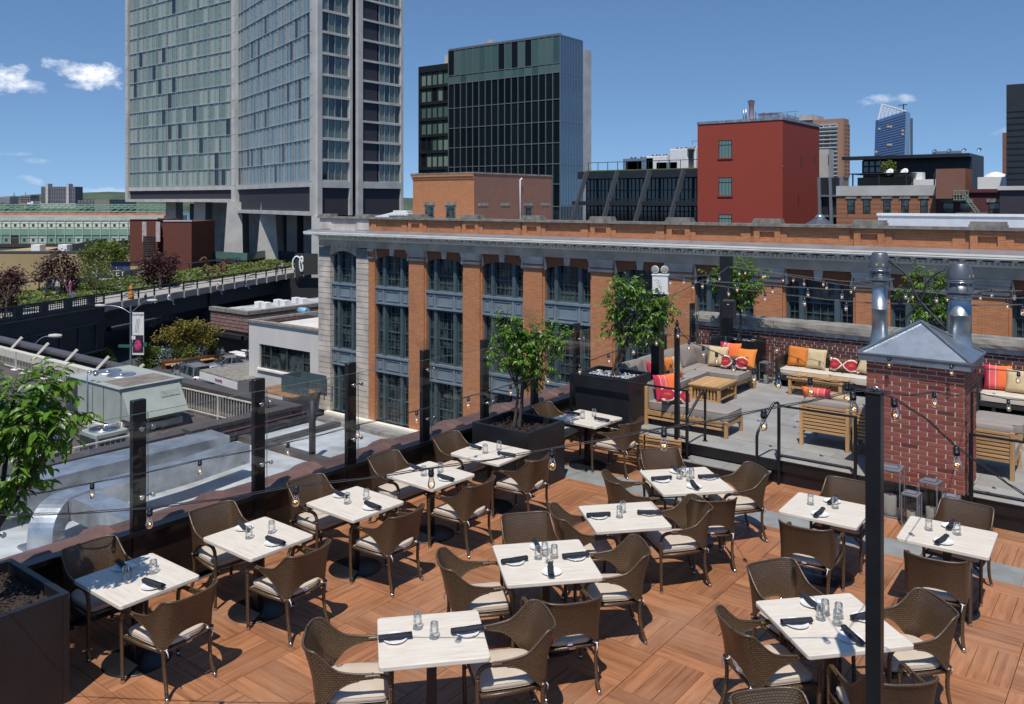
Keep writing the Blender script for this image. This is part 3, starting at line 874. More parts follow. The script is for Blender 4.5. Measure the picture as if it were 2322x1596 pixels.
# ================================================================== wicker armchairs
def lerp_tab(tab, t):
 for (a, va), (b_, vb) in zip(tab, tab[1:]):
  if t <= b_:
   k = (t - a) / (b_ - a) if b_ > a else 0
   k = k * k * (3 - 2 * k) if len(tab) > 5 else k
   return tuple(p + (q - p) * k for p, q in zip(va, vb)) if isinstance(va, tuple) else va + (vb - va) * k
 return tab[-1][1]
def catmull(pts, n):
 P = [pts[0]] + list(pts) + [pts[-1]]
 out = []
 for i in range(1, len(P) - 2):
  for k in range(n):
   t = k / n
   a, b_, c_, d = (Vector(q) for q in P[i - 1:i + 3])
   out.append(.5 * ((2 * b_) + (c_ - a) * t + (2 * a - 5 * b_ + 4 * c_ - d) * t * t + (3 * b_ - a - 3 * c_ + d) * t ** 3))
 out.append(Vector(P[-2]))
 return out
def make_chair():
 t = empty('wicker_armchair', (0, 0, 0), 0, 'x', 'armchair')
 half = [(0, -.285, .545, .835, .085), (.10, -.283, .535, .836, .085), (.185, -.268, .475, .840, .082), (.226, -.248, .412, .843, .081), (.245, -.226, .41, .830, .072),
 (.263, -.180, .455, .757, .046), (.274, -.105, .545, .694, .024), (.280, -.02, .598, .672, .012), (.282, .08, .618, .660, .004), (.280, .17, .622, .658, 0)]
 hp = catmull([Vector(p[:3]) for p in half], 5)
 h2 = catmull([Vector((p[3], p[4], 0)) for p in half], 5)
 prof = [(a.x, a.y, a.z, b_.x, b_.y) for a, b_ in zip(hp, h2)]
 full = [(-p[0], *p[1:]) for p in reversed(prof[1:])] + prof
 nv = 9
 N = len(full)
 grid = []
 for i, (x, y, zb, zt, ln) in enumerate(full):
  px, py = full[max(0, i - 1)][:2]; qx, qy = full[min(N - 1, i + 1)][:2]
  d = Vector((qx - px, qy - py, 0)).normalized(); nrm = Vector((d.y, -d.x, 0))   # points outwards
  col = []
  for j in range(nv + 1):
   s = j / nv
   z = zb + (zt - zb) * s
   k = max(0, (z - .45) / .39)
   off = ln * k ** 1.6
   lean = Vector((nrm.x * .35, min(nrm.y, 0) * 1.05, 0)) * off
   col.append((Vector((x, y, z)) + lean, nrm))
  grid.append(col)
 b = MB()
 th = .006
 us = [0]
 for i in range(1, N): us.append(us[-1] + (grid[i][0][0] - grid[i - 1][0][0]).xy.length)
 for sgn in (1, -1):
  vs = [p + n_ * th * sgn for col in grid for p, n_ in col]
  fs = []; uv = []
  for i in range(N - 1):
   for j in range(nv):
    q = (i * (nv + 1) + j, (i + 1) * (nv + 1) + j, (i + 1) * (nv + 1) + j + 1, i * (nv + 1) + j + 1)
    w = [(us[i], vs[q[0]].z), (us[i + 1], vs[q[1]].z), (us[i + 1], vs[q[2]].z), (us[i], vs[q[3]].z)]
    if sgn < 0: q = q[::-1]; w = w[::-1]
    fs.append(q); uv.append(w)
  b.add(vs, fs, 0, uv, True)
 b.build('backrest_shell', M['weave'], t)
 top = [col[-1][0] for col in grid]; bot = [col[0][0] for col in grid]
 MB().tube(top, .0105, 7).build('top_rim', M['weave2'], t)
 MB().tube(bot[6:-6], .0085, 6).build('lower_rim', M['weave2'], t)
 for s in (-1, 1):
  A = catmull([(s * .280, .10, .640), (s * .281, .20, .643), (s * .281, .262, .625), (s * .280, .290, .570), (s * .278, .294, .45), (s * .276, .290, .2), (s * .274, .285, .03)], 5)
  arm = [p for p in A if p.z > .55]; leg = [p for p in A if p.z <= .56]
  MB().tube(arm, .0185, 8).build('armrest', M['weave2'], t)
  l = MB().tube([arm[-1]] + leg, .0175, 8).build('leg', M['weave2'], t)
  MB().tube([(s * .274, .285, .034), (s * .274, .285, 0)], [.0165, .018], 10).build('foot_cap', M['chrome'], l)
  Bk = catmull([(s * .234, -.245, .44), (s * .230, -.238, .36), (s * .224, -.240, .25), (s * .225, -.262, .12), (s * .236, -.292, .03)], 5)
  l = MB().tube(Bk, [.024 - .007 * min(1, k / 6) for k in range(len(Bk))], 8).build('leg', M['weave2'], t)
  MB().tube([(s * .2355, -.291, .034), (s * .238, -.297, 0)], [.0165, .018], 10).build('foot_cap', M['chrome'], l)
 f = MB()
 f.tube([(-.272, .27, .405), (.272, .27, .405)], .017, 7)
 f.tube([(-.228, -.236, .40), (.228, -.236, .40)], .016, 7)
 for s in (-1, 1):
  f.tube([(s * .272, .27, .405), (s * .262, .05, .40), (s * .228, -.236, .40)], .017, 7)
  f.tube([(s * .274, .285, .33), (s * .20, .275, .39)], .010, 5)
 f.build('seat_frame', M['weave2'], t)
 b = MB()
 b.add([(-.265, .265, .412), (.265, .265, .412), (.228, -.232, .412), (-.228, -.232, .412)], [(3, 2, 1, 0)], 0, [[(0, 0), (.45, 0), (.5, .5), (-.03, .5)]])
 b.build('seat_web', M['weave'], t)
 out = []
 n = 40
 for k in range(n):
  a = 2 * math.pi * k / n
  c_, s_ = math.cos(a), math.sin(a)
  e = .16 if s_ > 0 else .45
  x = .247 * math.copysign(abs(c_) ** e, c_); y = .02 + (.252 if s_ > 0 else .262) * math.copysign(abs(s_) ** e, s_)
  if s_ < 0: x *= 1 - .10 * abs(s_)
  out.append((x, y))
 prof = [(.0, .418), (.90, .418), (.985, .426), (1.0, .442), (1.0, .452), (.985, .468), (.93, .476), (.6, .483), (.0, .486)]
 vs = []
 for sc, z in prof[1:-1]:
  vs += [(x * sc, .02 + (y - .02) * sc, z) for x, y in out]
 m = len(prof) - 2
 fs = [(r_ * n + k, r_ * n + (k + 1) % n, (r_ + 1) * n + (k + 1) % n, (r_ + 1) * n + k) for r_ in range(m - 1) for k in range(n)]
 vs += [(0, .02, prof[0][1]), (0, .02, prof[-1][1])]
 fs += [(k, len(vs) - 2, (k + 1) % n) for k in range(n)] + [((m - 1) * n + k, (m - 1) * n + (k + 1) % n, len(vs) - 1) for k in range(n)]
 cu = MB().add(vs, fs, 0, None, True).build('seat_cushion', M['cushion'], t)
 p = MB()
 for z in (.427, .467):
  p.tube([(x * .990, .02 + (y - .02) * .990, z) for x, y in out], .0022, 4, closed=True)
 p.build('piping', M['cushion'], cu)
 tie = MB()
 for s in (-1, 1):
  tie.tube([(s * .226 + .025 * math.cos(a), -.240 + .025 * math.sin(a), .425 + .003 * math.sin(2 * a)) for a in [k * math.pi / 5 for k in range(10)]], .0055, 5, closed=True)
  tie.tube([(s * .226, -.265, .425), (s * .222, -.285, .395), (s * .215, -.282, .36)], .005, 5)
 tie.build('tie', M['white'], cu)
 MB().box(-.035, .01, -.2555, -.2535, .428, .458).build('care_tag', flat('care_tag', (.62, .60, .72), .6, 0, 400, .4), cu)
 MB().box(-.02, .035, -.256, -.2535, .392, .408).build('name_plate', M['chrome'], t)
 return t
chair0 = make_chair()
CH_used = [False]
def subtree(o):
 return [(c, subtree(c)) for c in o.children]
def reg(o):
 CH[o.name] = list(o.children)
 for c in o.children: reg(c)
bpy.context.view_layer.update()
reg(chair0)
def clone2(o, src, parent=None):
 c = o.copy(); C.objects.link(c)
 if parent is not None: c.parent = parent
 for ch in CH.get(src, []): clone2(ch, ch.name, c)
 return c
def place(proto, used, loc, rz, label, group):
 if not used[0]:
  used[0] = True; o = proto
 else:
  o = clone2(proto, proto.name)
 o.location = loc; o.rotation_euler = (0, 0, rz); o['label'] = label; o['group'] = group
 return o
def put_chair(tx, ty, ang, dist, label, jit=0.0):
 """ang: direction from the table centre to the chair, in degrees; the chair faces the table"""
 a = R(ang)
 x, y = tx + math.cos(a) * dist, ty + math.sin(a) * dist
 place(chair0, CH_used, (x, y, 0), a + R(90) + R(jit), label, 'wicker armchairs on the dining deck')
# tables
def travertine():
 m, nt, b = new_mat('travertine_top')
 v = _coords(nt, 'Object', (3, 26, 26))
 n = _noise(nt, v, 1.2, 7, .6); n2 = _noise(nt, _coords(nt, 'Object', (6, 60, 60)), 1.5, 3)
 col = _ramp(nt, _math(nt, 'ADD', _math(nt, 'MULTIPLY', n, .7), _math(nt, 'MULTIPLY', n2, .3)), [(.3, (.56, .47, .37)), (.5, (.66, .59, .49)), (.7, (.72, .66, .57))])
 setin(b, nt, 'Base Color', col); b.inputs['Roughness'].default_value = .42
 bump(nt, b, n, .06, .003)
 return m
M['top'] = travertine()
def make_table(w, l, rad):
 t = empty('dining_table', (0, 0, 0), 0, 'x', 'table')
 def rr(o):
  pts = []
  a, b_, r_ = w / 2 - o, l / 2 - o, .03 - o * .5
  for cx, cyy, st in ((a - r_, b_ - r_, 0), (-a + r_, b_ - r_, 90), (-a + r_, -b_ + r_, 180), (a - r_, -b_ + r_, 270)):
   for k in range(5):
    an = R(st + k * 22.5); pts.append((cx + r_ * math.cos(an), cyy + r_ * math.sin(an)))
  return pts
 levels = [(.008, .712), (.001, .717), (0, .722), (0, .744), (.002, .749), (.008, .752)]
 vs = []
 for o, z in levels: vs += [(x, y, z) for x, y in rr(o)]
 n = 20
 fs = [tuple(range(n - 1, -1, -1)), tuple(range(5 * n, 6 * n))] + [(i * n + k, i * n + (k + 1) % n, (i + 1) * n + (k + 1) % n, (i + 1) * n + k) for i in range(5) for k in range(n)]
 MB().add(vs, fs).build('table_top', M['top'], t)
 MB().box(-.19, .19, -.19, .19, .700, .711).box(-.24, .24, -.02, .02, .690, .700).build('mount_plate', M['black'], t)
 MB().bbox(-.038, .038, -.038, .038, .012, .70, .004).build('column', M['black'], t)
 MB().lathe([(rad, 0), (rad, .006), (rad - .012, .013), (.05, .020), (.001, .020)], n=40).build('base', M['black'], t)
 return t
bpy.context.view_layer.update()
tab2 = make_table(.84, .76, .30); tab4 = make_table(.90, .90, .34)
bpy.context.view_layer.update(); reg(tab2); reg(tab4)
U2, U4 = [False], [False]
pl = MB(); pl.lathe([(.001, .004), (.045, .004), (.060, .007), (.092, .019), (.095, .019), (.094, .016), (.062, .002), (.05, 0), (.001, 0)], n=32)
plate_me = pl.mesh('bread_plate', M['plate'])
def napkin_mesh(seed):
 r = random.Random(seed); b = MB(); n = 12; secs = 9
 for (ln, r0, tw) in ((.262, .021, 0),):
  vs = []
  for i in range(secs):
   x = -ln / 2 + ln * i / (secs - 1)
   for k in range(n):
    a = 2 * math.pi * k / n
    rr_ = r0 * (1 + .10 * math.sin(3 * a + i) + r.uniform(-.05, .05)) * (1.06 if i in (0, secs - 1) else 1)
    vs.append((x + r.uniform(-.003, .003), rr_ * 1.15 * math.cos(a), .019 + rr_ * .88 * math.sin(a)))
  fs = [(i * n + k, i * n + (k + 1) % n, (i + 1) * n + (k + 1) % n, (i + 1) * n + k) for i in range(secs - 1) for k in range(n)]
  b.add(vs, fs, 0, None, True)
  for e in (0, secs - 1):
   c_ = len(b.v); x = vs[e * n][0]
   b.v.append((x + (.010 if e == 0 else -.010), 0, .019)); c0 = c_
   for k in range(n):
    q = (e * n + k, e * n + (k + 1) % n, c0)
    b.f.append(q if e else q[::-1]); b.m.append(0); b.sm.append(False); b.uv.append(None)
 b.add([(-.125, -.022, .010), (.12, -.024, .012), (.128, -.034, .006), (-.118, -.031, .004)], [(0, 1, 2, 3)])
 b.add([(-.13, -.006, .041), (.13, -.004, .042), (.126, .012, .0385), (-.128, .012, .0375)], [(0, 1, 2, 3)])
 return b.mesh('napkin_roll', M['napkin'])
nap = [napkin_mesh(s) for s in range(4)]
gb = MB(); gb.lathe([(.0395, 0), (.0385, .004), (.0330, .092)], n=24)
g_wall = gb.mesh('glass_wall', M['tumbler'])
gb = MB(); gb.lathe([(.0405, .0), (.0410, .003), (.0395, .005)], n=24); g_rim = gb.mesh('rim', M['tumbler_base'])
gb = MB(); gb.lathe([(.0330, .092), (.0315, .108), (.0305, .118), (.0280, .122), (.020, .119), (.001, .117)], n=24); gb.lathe([(.0325, .093), (.001, .096)], n=24)
g_base = gb.mesh('thick_base', M['tumbler_base'])
def tumbler(x, y, z, label):
 t = empty('tumbler', (x, y, z), rnd.uniform(0, 6), label, 'drinking glass', 'upturned glass tumblers on the tables')
 link('glass_wall', g_wall, t); link('rim', g_rim, t); link('thick_base', g_base, t)
def plate_at(x, y, z, label):
 link('bread_plate', plate_me, None, (x, y, z), rnd.uniform(0, 6), label, 'plate', 'white bread plates on the tables')
def napkin_at(x, y, z, rz, label):
 o = link('napkin_roll', rnd.choice(nap), None, (x, y, z), rz, label, 'napkin', 'rolled dark napkins on the plates')
side = {0: 'right', 180: 'left', 90: 'far', 270: 'near'}
def setting(tx, ty, rz, seats, glasses, desc):
 """seats: (angle in the table's own frame, side word, distance); plate, napkin roll and glasses laid for each"""
 for ang, word, dist in seats:
  a = rz + R(ang)
  px, py = tx + math.cos(a) * dist, ty + math.sin(a) * dist
  plate_at(px, py, .752, 'small white plate, %s side of %s' % (word, desc))
  off = rnd.uniform(-.03, .03)
  napkin_at(px + math.cos(a + 1.57) * off, py + math.sin(a + 1.57) * off, .7655, a + rnd.uniform(-.22, .22), 'dark napkin roll, %s plate of %s' % (word, desc))
 for gx, gy, word in glasses:
  c_, s_ = math.cos(rz), math.sin(rz)
  tumbler(tx + gx * c_ - gy * s_, ty + gx * s_ + gy * c_, .752, 'upturned tumbler, %s on %s' % (word, desc))
G2T = 'two-seat dining tables'; G4T = 'four-seat dining tables'
row = [(-7.46, 4.06, 'the row table by the near left planter'), (-7.39, 5.32, 'the second table from the near left planter'), (-7.35, 6.60, 'the third table along the glass screen'),
(-7.34, 7.85, 'the fourth table along the glass screen'), (-7.34, 9.06, 'the row table just before the mulch planter'), (-7.28, 11.42, 'the row table behind the mulch planter')]
for i, (x, y, d) in enumerate(row):
 rz = R((0, -1, -2, -3, 1, -3)[i])
 place(tab2, U2, (x, y, 0), rz, 'pale pedestal table, ' + d[4:], G2T)
 put_chair(x, y, 180 + rnd.uniform(-3, 3), (.60, .60, .58, .57, .56, .58)[i], 'wicker armchair on the screen side of ' + d, rnd.uniform(-4, 4))
 put_chair(x, y, 0 + (2, -3, -2, -4, -3, -2)[i], (.53, .55, .55, .56, .56, .56)[i], 'wicker armchair on the deck side of ' + d, (2, 5, 4, 6, 6, 5)[i])
 setting(x, y, rz, [(176, 'screen', .285), (-4, 'deck', .29)], [(.03, .14, 'the farther one'), (-.03, -.09, 'the nearer one')], d)
dg = R(47.5)
cen = [(-4.60, 4.93, tab2, U2, 'the askew table at the bottom centre', 2), (-4.71, 6.64, tab4, U4, 'the four-seat table in the middle of the deck', 4),
(-4.70, 8.11, tab2, U2, 'the askew two-seat table behind the middle table', 2), (-4.70, 9.62, tab4, U4, 'the four-seat table nearest the step', 4),
(-2.17, 7.10, tab4, U4, 'the four-seat table by the tall black post', 4)]
for i, (x, y, tb, uu, d, n) in enumerate(cen):
 place(tb, uu, (x, y, 0), dg, 'pale pedestal dining table, ' + d[4:], G4T if n == 4 else G2T)
 put_chair(x, y, 47.5 + 180 + (0, 0, 0, 0, 0)[i], (.61, .66, .44, .66, .56)[i], 'wicker armchair on the left of ' + d, (-3, 2, -2, 0, 3)[i])
 put_chair(x, y, 47.5, (.60, .64, .60, .66, .66)[i], 'wicker armchair on the right of ' + d, (4, -4, 3, 2, -3)[i])
 if n == 4:
  put_chair(x, y, 47.5 + 90, (0, .66, 0, .68, .64)[i], 'wicker armchair on the far side of ' + d, (0, 3, 0, -2, 12)[i])
  put_chair(x, y, 47.5 - 90, (0, .70, 0, .64, .70)[i], 'wicker armchair on the near side of ' + d, (0, 5, 0, -4, -8)[i])
 if n == 2:
  setting(x, y, dg, [(180, 'left', .285), (0, 'right', .285)], [(-.10, .15, 'the farther one'), (.02, -.02, 'the nearer one')] if i == 0 else [(.02, .10, 'the farther one'), (-.06, -.04, 'the nearer one')], d)
 else:
  setting(x, y, dg, [(180, 'left', .30), (0, 'right', .30), (90, 'far', .30), (-90, 'near', .28)],
  [(-.06, .05, 'the left one'), (.02, .12, 'the farthest one'), (.10, .05, 'the right one'), (.03, -.05, 'the nearest one')], d)
for i, (x, y, d) in enumerate([(-3.01, 9.68, 'the table left of the tall black post'), (-1.78, 9.68, 'the table in front of the brick chimney')]):
 place(tab2, U2, (x, y, 0), R(2), 'pale rectangular pedestal table, ' + d[4:], G2T)
 put_chair(x, y, 88, .56, 'wicker armchair on the chimney side of ' + d, (3, -3)[i])
 put_chair(x, y, -88, (.58, .60)[i], 'wicker armchair on the near side of ' + d, (4, 6)[i])
 setting(x, y, R(2), [(90, 'chimney', .25), (-90, 'near', .24)], [(-.18, .03, 'the left one'), (.08, .07, 'the right one')], d)
place(chair0, CH_used, (-1.93, 5.42, 0), R(228), 'wicker armchair cut off by the bottom edge, only its backrest in view', 'wicker armchairs on the dining deck')
fs_ = empty('folded_slat_screen', (-6.55, 11.98, 0), R(8), 'weathered wooden slat panel leaning on the lounge platform behind the last row table', 'slat panel')
for k in range(11):
 z = .03 + k * .042
 for q in range(2):
  MB().box(-.62 + q * .62 + rnd.uniform(0, .02), -.02 + q * .62, -.02 - .018 * (k % 2), .0 - .018 * (k % 2), z, z + .024).build('slat', M['teak_x'], fs_)
for x in (-.58, -.05, .02, .56):
 MB().box(x - .02, x + .02, .002, .03, 0, .50).build('batten', M['teak_z'], fs_)
# ================================================================== lounge furniture
def cushion_mesh(w, d, h, mat, rnd_=.03, name='cushion', crown=.012):
 """box cushion with soft edges and piping lines"""
 nx, ny = 12, 10
 vs = []; fs = []
 def sup(u, e=.22):
  return math.copysign(1 - (1 - abs(u)) ** 1, u)
 rows = [(.0, 0, -1), (1, .012, -1), (1, 0, -.72), (1, 0, .72), (1, .012, 1), (0, 0, 1)]
 out = []
 n = 36
 for k in range(n):
  a = 2 * math.pi * (k + .5) / n
  c_, s_ = math.cos(a), math.sin(a)
  e = .18
  out.append((w / 2 * math.copysign(abs(c_) ** e, c_), d / 2 * math.copysign(abs(s_) ** e, s_)))
 lv = [(.96, 0), (.993, .05 * h), (1, .16 * h), (1, .84 * h), (.993, .95 * h), (.96, h), (.7, h + crown * .8)]
 b = MB()
 for s, z in lv: vs += [(x * s if s > .9 else x * s, y * s, z) for x, y in out]
 m = len(lv)
 fs = [(r_ * n + k, r_ * n + (k + 1) % n, (r_ + 1) * n + (k + 1) % n, (r_ + 1) * n + k) for r_ in range(m - 1) for k in range(n)]
 vs += [(0, 0, 0), (0, 0, h + crown)]
 fs += [(k, len(vs) - 2, (k + 1) % n)[::1] for k in range(n)] + [((m - 1) * n + k, (m - 1) * n + (k + 1) % n, len(vs) - 1) for k in range(n)]
 b.add(vs, fs, 0, None, True)
 for z in (.06 * h, .94 * h):
  b.tube([(x * .998, y * .998, z) for x, y in out], .004, 4, closed=True)
 return b.mesh(name, mat)
def cushion(w, d, h, mat, parent, loc, rot=(0, 0, 0), name='seat_cushion'):
 o = link(name, cushion_mesh(w, d, h, mat, name=name), parent, loc)
 o.rotation_euler = rot
 return o
def slat_run(t, x0, x1, y, z0, z1, n, name='slat', axis='x', th=.018, gap=.3):
 p = (z1 - z0) / n
 for k in range(n):
  za = z0 + k * p; zb = za + p * (1 - gap)
  if axis == 'x': MB().bbox(x0, x1, y - th / 2, y + th / 2, za, zb, .002).build(name, M['teak_x'], t)
  else: MB().bbox(y - th / 2, y + th / 2, x0, x1, za, zb, .002).build(name, M['teak_y'], t)
def teak_base(t, x0, x1, y0, y1, seat=.27, leg=.055):
 for x in (x0, x1 - leg):
  for y in (y0, y1 - leg):
   MB().bbox(x, x + leg, y, y + leg, 0, seat, .003).build('leg', M['teak_z'], t)
 for y in (y0 + .005, y1 - .035):
  MB().bbox(x0 + leg + .001, x1 - leg - .001, y, y + .03, seat - .09, seat - .01, .002).build('apron', M['teak_x'], t)
  MB().bbox(x0 + leg + .001, x1 - leg - .001, y + .004, y + .026, seat - .155, seat - .12, .002).build('stretcher', M['teak_x'], t)
 for x in (x0 + .005, x1 - .035):
  MB().bbox(x, x + .03, y0 + leg + .001, y1 - leg - .001, seat - .09, seat - .01, .002).build('apron', M['teak_y'], t)
 n = int((x1 - x0) / .11)
 for k in range(n):
  xa = x0 + .04 + (x1 - x0 - .08) * k / n
  MB().box(xa, xa + .07, y0 + .04, y1 - .04, seat - .009, seat + .006).build('seat_slat', M['teak_y'], t)
G = 'grey cushioned teak lounge seats'
X0 = (-7.13, 13.02, PZ)
t = empty('teak_chaise', (-6.36, 13.33, PZ), 0, 'long teak bench with taupe cushion and slatted left end nearest the step', 'lounge bench', G)
teak_base(t, -.77, .74, -.32, .33)
for y in (-.32, .275):
 MB().bbox(-.77, -.715, y, y + .055, .272, .66, .003).build('back_post', M['teak_z'], t)
slat_run(t, -.262, .272, -.745, .34, .65, 6, 'back_slat', 'y')
cushion(.70, .63, .13, M['taupe'], t, (-.37, .005, .278)); cushion(.76, .63, .13, M['taupe'], t, (.365, .005, .278))
cushion(.56, .46, .13, M['taupe'], t, (-.70, .0, .44), (0, R(-80), 0), 'back_cushion').rotation_euler = (0, R(-100), 0)
t = empty('teak_sofa', (-7.72, 14.95, PZ), 0, 'long teak sofa with taupe cushions running below the glass screen', 'sofa', G)
teak_base(t, -.36, .40, -1.24, 1.98)
for k in range(6):
 y = -1.24 + k * .64
 MB().bbox(-.36, -.31, y, min(y + .05, 1.98), .272, .66, .003).build('back_post', M['teak_z'], t)
slat_run(t, -1.18, 1.92, -.335, .34, .65, 6, 'back_slat', 'y')
for k, (yc, ln) in enumerate(((-.86, .76), (-.08, .78), (.70, .76), (1.50, .80))):
 cushion(.72, ln, .13, M['taupe'], t, (.04, yc, .278))
 c_ = cushion(.44, ln - .02, .15, M['taupe'], t, (-.27, yc, .62), (0, R(-104), 0), 'back_cushion')
 c_.location = (-.20, yc, .63)
t = empty('teak_chaise', (-7.04, 16.45, PZ), 0, 'teak bench with taupe cushion and slatted back beside the far corner planter', 'lounge bench', G)
teak_base(t, -.30, .30, -.44, .46)
MB().bbox(-.40, -.345, .41, .465, .0, .70, .003).build('back_post', M['teak_z'], t)
MB().bbox(.30, .355, .41, .465, .0, .70, .003).build('back_post', M['teak_z'], t)
slat_run(t, -.34, .298, .44, .36, .70, 5, 'back_slat', 'x')
cushion(.66, .86, .13, M['taupe'], t, (.02, -.02, .278))
c_ = cushion(.80, .42, .14, M['taupe'], t, (-.55, .36, .60), (R(98), 0, 0), 'back_cushion')
t = empty('teak_coffee_table', (-6.93, 15.38, PZ), R(1), 'square teak coffee table with slatted sides between the lounge sofas', 'coffee table')
for k in range(6):
 xa = -.33 + k * .11
 MB().bbox(xa + .001, xa + .108, -.43, .43, .335, .365, .003).build('top_plank', M['teak_y'], t)
for x in (-.31, .25):
 for y in (-.41, .35):
  MB().bbox(x, x + .06, y, y + .06, 0, .334, .003).build('leg', M['teak_z'], t)
for y in (-.385, .375):
 MB().bbox(-.249, .249, y, y + .03, .285, .33, .002).build('apron', M['teak_x'], t)
 MB().bbox(-.249, .249, y, y + .03, .06, .09, .002).build('stretcher', M['teak_x'], t)
 for k in range(7):
  xa = -.225 + k * .066
  MB().bbox(xa, xa + .034, y + .003, y + .025, .091, .284, .002).build('side_slat', M['teak_z'], t)
for x in (-.30, .27):
 MB().bbox(x, x + .03, -.349, .349, .285, .33, .002).build('apron', M['teak_y'], t)
 MB().bbox(x, x + .03, -.349, .349, .10, .125, .002).build('stretcher', M['teak_y'], t)
for k in range(8):
 ya = -.34 + k * .088
 MB().box(-.26, .26, ya, ya + .05, .126, .138).build('shelf_slat', M['teak_x'], t)
def lounge_chair(x, y, w, label):
 t = empty('teak_lounge_chair', (x, y, PZ), 0, label, 'lounge chair', 'teak lounge chairs turned away from the camera')
 for sx in (-w / 2, w / 2 - .055):
  MB().bbox(sx, sx + .055, 0, .055, 0, .66, .003).build('leg', M['teak_z'], t)
  MB().bbox(sx, sx + .055, .70, .755, 0, .27, .003).build('leg', M['teak_z'], t)
 for k in range(8):
  z = .235 + k * .054
  MB().bbox(-w / 2 + .056, w / 2 - .056, .015, .034, z, z + .036, .002).build('back_slat', M['teak_x'], t)
 for sx in (-w / 2 + .01, w / 2 - .04):
  MB().bbox(sx, sx + .03, .056, .699, .18, .25, .002).build('apron', M['teak_y'], t)
 MB().bbox(-w / 2 + .056, w / 2 - .056, .72, .75, .18, .25, .002).build('apron', M['teak_x'], t)
 cushion(w - .03, .70, .13, M['taupe'], t, (0, .40, .262))
 cushion(w - .04, .44, .15, M['taupe'], t, (0, .225, .52), (R(98), 0, 0), 'back_cushion')
 return t
lounge_chair(-4.21, 13.42, .76, 'teak lounge chair seen from behind, left of the brick chimney')
lounge_chair(-3.40, 13.42, .76, 'teak lounge chair seen from behind, half hidden by the brick chimney')
lounge_chair(-2.02, 13.45, .76, 'teak lounge chair seen from behind, right of the brick chimney')
M['rattan_black'] = flat('black_rattan', (.022, .020, .020), .5, 0, 300, .6, .5, 300)
def banquette(x0, x1, label):
 t = empty('wicker_banquette', ((x0 + x1) / 2, 17.75, PZ), 0, label, 'sofa', 'black wicker sofas against the parapet wall')
 w = (x1 - x0) / 2
 MB().bbox(-w, -w + .07, -.38, .36, 0, .60, .012).build('arm', M['rattan_black'], t)
 MB().bbox(w - .07, w, -.38, .36, 0, .60, .012).build('arm', M['rattan_black'], t)
 MB().bbox(-w + .071, w - .071, .29, .36, .05, .60, .01).build('backrest', M['rattan_black'], t)
 MB().bbox(-w + .071, w - .071, -.36, .289, .14, .24, .01).build('seat_base', M['rattan_black'], t)
 n = 2
 for k in range(n):
  cw_ = (2 * w - .15) / n
  cushion(cw_, .66, .13, M['cream'], t, (-w + .075 + cw_ * (k + .5), -.04, .242))
 for sx in (-w + .3, w - .3):
  MB().box(sx - .03, sx + .03, -.33, -.27, 0, .14).build('leg', M['rattan_black'], t)
banquette(-6.45, -4.25, 'black wicker sofa with cream cushion, left of the chimney behind the slatted table')
banquette(-2.75, -.35, 'black wicker sofa with cream cushion, right of the chimney by the parapet')
t = empty('teak_coffee_table', (-5.43, 16.98, PZ), R(-1), 'long low teak table with slatted top and shelf before the black sofa', 'coffee table')
for k in range(18):
 xa = -.55 + k * .0612
 MB().bbox(xa + .002, xa + .055, -.26, .26, .335, .36, .002).build('top_slat', M['teak_y'], t)
for x in (-.52, .46):
 for y in (-.24, .18):
  MB().bbox(x, x + .06, y, y + .06, 0, .334, .003).build('leg', M['teak_z'], t)
 MB().bbox(x + .015, x + .045, -.179, .179, .14, .18, .002).build('rail', M['teak_y'], t)
for y in (-.225, .195):
 MB().bbox(-.459, .459, y, y + .03, .285, .33, .002).build('apron', M['teak_x'], t)
 MB().bbox(-.459, .459, y, y + .03, .14, .175, .002).build('rail', M['teak_x'], t)
for k in range(14):
 xa = -.45 + k * .066
 MB().box(xa, xa + .03, -.19, .19, .18, .192).build('shelf_slat', M['teak_y'], t)
cush = cushion  # alias
t = empty('taupe_ottoman', (-2.10, 15.55, PZ), 0, 'low taupe cushioned ottoman half hidden by the right side of the chimney', 'ottoman')
teak_base(t, -.35, .35, -.35, .35, .25)
cushion(.72, .72, .13, M['taupe'], t, (0, 0, .258))
# scatter pillows
def pillow_mesh(w, h, d, mat, seed=0):
 n = 14; vs = []; fs = []; r = random.Random(seed)
 for s in (1, -1):
  for j in range(n + 1):
   for i in range(n + 1):
    u, v = -1 + 2 * i / n, -1 + 2 * j / n
    t_ = (max(0, (1 - u ** 4)) * max(0, (1 - v ** 4))) ** .5
    pin = 1 - .07 * (1 - u * u) * abs(v) ** 3 - 0
    pin2 = 1 - .07 * (1 - v * v) * abs(u) ** 3
    vs.append((u * w / 2 * pin2, s * (d / 2 * t_ * (1 + .07 * math.sin(5 * u + seed) * math.cos(4 * v)) + .002), v * h / 2 * pin))
 k = (n + 1) ** 2
 for j in range(n):
  for i in range(n):
   q = (j * (n + 1) + i, j * (n + 1) + i + 1, (j + 1) * (n + 1) + i + 1, (j + 1) * (n + 1) + i)
   fs.append(q[::-1]); fs.append(tuple(k + a for a in q))
 b = MB().add(vs, fs, 0, None, True)
 return b
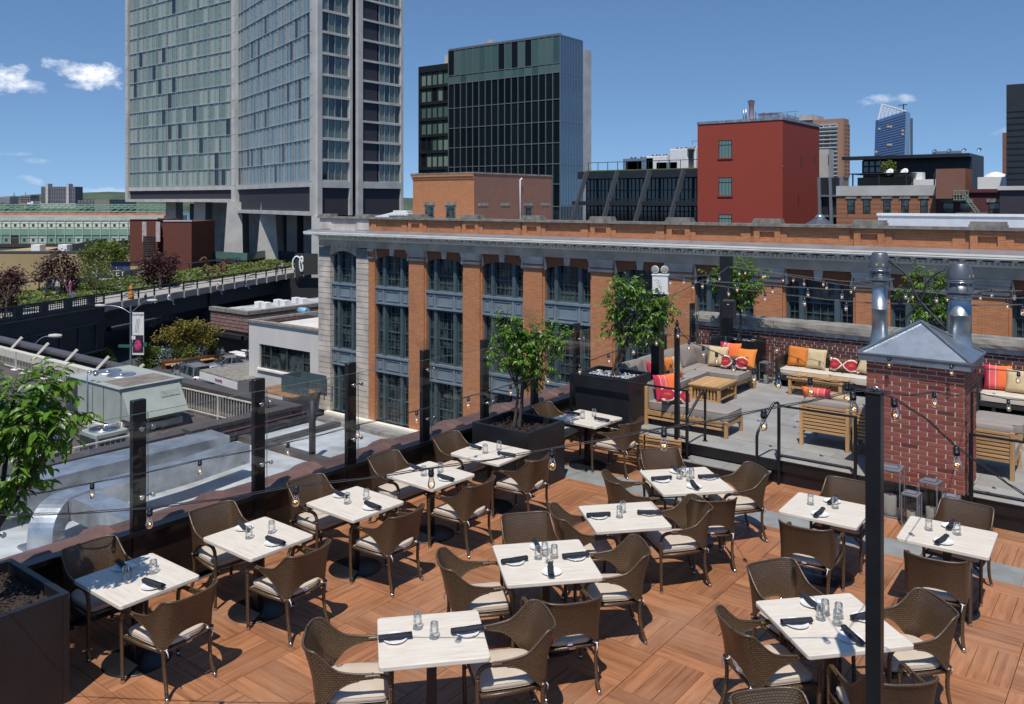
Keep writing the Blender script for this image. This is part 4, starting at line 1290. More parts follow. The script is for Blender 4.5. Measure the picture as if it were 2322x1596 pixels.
def stripe_pillow():
 m, nt, b = new_mat('striped_pillow')
 sp = nt.nodes.new('ShaderNodeSeparateXYZ'); tc = nt.nodes.new('ShaderNodeTexCoord'); nt.links.new(tc.outputs['Object'], sp.inputs[0])
 f = _math(nt, 'ADD', _math(nt, 'MULTIPLY', sp.outputs[0], 2.0), .5)
 n = nt.nodes.new('ShaderNodeValToRGB'); cr = n.color_ramp; cr.interpolation = 'CONSTANT'
 st = [(0, (.45, .02, .06)), (.22, (.75, .45, .25)), (.24, (.70, .10, .11)), (.42, (.78, .5, .3)), (.44, (.72, .12, .10)), (.52, (.80, .16, .04)), (.78, (.82, .19, .045))]
 while len(cr.elements) < len(st): cr.elements.new(.5)
 for e, (p, c_) in zip(cr.elements, st): e.position = p; e.color = (*c_, 1)
 nt.links.new(f, n.inputs[0]); setin(b, nt, 'Base Color', n.outputs[0]); b.inputs['Roughness'].default_value = .9
 return m
def ikat_pillow():
 m, nt, b = new_mat('ikat_pillow')
 tc = nt.nodes.new('ShaderNodeTexCoord'); sp = nt.nodes.new('ShaderNodeSeparateXYZ'); nt.links.new(tc.outputs['Object'], sp.inputs[0])
 nx = _noise(nt, _coords(nt, 'Object', (9, 1, 60)), 1, 2)
 x = _math(nt, 'MULTIPLY', sp.outputs[0], 9.0)
 z = _math(nt, 'ADD', _math(nt, 'ABSOLUTE', _math(nt, 'MULTIPLY', sp.outputs[2], 12.0)), _math(nt, 'MULTIPLY', _math(nt, 'SUBTRACT', nx, .5), .8))
 w = _math(nt, 'ABSOLUTE', _math(nt, 'SINE', x))
 s = _math(nt, 'SUBTRACT', z, _math(nt, 'MULTIPLY', w, 1.5))
 s = _math(nt, 'ADD', _math(nt, 'MULTIPLY', s, .33), .5)
 n = nt.nodes.new('ShaderNodeValToRGB'); cr = n.color_ramp; cr.interpolation = 'CONSTANT'
 st = [(0, (.45, .07, .02)), (.10, (.34, .012, .035)), (.42, (.72, .60, .48)), (.52, (.10, .065, .022)), (.9, (.40, .012, .04))]
 while len(cr.elements) < len(st): cr.elements.new(.5)
 for e, (p, c_) in zip(cr.elements, st): e.position = p; e.color = (*c_, 1)
 nt.links.new(s, n.inputs[0]); setin(b, nt, 'Base Color', n.outputs[0]); b.inputs['Roughness'].default_value = .9
 return m
M['stripe'] = stripe_pillow(); M['ikat'] = ikat_pillow()
PIL = {'orange': ('orange', .44, .44, .15), 'tan': ('tan', .42, .42, .15), 'stripe': ('stripe', .46, .46, .16), 'ikat': ('ikat', .56, .28, .13)}
pm_ = {}
def pillow(kind, x, y, z, rz, lean, label, roll=0):
 mt, w, h, d = PIL[kind]
 if kind not in pm_: pm_[kind] = pillow_mesh(w, h, d, M[mt], len(kind)).mesh('pillow', M[mt])
 o = link('throw_pillow', pm_[kind], None, (x, y, z + h / 2), 0, label, 'pillow', 'throw pillows on the lounge seats')
 o.rotation_euler = (Matrix.Rotation(R(rz), 3, 'Z') @ Matrix.Rotation(R(-lean), 3, 'X') @ Matrix.Rotation(R(roll), 3, 'Y')).to_euler()
 return o
S = PZ + .42
pillow('stripe', -6.86, 13.28, S - .02, 62, 18, 'orange and crimson striped pillow on the near bench')
pillow('ikat', -6.60, 13.14, S - .02, 55, 25, 'crimson and white ikat pillow in front of the striped one on the near bench', 12)
pillow('stripe', -7.52, 14.22, S, 70, 16, 'large crimson and orange striped pillow on the screen-side sofa')
pillow('orange', -7.56, 14.66, S, 80, 14, 'plain orange pillow behind the striped one on the screen-side sofa')
pillow('ikat', -7.33, 14.42, S, 70, 26, 'crimson ikat pillow leaning before the striped pillow on the screen-side sofa', -15)
pillow('tan', -7.58, 15.02, S, 82, 16, 'small tan pillow beside the plain orange one on the screen-side sofa')
pillow('ikat', -7.66, 13.85, S + .02, 85, 20, 'striped-end ikat pillow at the near end of the screen-side sofa', 8)
pillow('tan', -7.68, 13.60, S, 88, 20, 'tan pillow at the near end of the screen-side sofa behind the pebble planter')
pillow('tan', -7.36, 16.58, S, 8, 16, 'large tan pillow in the corner of the sofa by the far planter')
pillow('stripe', -7.18, 16.78, S + .03, 2, 12, 'striped pillow behind the large tan pillow in the sofa corner')
pillow('ikat', -6.98, 16.50, S, 6, 24, 'ikat pillow lying against the tan pillow in the sofa corner')
pillow('orange', -6.84, 16.74, S - .02, 4, 30, 'orange pillow half behind the ikat pillow in the sofa corner')
B_ = PZ + .38
pillow('orange', -6.12, 17.82, B_, 4, 14, 'plain orange pillow at the left arm of the black wicker sofa')
pillow('tan', -5.72, 17.76, B_, -3, 16, 'square tan pillow next to the orange one on the black wicker sofa')
pillow('ikat', -5.18, 17.76, B_, 0, 20, 'long ikat pillow in the middle of the left black wicker sofa')
pillow('tan', -4.66, 17.74, B_, 8, 18, 'tan pillow leaning right on the left black wicker sofa', 16)
pillow('orange', -4.48, 17.86, B_, 0, 14, 'orange pillow behind the tan one, just left of the chimney')
pillow('stripe', -2.44, 17.84, B_, 6, 14, 'striped pillow just right of the chimney on the right black sofa')
pillow('tan', -2.10, 17.76, B_, -2, 16, 'tan pillow on the right black wicker sofa')
pillow('ikat', -1.52, 17.76, B_, 0, 18, 'ikat pillow at the right edge on the right black wicker sofa')
pillow('stripe', -4.42, 13.78, S + .02, 183, 22, 'striped pillow on the lounge chair left of the chimney, only its top in view')
pillow('tan', -4.02, 13.80, S + .01, 178, 24, 'tan pillow on the lounge chair left of the chimney, only its top in view')
# candle lanterns
M['zinc'] = flat('grey_zinc', (.20, .21, .24), .45, .3, 8, .15)
M['candle'] = flat('ivory_candle', (.72, .68, .58), .55, 0, 6, .06)
def lantern(x, y, z, w, h, label, ch):
 t = empty('candle_lantern', (x, y, z), R(rnd.uniform(-12, 12)), label, 'lantern', 'square glass candle lanterns')
 a = w / 2
 MB().bbox(-a, a, -a, a, 0, .02, .002).build('base', M['zinc'], t)
 MB().bbox(-a - .004, a + .004, -a - .004, a + .004, h, h + .022, .002).build('top_frame', M['zinc'], t)
 for k in range(3):
  q = -a * .62 + k * a * .42
  MB().bbox(-a * .72, a * .72, q, q + a * .36, h + .024, h + .04, .002).build('lid_slat', M['zinc'], t)
 for sx in (-1, 1):
  for sy2 in (-1, 1):
   MB().box(sx * a - .007, sx * a + .007, sy2 * a - .007, sy2 * a + .007, .02, h).build('corner_post', M['zinc'], t)
 for k in range(4):
  an = k * math.pi / 2
  g = MB().quad((-a + .008, -a + .004, .022), (a - .008, -a + .004, .022), (a - .008, -a + .004, h - .004), (-a + .008, -a + .004, h - .004))
  g.build('glass_pane', M['glass'], t, rz=an)
 MB().tube([(-a * .7, 0, h + .03), (-a * .7, 0, h + .12), (a * .7, 0, h + .12), (a * .7, 0, h + .03)], .004, 5).build('handle', M['zinc'], t)
 c_ = MB(); r_ = a * .55
 c_.lathe([(r_, .021), (r_, .02 + ch), (r_ * .92, .024 + ch), (.012, .015 + ch)], n=20)
 o = c_.build('candle', M['candle'], t)
 MB().cyl(0, 0, .012 + ch, .035 + ch, .002, 5).build('wick', M['black'], o)
lantern(-2.92, 12.10, 0, .30, .62, 'largest square lantern with a fat candle, at the left foot of the chimney', .24)
lantern(-2.60, 11.86, 0, .19, .40, 'small lantern in front, between the two taller ones at the chimney foot', .16)
lantern(-2.44, 12.20, 0, .22, .50, 'medium lantern at the middle of the chimney foot', .15)
lantern(-2.18, 12.10, 0, .19, .38, 'small lantern on the right at the chimney foot', .14)
lantern(-6.71, 17.55, PZ, .20, .42, 'right one of the two lanterns beside the far corner planter', .15)
lantern(-6.86, 17.05, PZ, .20, .42, 'left one of the two lanterns beside the far corner planter', .15)
# ================================================================== brick loft building across the street
def soot(nt, col):
 v = _world(nt)
 n = _noise(nt, v, .55, 5)
 return _mix(nt, _math(nt, 'MULTIPLY', _math(nt, 'SUBTRACT', n, .56), 2.2, True), col, (.10, .055, .04))
M['brick_orange'] = brickmat('orange_roman_brick', (.60, .235, .088), (.32, .105, .040), (.50, .36, .25), .26, .068, .010, .85, .3, extra=soot)
M['brick_soldier'] = brickmat('soldier_brick', (.27, .105, .05), (.21, .075, .035), (.20, .10, .06), .062, .40, .006, .85, .3)
M['facade_stone'] = flat('facade_limestone', (.60, .52, .44), .85, 0, .8, .22, .1, 25, col2=(.36, .31, .265))
M['frieze'] = flat('frieze_stone', (.54, .44, .34), .85, 0, .7, .35, .1, 25, col2=(.34, .27, .20))
M['cornice'] = flat('cornice_stone', (.84, .78, .67), .75, 0, .9, .15, .05, 25)
M['roofmetal'] = flat('standing_seam_flashing', (.33, .36, .41), .4, .5, .8, .2, .05, 20)
M['bluegrey'] = flat('blue_grey_paint', (.175, .215, .245), .5, 0, 1.5, .15)
M['tealframe'] = flat('teal_window_paint', (.068, .100, .112), .45, 0, 1.5, .2)
def dark_glass(name, lo=(.008, .012, .013), hi=(.06, .08, .08), rough=.06, sc=(.9, .9, .6)):
 m, nt, b = new_mat(name)
 v = _coords(nt, 'Object', sc)
 ad = nt.nodes.new('ShaderNodeVectorMath'); ad.operation = 'ADD'; nt.links.new(v, ad.inputs[0])
 s = nt.nodes.new('ShaderNodeVectorMath'); s.operation = 'SCALE'; s.inputs[0].default_value = (31, 57, 17); nt.links.new(orand(nt), s.inputs['Scale']); nt.links.new(s.outputs[0], ad.inputs[1])
 n = _noise(nt, ad.outputs[0], 2.2, 4, .6)
 setin(b, nt, 'Base Color', _ramp(nt, n, [(.42, lo), (.62, hi)]))
 b.inputs['Roughness'].default_value = rough; b.inputs['Specular IOR Level'].default_value = .7
 bump(nt, b, _noise(nt, ad.outputs[0], 1.1, 1), .05, .03)
 return m
M['pane'] = dark_glass('window_pane')
LY = 39.0
BX0 = -47.17
loft = empty('brick_loft_building', (0, LY, 0), 0, 'long orange brick and limestone loft building with arched teal windows across the street', 'building')
LB = 3.05   # opening
bays = [-45.95] + [-41.53 + 4.585 * k for k in range(12)]
XR = bays[-1] + LB + 1.6
B = lambda: MB()
B().box(BX0 + .05, XR, .62, 24, -12.5, 1.98).build('main_wall', M['brick_orange'], loft)
def pier(x0, x1, mat, y0=0.0):
 return B().box(x0, x1, y0, .618, -10.4, 1.05)
edges = [(-41.53 + 4.585 * k + LB, -41.53 + 4.585 * (k + 1)) for k in range(12)]
for x0, x1 in edges:
 if x0 > XR: break
 p = B().box(x0 + .12, x1 - .12, 0, .618, -10.4, .42).box(x0, x0 + .115, .10, .618, -10.4, 1.05).box(x1 - .115, x1, .10, .618, -10.4, 1.05).build('brick_pier', M['brick_orange'], loft)
 c = B().box(x0 + .06, x1 - .06, -.10, .099, .40, .52).box(x0 + .02, x1 - .02, -.14, .099, .80, .94).box(x0 - .02, x1 + .02, -.18, .099, .942, 1.05).box(x0 + .08, x1 - .08, -.06, .099, .64, .798)
 c.build('capital', M['facade_stone'], p)
 B().box(x0 + .12, x1 - .12, -.002, .098, .521, .638).build('capital_brick', M['brick_orange'], p)
for (x0, x1) in ((BX0, -45.93), (-43.26, -42.09)):
 z = -10.4; k = 0
 while z < .2:
  B().box(x0 + .0, x1, -.06, .618, z + .018, z + .355).build('stone_course', M['facade_stone'], loft); z += .372; k += 1
 B().box(x0 + .02, x1 - .02, -.03, .62, -10.4, 1.0).build('stone_pier', M['stonedark'], loft)
B().box(-42.09, -41.53, .0, .618, -10.4, 1.05).build('brick_pier', M['brick_orange'], loft)
for za, zb_ in ((.85, 1.04), (.40, .50)): B().box(-42.12, -41.60, -.12, -.001, za, zb_).build('capital', M['facade_stone'], loft)
def arch_head(x0, x1, zs, zc, ztop, y0, y1, mat, parent, name, n=14, xa=None, xb=None):
 """wall over a segmental arch between x0 and x1"""
 xa = x0 if xa is None else xa; xb = x1 if xb is None else xb
 h = zc - zs; w = (x1 - x0) / 2; r = (w * w + h * h) / (2 * h); cx = (x0 + x1) / 2; cz = zc - r
 b = B()
 pts = []
 for i in range(n + 1):
  x = xa + (xb - xa) * i / n
  pts.append((x, cz + math.sqrt(max(r * r - (x - cx) ** 2, 0))))
 vs = []
 for x, z in pts:
  vs += [(x, y0, z), (x, y0, ztop), (x, y1, z), (x, y1, ztop)]
 fs = []
 for i in range(n):
  a, c = i * 4, i * 4 + 4
  fs += [(a, c, c + 1, a + 1), (a + 2, a + 3, c + 3, c + 2), (a, a + 2, c + 2, c), (a + 1, c + 1, c + 3, a + 3)]
 b.add(vs, fs)
 return b.build(name, mat, parent)
def window_proto(w, z0, z1, arch, rows_, key):
 """three-light window: narrow, wide, narrow, each a pair of sashes with glazing bars; origin at the opening's left foot"""
 f = B(); h = z1 - z0
 mull = .26; nar = (w - 2 * mull) * .235; wide = w - 2 * mull - 2 * nar
 f.box(0, .09, .30, .50, 0, h).box(w - .09, w, .30, .50, 0, h)
 xs_ = [.09, nar, nar + mull, nar + mull + wide, nar + 2 * mull + wide, w - .09]
 for xm in (nar, nar + mull + wide):
  f.box(xm, xm + mull, .20, .50, 0, h)
  f.box(xm + .05, xm + mull - .05, .17, .199, 0, h)
 f.box(0, w, .31, .505, h - (.02 if arch else .09), h + .0)
 f.box(.0, w, .28, .52, 0, .07)
 panes = []
 for (a, b_, nb) in ((xs_[0], xs_[1], 2), (xs_[2], xs_[3], 4 if w > 2.8 else 3), (xs_[4], xs_[5], 2)):
  mid = h * .47
  f.box(a, b_, .36, .42, mid - .035, mid + .035)
  f.box(a, a + .045, .37, .43, .07, h).box(b_ - .045, b_, .37, .43, .07, h)
  for (q0, q1, yy) in ((.07, mid - .035, .38), (mid + .035, h, .41)):
   for k in range(1, nb):
    xx = a + (b_ - a) * k / nb
    f.box(xx - .014, xx + .014, yy, yy + .03, q0, q1)
   nr = rows_
   for k in range(1, nr):
    zz = q0 + (q1 - q0) * k / nr
    f.box(a + .046, b_ - .046, yy + .002, yy + .028, zz - .014, zz + .014)
  panes.append((a, b_, h))
 fm = f.mesh('window', M['tealframe'])
 pmz = [B().box(a, b_, .445, .46, .06, h + .0).mesh('pane', M['pane']) for a, b_, h in panes]
 return fm, pmz
def spandrel_proto(w, h):
 b = B(); mull = .26; nar = (w - 2 * mull) * .235
 xs_ = [(0, nar + mull * .5), (nar + mull * .5, w - nar - mull * .5), (w - nar - mull * .5, w)]
 b.box(0, w, .17, .45, 0, h)
 b.box(-.0, w, .06, .169, h - .13, h + .0)
 b.box(0, w, .08, .169, 0, .10)
 for a, c in xs_:
  b.box(a, a + .07, .11, .169, .101, h - .131).box(c - .07, c, .11, .169, .101, h - .131)
  p, q, r_, s_ = a + .2, c - .2, .27, h - .30
  if q - p < .2: p, q = a + .15, c - .15
  for (u0, u1, v0, v1) in ((p, q, r_ - .05, r_), (p, q, s_, s_ + .05), (p - .05, p, r_ - .05, s_ + .05), (q, q + .05, r_ - .05, s_ + .05)):
   b.box(u0, u1, .125, .169, v0, v1)
 return b.mesh('spandrel_panel', M['bluegrey'])
for wd, which in ((2.70, [bays[0]]), (LB, bays[1:])):
 wt = window_proto(wd, -1.45, .62, True, 2, 't'); wm = window_proto(wd, -6.0, -2.62, False, 3, 'm'); wb = window_proto(wd, -10.35, -7.1, False, 3, 'b')
 s1 = spandrel_proto(wd, 1.15); s2 = spandrel_proto(wd, 1.12)
 for x in which:
  if x > XR: break
  for (fm, pz), z in ((wt, -1.45), (wm, -6.0), (wb, -10.35)):
   if z < -3 and x > -16: continue
   w_ = link('window', fm, loft, (x, 0, z))
   for q in pz: link('pane', q, w_, (0, 0, 0))
  link('spandrel_panel', s1, loft, (x, 0, -2.60))
  if x < -16: link('spandrel_panel', s2, loft, (x, 0, -7.12))
  x1 = x + wd
  if wd == LB:
   arch_head(x, x1, .36, .60, 1.05, .12, .615, M['brick_soldier'], loft, 'arch', xa=x, xb=x1)
   cx = (x + x1) / 2
   B().prism_y([(cx - .16, .60), (cx + .16, .60), (cx + .22, 1.05), (cx - .22, 1.05)], .05, .119).build('keystone', M['facade_stone'], loft)
   for (e, s_) in ((x, 1), (x1, -1)):
    B().prism_y([(e, .30), (e + s_ * .16, .36), (e + s_ * .02, 1.05), (e, 1.05)][::s_], .06, .119).build('skewback', M['facade_stone'], loft)
  else:
   arch_head(x, x1, .42, .78, 1.0, -.05, .615, M['frieze'], loft, 'arch')
   for k in range(7):
    xx = x + .15 + (wd - .3) * k / 6; tl = (k - 3) * .07
    B().prism_y([(xx - .012, .80 - abs(k - 3) * .035), (xx + .012, .80 - abs(k - 3) * .035), (xx + .012 + tl, 1.25), (xx - .012 + tl, 1.25)], -.062, -.053).build('voussoir_joint', M['stonedark'], loft)
B().box(-45.93, -43.26, .0, .615, 1.0, 1.05).build('lintel', M['frieze'], loft)
B().box(BX0, XR, -.02, .62, 1.051, 1.52).build('frieze', M['frieze'], loft)
B().box(BX0, XR, -.10, .62, 1.521, 1.60).build('moulding', M['cornice'], loft)
B().box(BX0, XR, -.06, .62, 1.601, 1.74).build('dentil_band', M['cornice'], loft)
d = B(); x = BX0 + .1
while x < XR:
 d.box(x, x + .11, -.17, -.061, 1.61, 1.735); x += .205
d.build('dentils', M['cornice'], loft, kind='stuff')
for k in range(int((XR - BX0) / .62)):
 xx = BX0 + .25 + k * .62
 B().box(xx, xx + .16, -.56, -.101, 1.76, 1.84).build('bracket', M['cornice'], loft)
B().box(BX0 - .70, XR, -.76, .3, 1.841, 1.90).box(BX0 - .73, XR, -.79, .3, 1.901, 1.955).box(BX0 - .74, XR, -.80, .3, 1.985, 2.07).box(BX0 - .70, XR, -.74, .3, 1.956, 1.984).build('cornice', M['cornice'], loft)
B().add([(BX0 - .72, -.78, 2.075), (XR, -.78, 2.075), (XR, .0, 2.22), (BX0 - .72, .0, 2.22)], [(0, 1, 2, 3)]).build('cornice_flashing', M['roofmetal'], loft)
for k in range(24):
 xx = BX0 + 1.1 + k * 2.29
 B().bar((xx, -.775, 2.085), (xx, -.01, 2.228), .035, .02).build('seam', M['roofmetal'], loft)
B().box(BX0, -42.1, .06, .45, 2.2, 3.0).build('stone_parapet', M['facade_stone'], loft)
B().box(BX0 + .1, BX0 + 1.3, 0, .059, 2.25, 2.98).box(-43.3, -42.1, 0, .059, 2.25, 2.98).box(-45.85, -43.35, -.02, .059, 2.2, 2.62).build('stone_panel', M['facade_stone'], loft)
B().box(-42.1, XR, .10, .45, 2.2, 3.0).build('brick_parapet', M['brick_orange'], loft)
fr_ = B()
def frame(x0, x1, y, z0, z1, wdt):
 fr_.box(x0, x1, y, .099, z1, 2.99).box(x0, x1, y, .099, 2.2, z0).box(x0, x0 + wdt, y, .099, z0 + .001, z1 - .001).box(x1 - wdt, x1, y, .099, z0 + .001, z1 - .001)
for k in range(0, 12):
 x0 = -42.05 + 4.585 * k
 if x0 > XR: break
 frame(x0 + .12, x0 + 3.02 + .42, .04, 2.36, 2.80, .48)
 xx = x0 + 3.02 + .60
 frame(xx, xx + 1.28, -.02, 2.36, 2.76, .28)
fr_.build('parapet_frame', M['brick_orange'], loft)
capx = BX0 - .06; k = 0
while capx < XR:
 B().box(capx + .004, capx + 2.28, -.12, .52, 3.001, 3.13).build('coping_stone', M['stonedark'], loft); capx += 2.285; k += 1
for k in range(0, 12):
 xx = -42.05 + 4.585 * k + 3.02 + .56
 if k == 0:
  for a in (BX0 + .02, -43.35): B().box(a, a + 1.35, -.10, .5, 3.131, 3.30).build('cap_block', M['stonedark'], loft)
 if xx + 1.4 > XR: break
 B().box(xx, xx + 1.36, -.12, .52, 3.131, 3.24).box(xx + .04, xx + 1.32, -.08, .48, 3.241, 3.36).build('cap_block', M['stonedark'], loft)
M['silverroof'] = flat('silver_coated_roof', (.46, .47, .48), .55, .15, .5, .25, .3, 6, col2=(.30, .31, .31))
B().box(BX0 + .3, XR, .451, 24, 1.99, 2.25).build('roof', M['silverroof'], loft)
dock = empty('loading_dock', (-40, LY, -12.5), 0, 'flat concrete loading dock at the foot of the brick loft building', 'loading dock')
B().box(-6.2, 22, -4.4, .0, 0, 2.02).build('dock_slab', M['sidewalk'], dock)
B().box(-6.2, 22, -.35, -.001, 2.021, 2.14).build('kerb', M['cornice'], dock)
B().box(-11.0, -6.9, -2.6, -.1, 3.3, 3.38).build('stair_landing', flat('rusty_deck', (.26, .14, .07), .8, 0, 2, .4), dock)
gr = empty('green_stair_box', (-47.4, 37.2, -9.1), 0, 'dark green metal stair enclosure with railings beside the stone corner', 'stair')
B().box(-1.6, 1.2, -.03, .03, 0, 1.15).box(-1.6, -1.54, .031, 1.6, 0, 1.15).box(-1.6, 1.2, 1.601, 1.65, 0, 1.15).build('panel', M['tealframe'], gr)
for k in range(5):
 B().box(1.3 + k * .8, 1.35 + k * .8, -.03, .03, 0, 1.0).build('post', M['tealframe'], gr)
for z in (.5, 1.0): B().box(1.2, 4.6, -.02, .02, z, z + .04).build('rail', M['tealframe'], gr)
M['stucco'] = flat('pale_stucco', (.60, .57, .53), .9, 0, .5, .14, .1, 15, scale=(1, 1, .3))
st = empty('stucco_annex', (-51.3, LY, -12.5), 0, 'pale grey stucco corner building with one wide ribbon window', 'building')
W_ = 4.05
wz0, wz1, wx0, wx1 = 12.5 - 8.35, 12.5 - 6.55, -2.75, 3.15
B().box(-W_, W_, 0, .3, 0, wz0).box(-W_, W_, 0, .3, wz1, 7.5).box(-W_, wx0, 0, .3, wz0 + .001, wz1 - .001).box(wx1, W_, 0, .3, wz0 + .001, wz1 - .001).box(-W_, W_, .301, 9, 0, 7.15).build('wall', M['stucco'], st)
B().box(-W_ - .12, W_ + .04, -.12, .4, 7.501, 7.66).box(-W_ - .12, -W_ + .3, .401, 9, 7.501, 7.66).build('coping', M['stonedark'], st)
B().box(wx0 - .15, wx1 + .15, -.14, .0, wz0 - .14, wz0 - .0).build('window_sill', M['cornice'], st)
wf = B();
for a in (wx0, wx0 + 1.15, wx0 + 3.05, wx0 + 4.9, wx1 - .08): wf.box(a, a + .09, .14, .22, wz0, wz1)
wf.box(wx0, wx1, .14, .22, wz1 - .08, wz1 - .001).box(wx0, wx1, .14, .22, wz0 + .001, wz0 + .07).box(wx0 + .09, wx0 + 1.15, .15, .21, wz0 + .9, wz0 + .94).box(wx0 + 4.99, wx1 - .09, .15, .21, wz0 + .9, wz0 + .94)
w_ = wf.build('window', M['cast'], st)
for a, c in ((wx0 + .09, wx0 + 1.15), (wx0 + 1.24, wx0 + 3.05), (wx0 + 3.14, wx0 + 4.9), (wx0 + 4.99, wx1 - .08)):
 B().box(a, c, .24, .26, wz0, wz1).build('pane', M['pane'], w_)
aw = empty('awning_sign', (-57.6, 37.6, -9.7), R(-6), 'flat canopy roof with a white banner fascia at the corner of the stucco annex', 'canopy')
B().box(-2.6, 3.4, 0, 4.2, .45, .62).build('canopy_roof', M['stonedark'], aw)
B().box(-2.55, 3.35, -.03, -.001, -.05, .5).build('banner', M['white'], aw)
for k, cc in enumerate(((.5, .02, .05), (.05, .3, .12), (.6, .1, .3), (.1, .1, .4), (.55, .08, .05))):
 B().cyl(.15 + k * .22, 0, -.0, .06, .08, 10).build('banner_dot', flat('dot%d' % k, cc, .6), aw, (0, -.035, .28)).rotation_euler = (R(90), 0, 0)
M['brick_pent'] = brickmat('penthouse_brick', (.56, .225, .088), (.34, .12, .048), (.46, .33, .23), .225, .065, .008, .85, .3)
M['brick_old'] = brickmat('old_red_brick', (.25, .105, .072), (.18, .072, .05), (.34, .25, .20), .225, .072, .012, .9, .4)
c_ = at_y(1075, 393, 44.6); l_ = at_y(936, 393, 44.6); r_ = at_x(1251, 411, c_.x)
Wd = c_.x - l_.x; Dp = r_.y - c_.y; Ht = c_.z - 2.25
pt = empty('brick_penthouse', (c_.x, c_.y, 2.25), 0, 'small orange and red brick penthouse with tar-edged roof above the cornice', 'building')
B().box(-Wd, -.02, 0, .3, 0, Ht).build('front_wall', M['brick_pent'], pt)
B().box(-.30, .0, .001, Dp, 0, Ht - .0).box(-Wd, -.301, .301, Dp, 0, Ht - .02).build('side_wall', M['brick_old'], pt)
B().box(-Wd - .12, -.0, -.12, -.001, Ht - .18, Ht).box(-Wd - .06, .02, -.06, -.001, Ht - .34, Ht - .20).build('brick_cornice', M['brick_pent'], pt)
B().box(-Wd - .14, .05, -.14, Dp, Ht + .001, Ht + .10).build('roof_edge', M['stonedark'], pt)
for wx in (-Wd + .95 * Wd / 4.6, -Wd + 2.55 * Wd / 4.6):
 a = B().box(wx, wx + .10, -.02, .05, .05, 1.62).box(wx + .78, wx + .88, -.02, .05, .05, 1.62).box(wx, wx + .88, -.02, .05, .78, .85).box(wx, wx + .88, -.02, .05, 1.56, 1.64).box(wx + .42, wx + .45, -.015, .04, .05, 1.6)
 for z in (.4, 1.18): a.box(wx + .1, wx + .78, -.012, .03, z, z + .025)
 w_ = a.build('window', M['tealframe'], pt)
 B().box(wx + .05, wx + .83, -.008, -.004, .06, 1.6).build('pane', M['pane'], w_)
 B().box(wx - .1, wx + .98, -.04, -.001, 1.65, 1.86).build('lintel', M['stonedark'], pt)
yy = Dp * .62
a = B().box(0, .05, yy, yy + .1, .1, 1.5).box(0, .05, yy + .75, yy + .85, .1, 1.5).box(0, .05, yy, yy + .85, .8, .86).box(0, .05, yy, yy + .85, 1.45, 1.52)
w_ = a.build('window', M['tealframe'], pt); B().box(.004, .01, yy + .05, yy + .8, .1, 1.5).build('pane', M['pane'], w_)
for q in (.4, 2.9, yy - .1, yy + 2.1):
 if q < Dp - 1: B().box(.001, .03, q, q + 1.1, 1.6, 1.82).build('lintel', M['stonedark'], pt)
MB().tube([(.09, Dp * .55, 0), (.09, Dp * .55, Ht - .35), (.2, Dp * .56, Ht - .22)], .06, 8).build('drainpipe', M['white'], pt)
sk = empty('skylight', (0, 0, 2.25), 0, 'hipped glass skylight on a pale curb left of the brick penthouse', 'skylight')
a0, a1 = at_y(836, 470, 43.2), at_y(930, 470, 43.2)
sk.location = ((a0.x + a1.x) / 2, 44.6, 2.25); hw = (a1.x - a0.x) / 2
M['glassroof'] = flat('wired_glass', (.38, .42, .43), .3, .2, 3, .2)
B().box(-hw, hw, -1.4, 1.4, 0, .62).build('curb', flat('pale_blue_paint', (.42, .45, .50), .7, 0, 1, .1), sk)
B().add([(-hw - .1, -1.5, .64), (hw + .1, -1.5, .64), (hw + .1, 1.5, .64), (-hw - .1, 1.5, .64), (-hw * .3, -.25, 1.12), (hw * .3, -.25, 1.12), (hw * .3, .25, 1.12), (-hw * .3, .25, 1.12)],
 [(0, 1, 5, 4), (1, 2, 6, 5), (2, 3, 7, 6), (3, 0, 4, 7), (4, 5, 6, 7), (3, 2, 1, 0)]).build('glass_hip', M['glassroof'], sk)
for k in range(9):
 t_ = -1 + k / 4
 B().bar((t_ * (hw + .1), -1.51, .65), (t_ * hw * .3, -.26, 1.13), .05, .04).build('glazing_bar', M['white'], sk)
B().box(-hw * .33, hw * .33, -.3, .3, 1.13, 1.25).build('ridge_vent', M['white'], sk)
cu = empty('roof_cupola', (0, 0, 2.25), 0, 'small round-topped metal skylight on a white base behind the parapet', 'skylight')
a0 = at_y(1845, 480, 42.5); cu.location = (a0.x, 43.4, 2.25)
B().box(-1.5, 1.5, -.9, .9, 0, .42).build('curb', M['white'], cu)
b = B(); b.lathe([(1.05, .42), (1.0, .62), (.25, 1.08), (.2, 1.12)], n=8, smooth=False); b.build('hood', M['cast'], cu)
b = B(); b.lathe([(.24, 1.10), (.26, 1.14), (.14, 1.26), (.001, 1.3)], n=10); b.build('cap', M['galv'], cu)
wr = empty('white_parapet_wall', (0, 0, 2.25), 0, 'low white painted brick wall on the roof at the right', 'wall')
a0 = at_y(1990, 483, 44.5); a1 = at_y(2500, 500, 44.5); wr.location = (a0.x, 44.5, 2.25)
B().box(0, a1.x - a0.x, 0, .4, 0, a0.z - 2.25 - .12).build('wall_face', flat('whitewashed_brick', (.55, .56, .60), .85, 0, 2, .1, .4, 12), wr)
B().box(-.05, a1.x - a0.x, -.06, .46, a0.z - 2.25 - .119, a0.z - 2.25).build('coping', M['white'], wr)
acr = empty('rooftop_unit', (0, 0, 2.25), 0, 'small rooftop air conditioner between the skylight and the penthouse', 'air conditioner')
a0 = at_y(895, 475, 41.6); acr.location = (a0.x, 41.6, 2.25)
B().bbox(-.6, .5, 0, .7, .35, .95, .02).build('casing', M['galv'], acr)
for k in range(6): B().box(-.5 + k * .12, -.46 + k * .12, -.012, -.001, .42, .88).build('louvre', M['black'], acr)
B().box(-.5, .4, .1, .6, 0, .349).build('stand', M['cast'], acr)
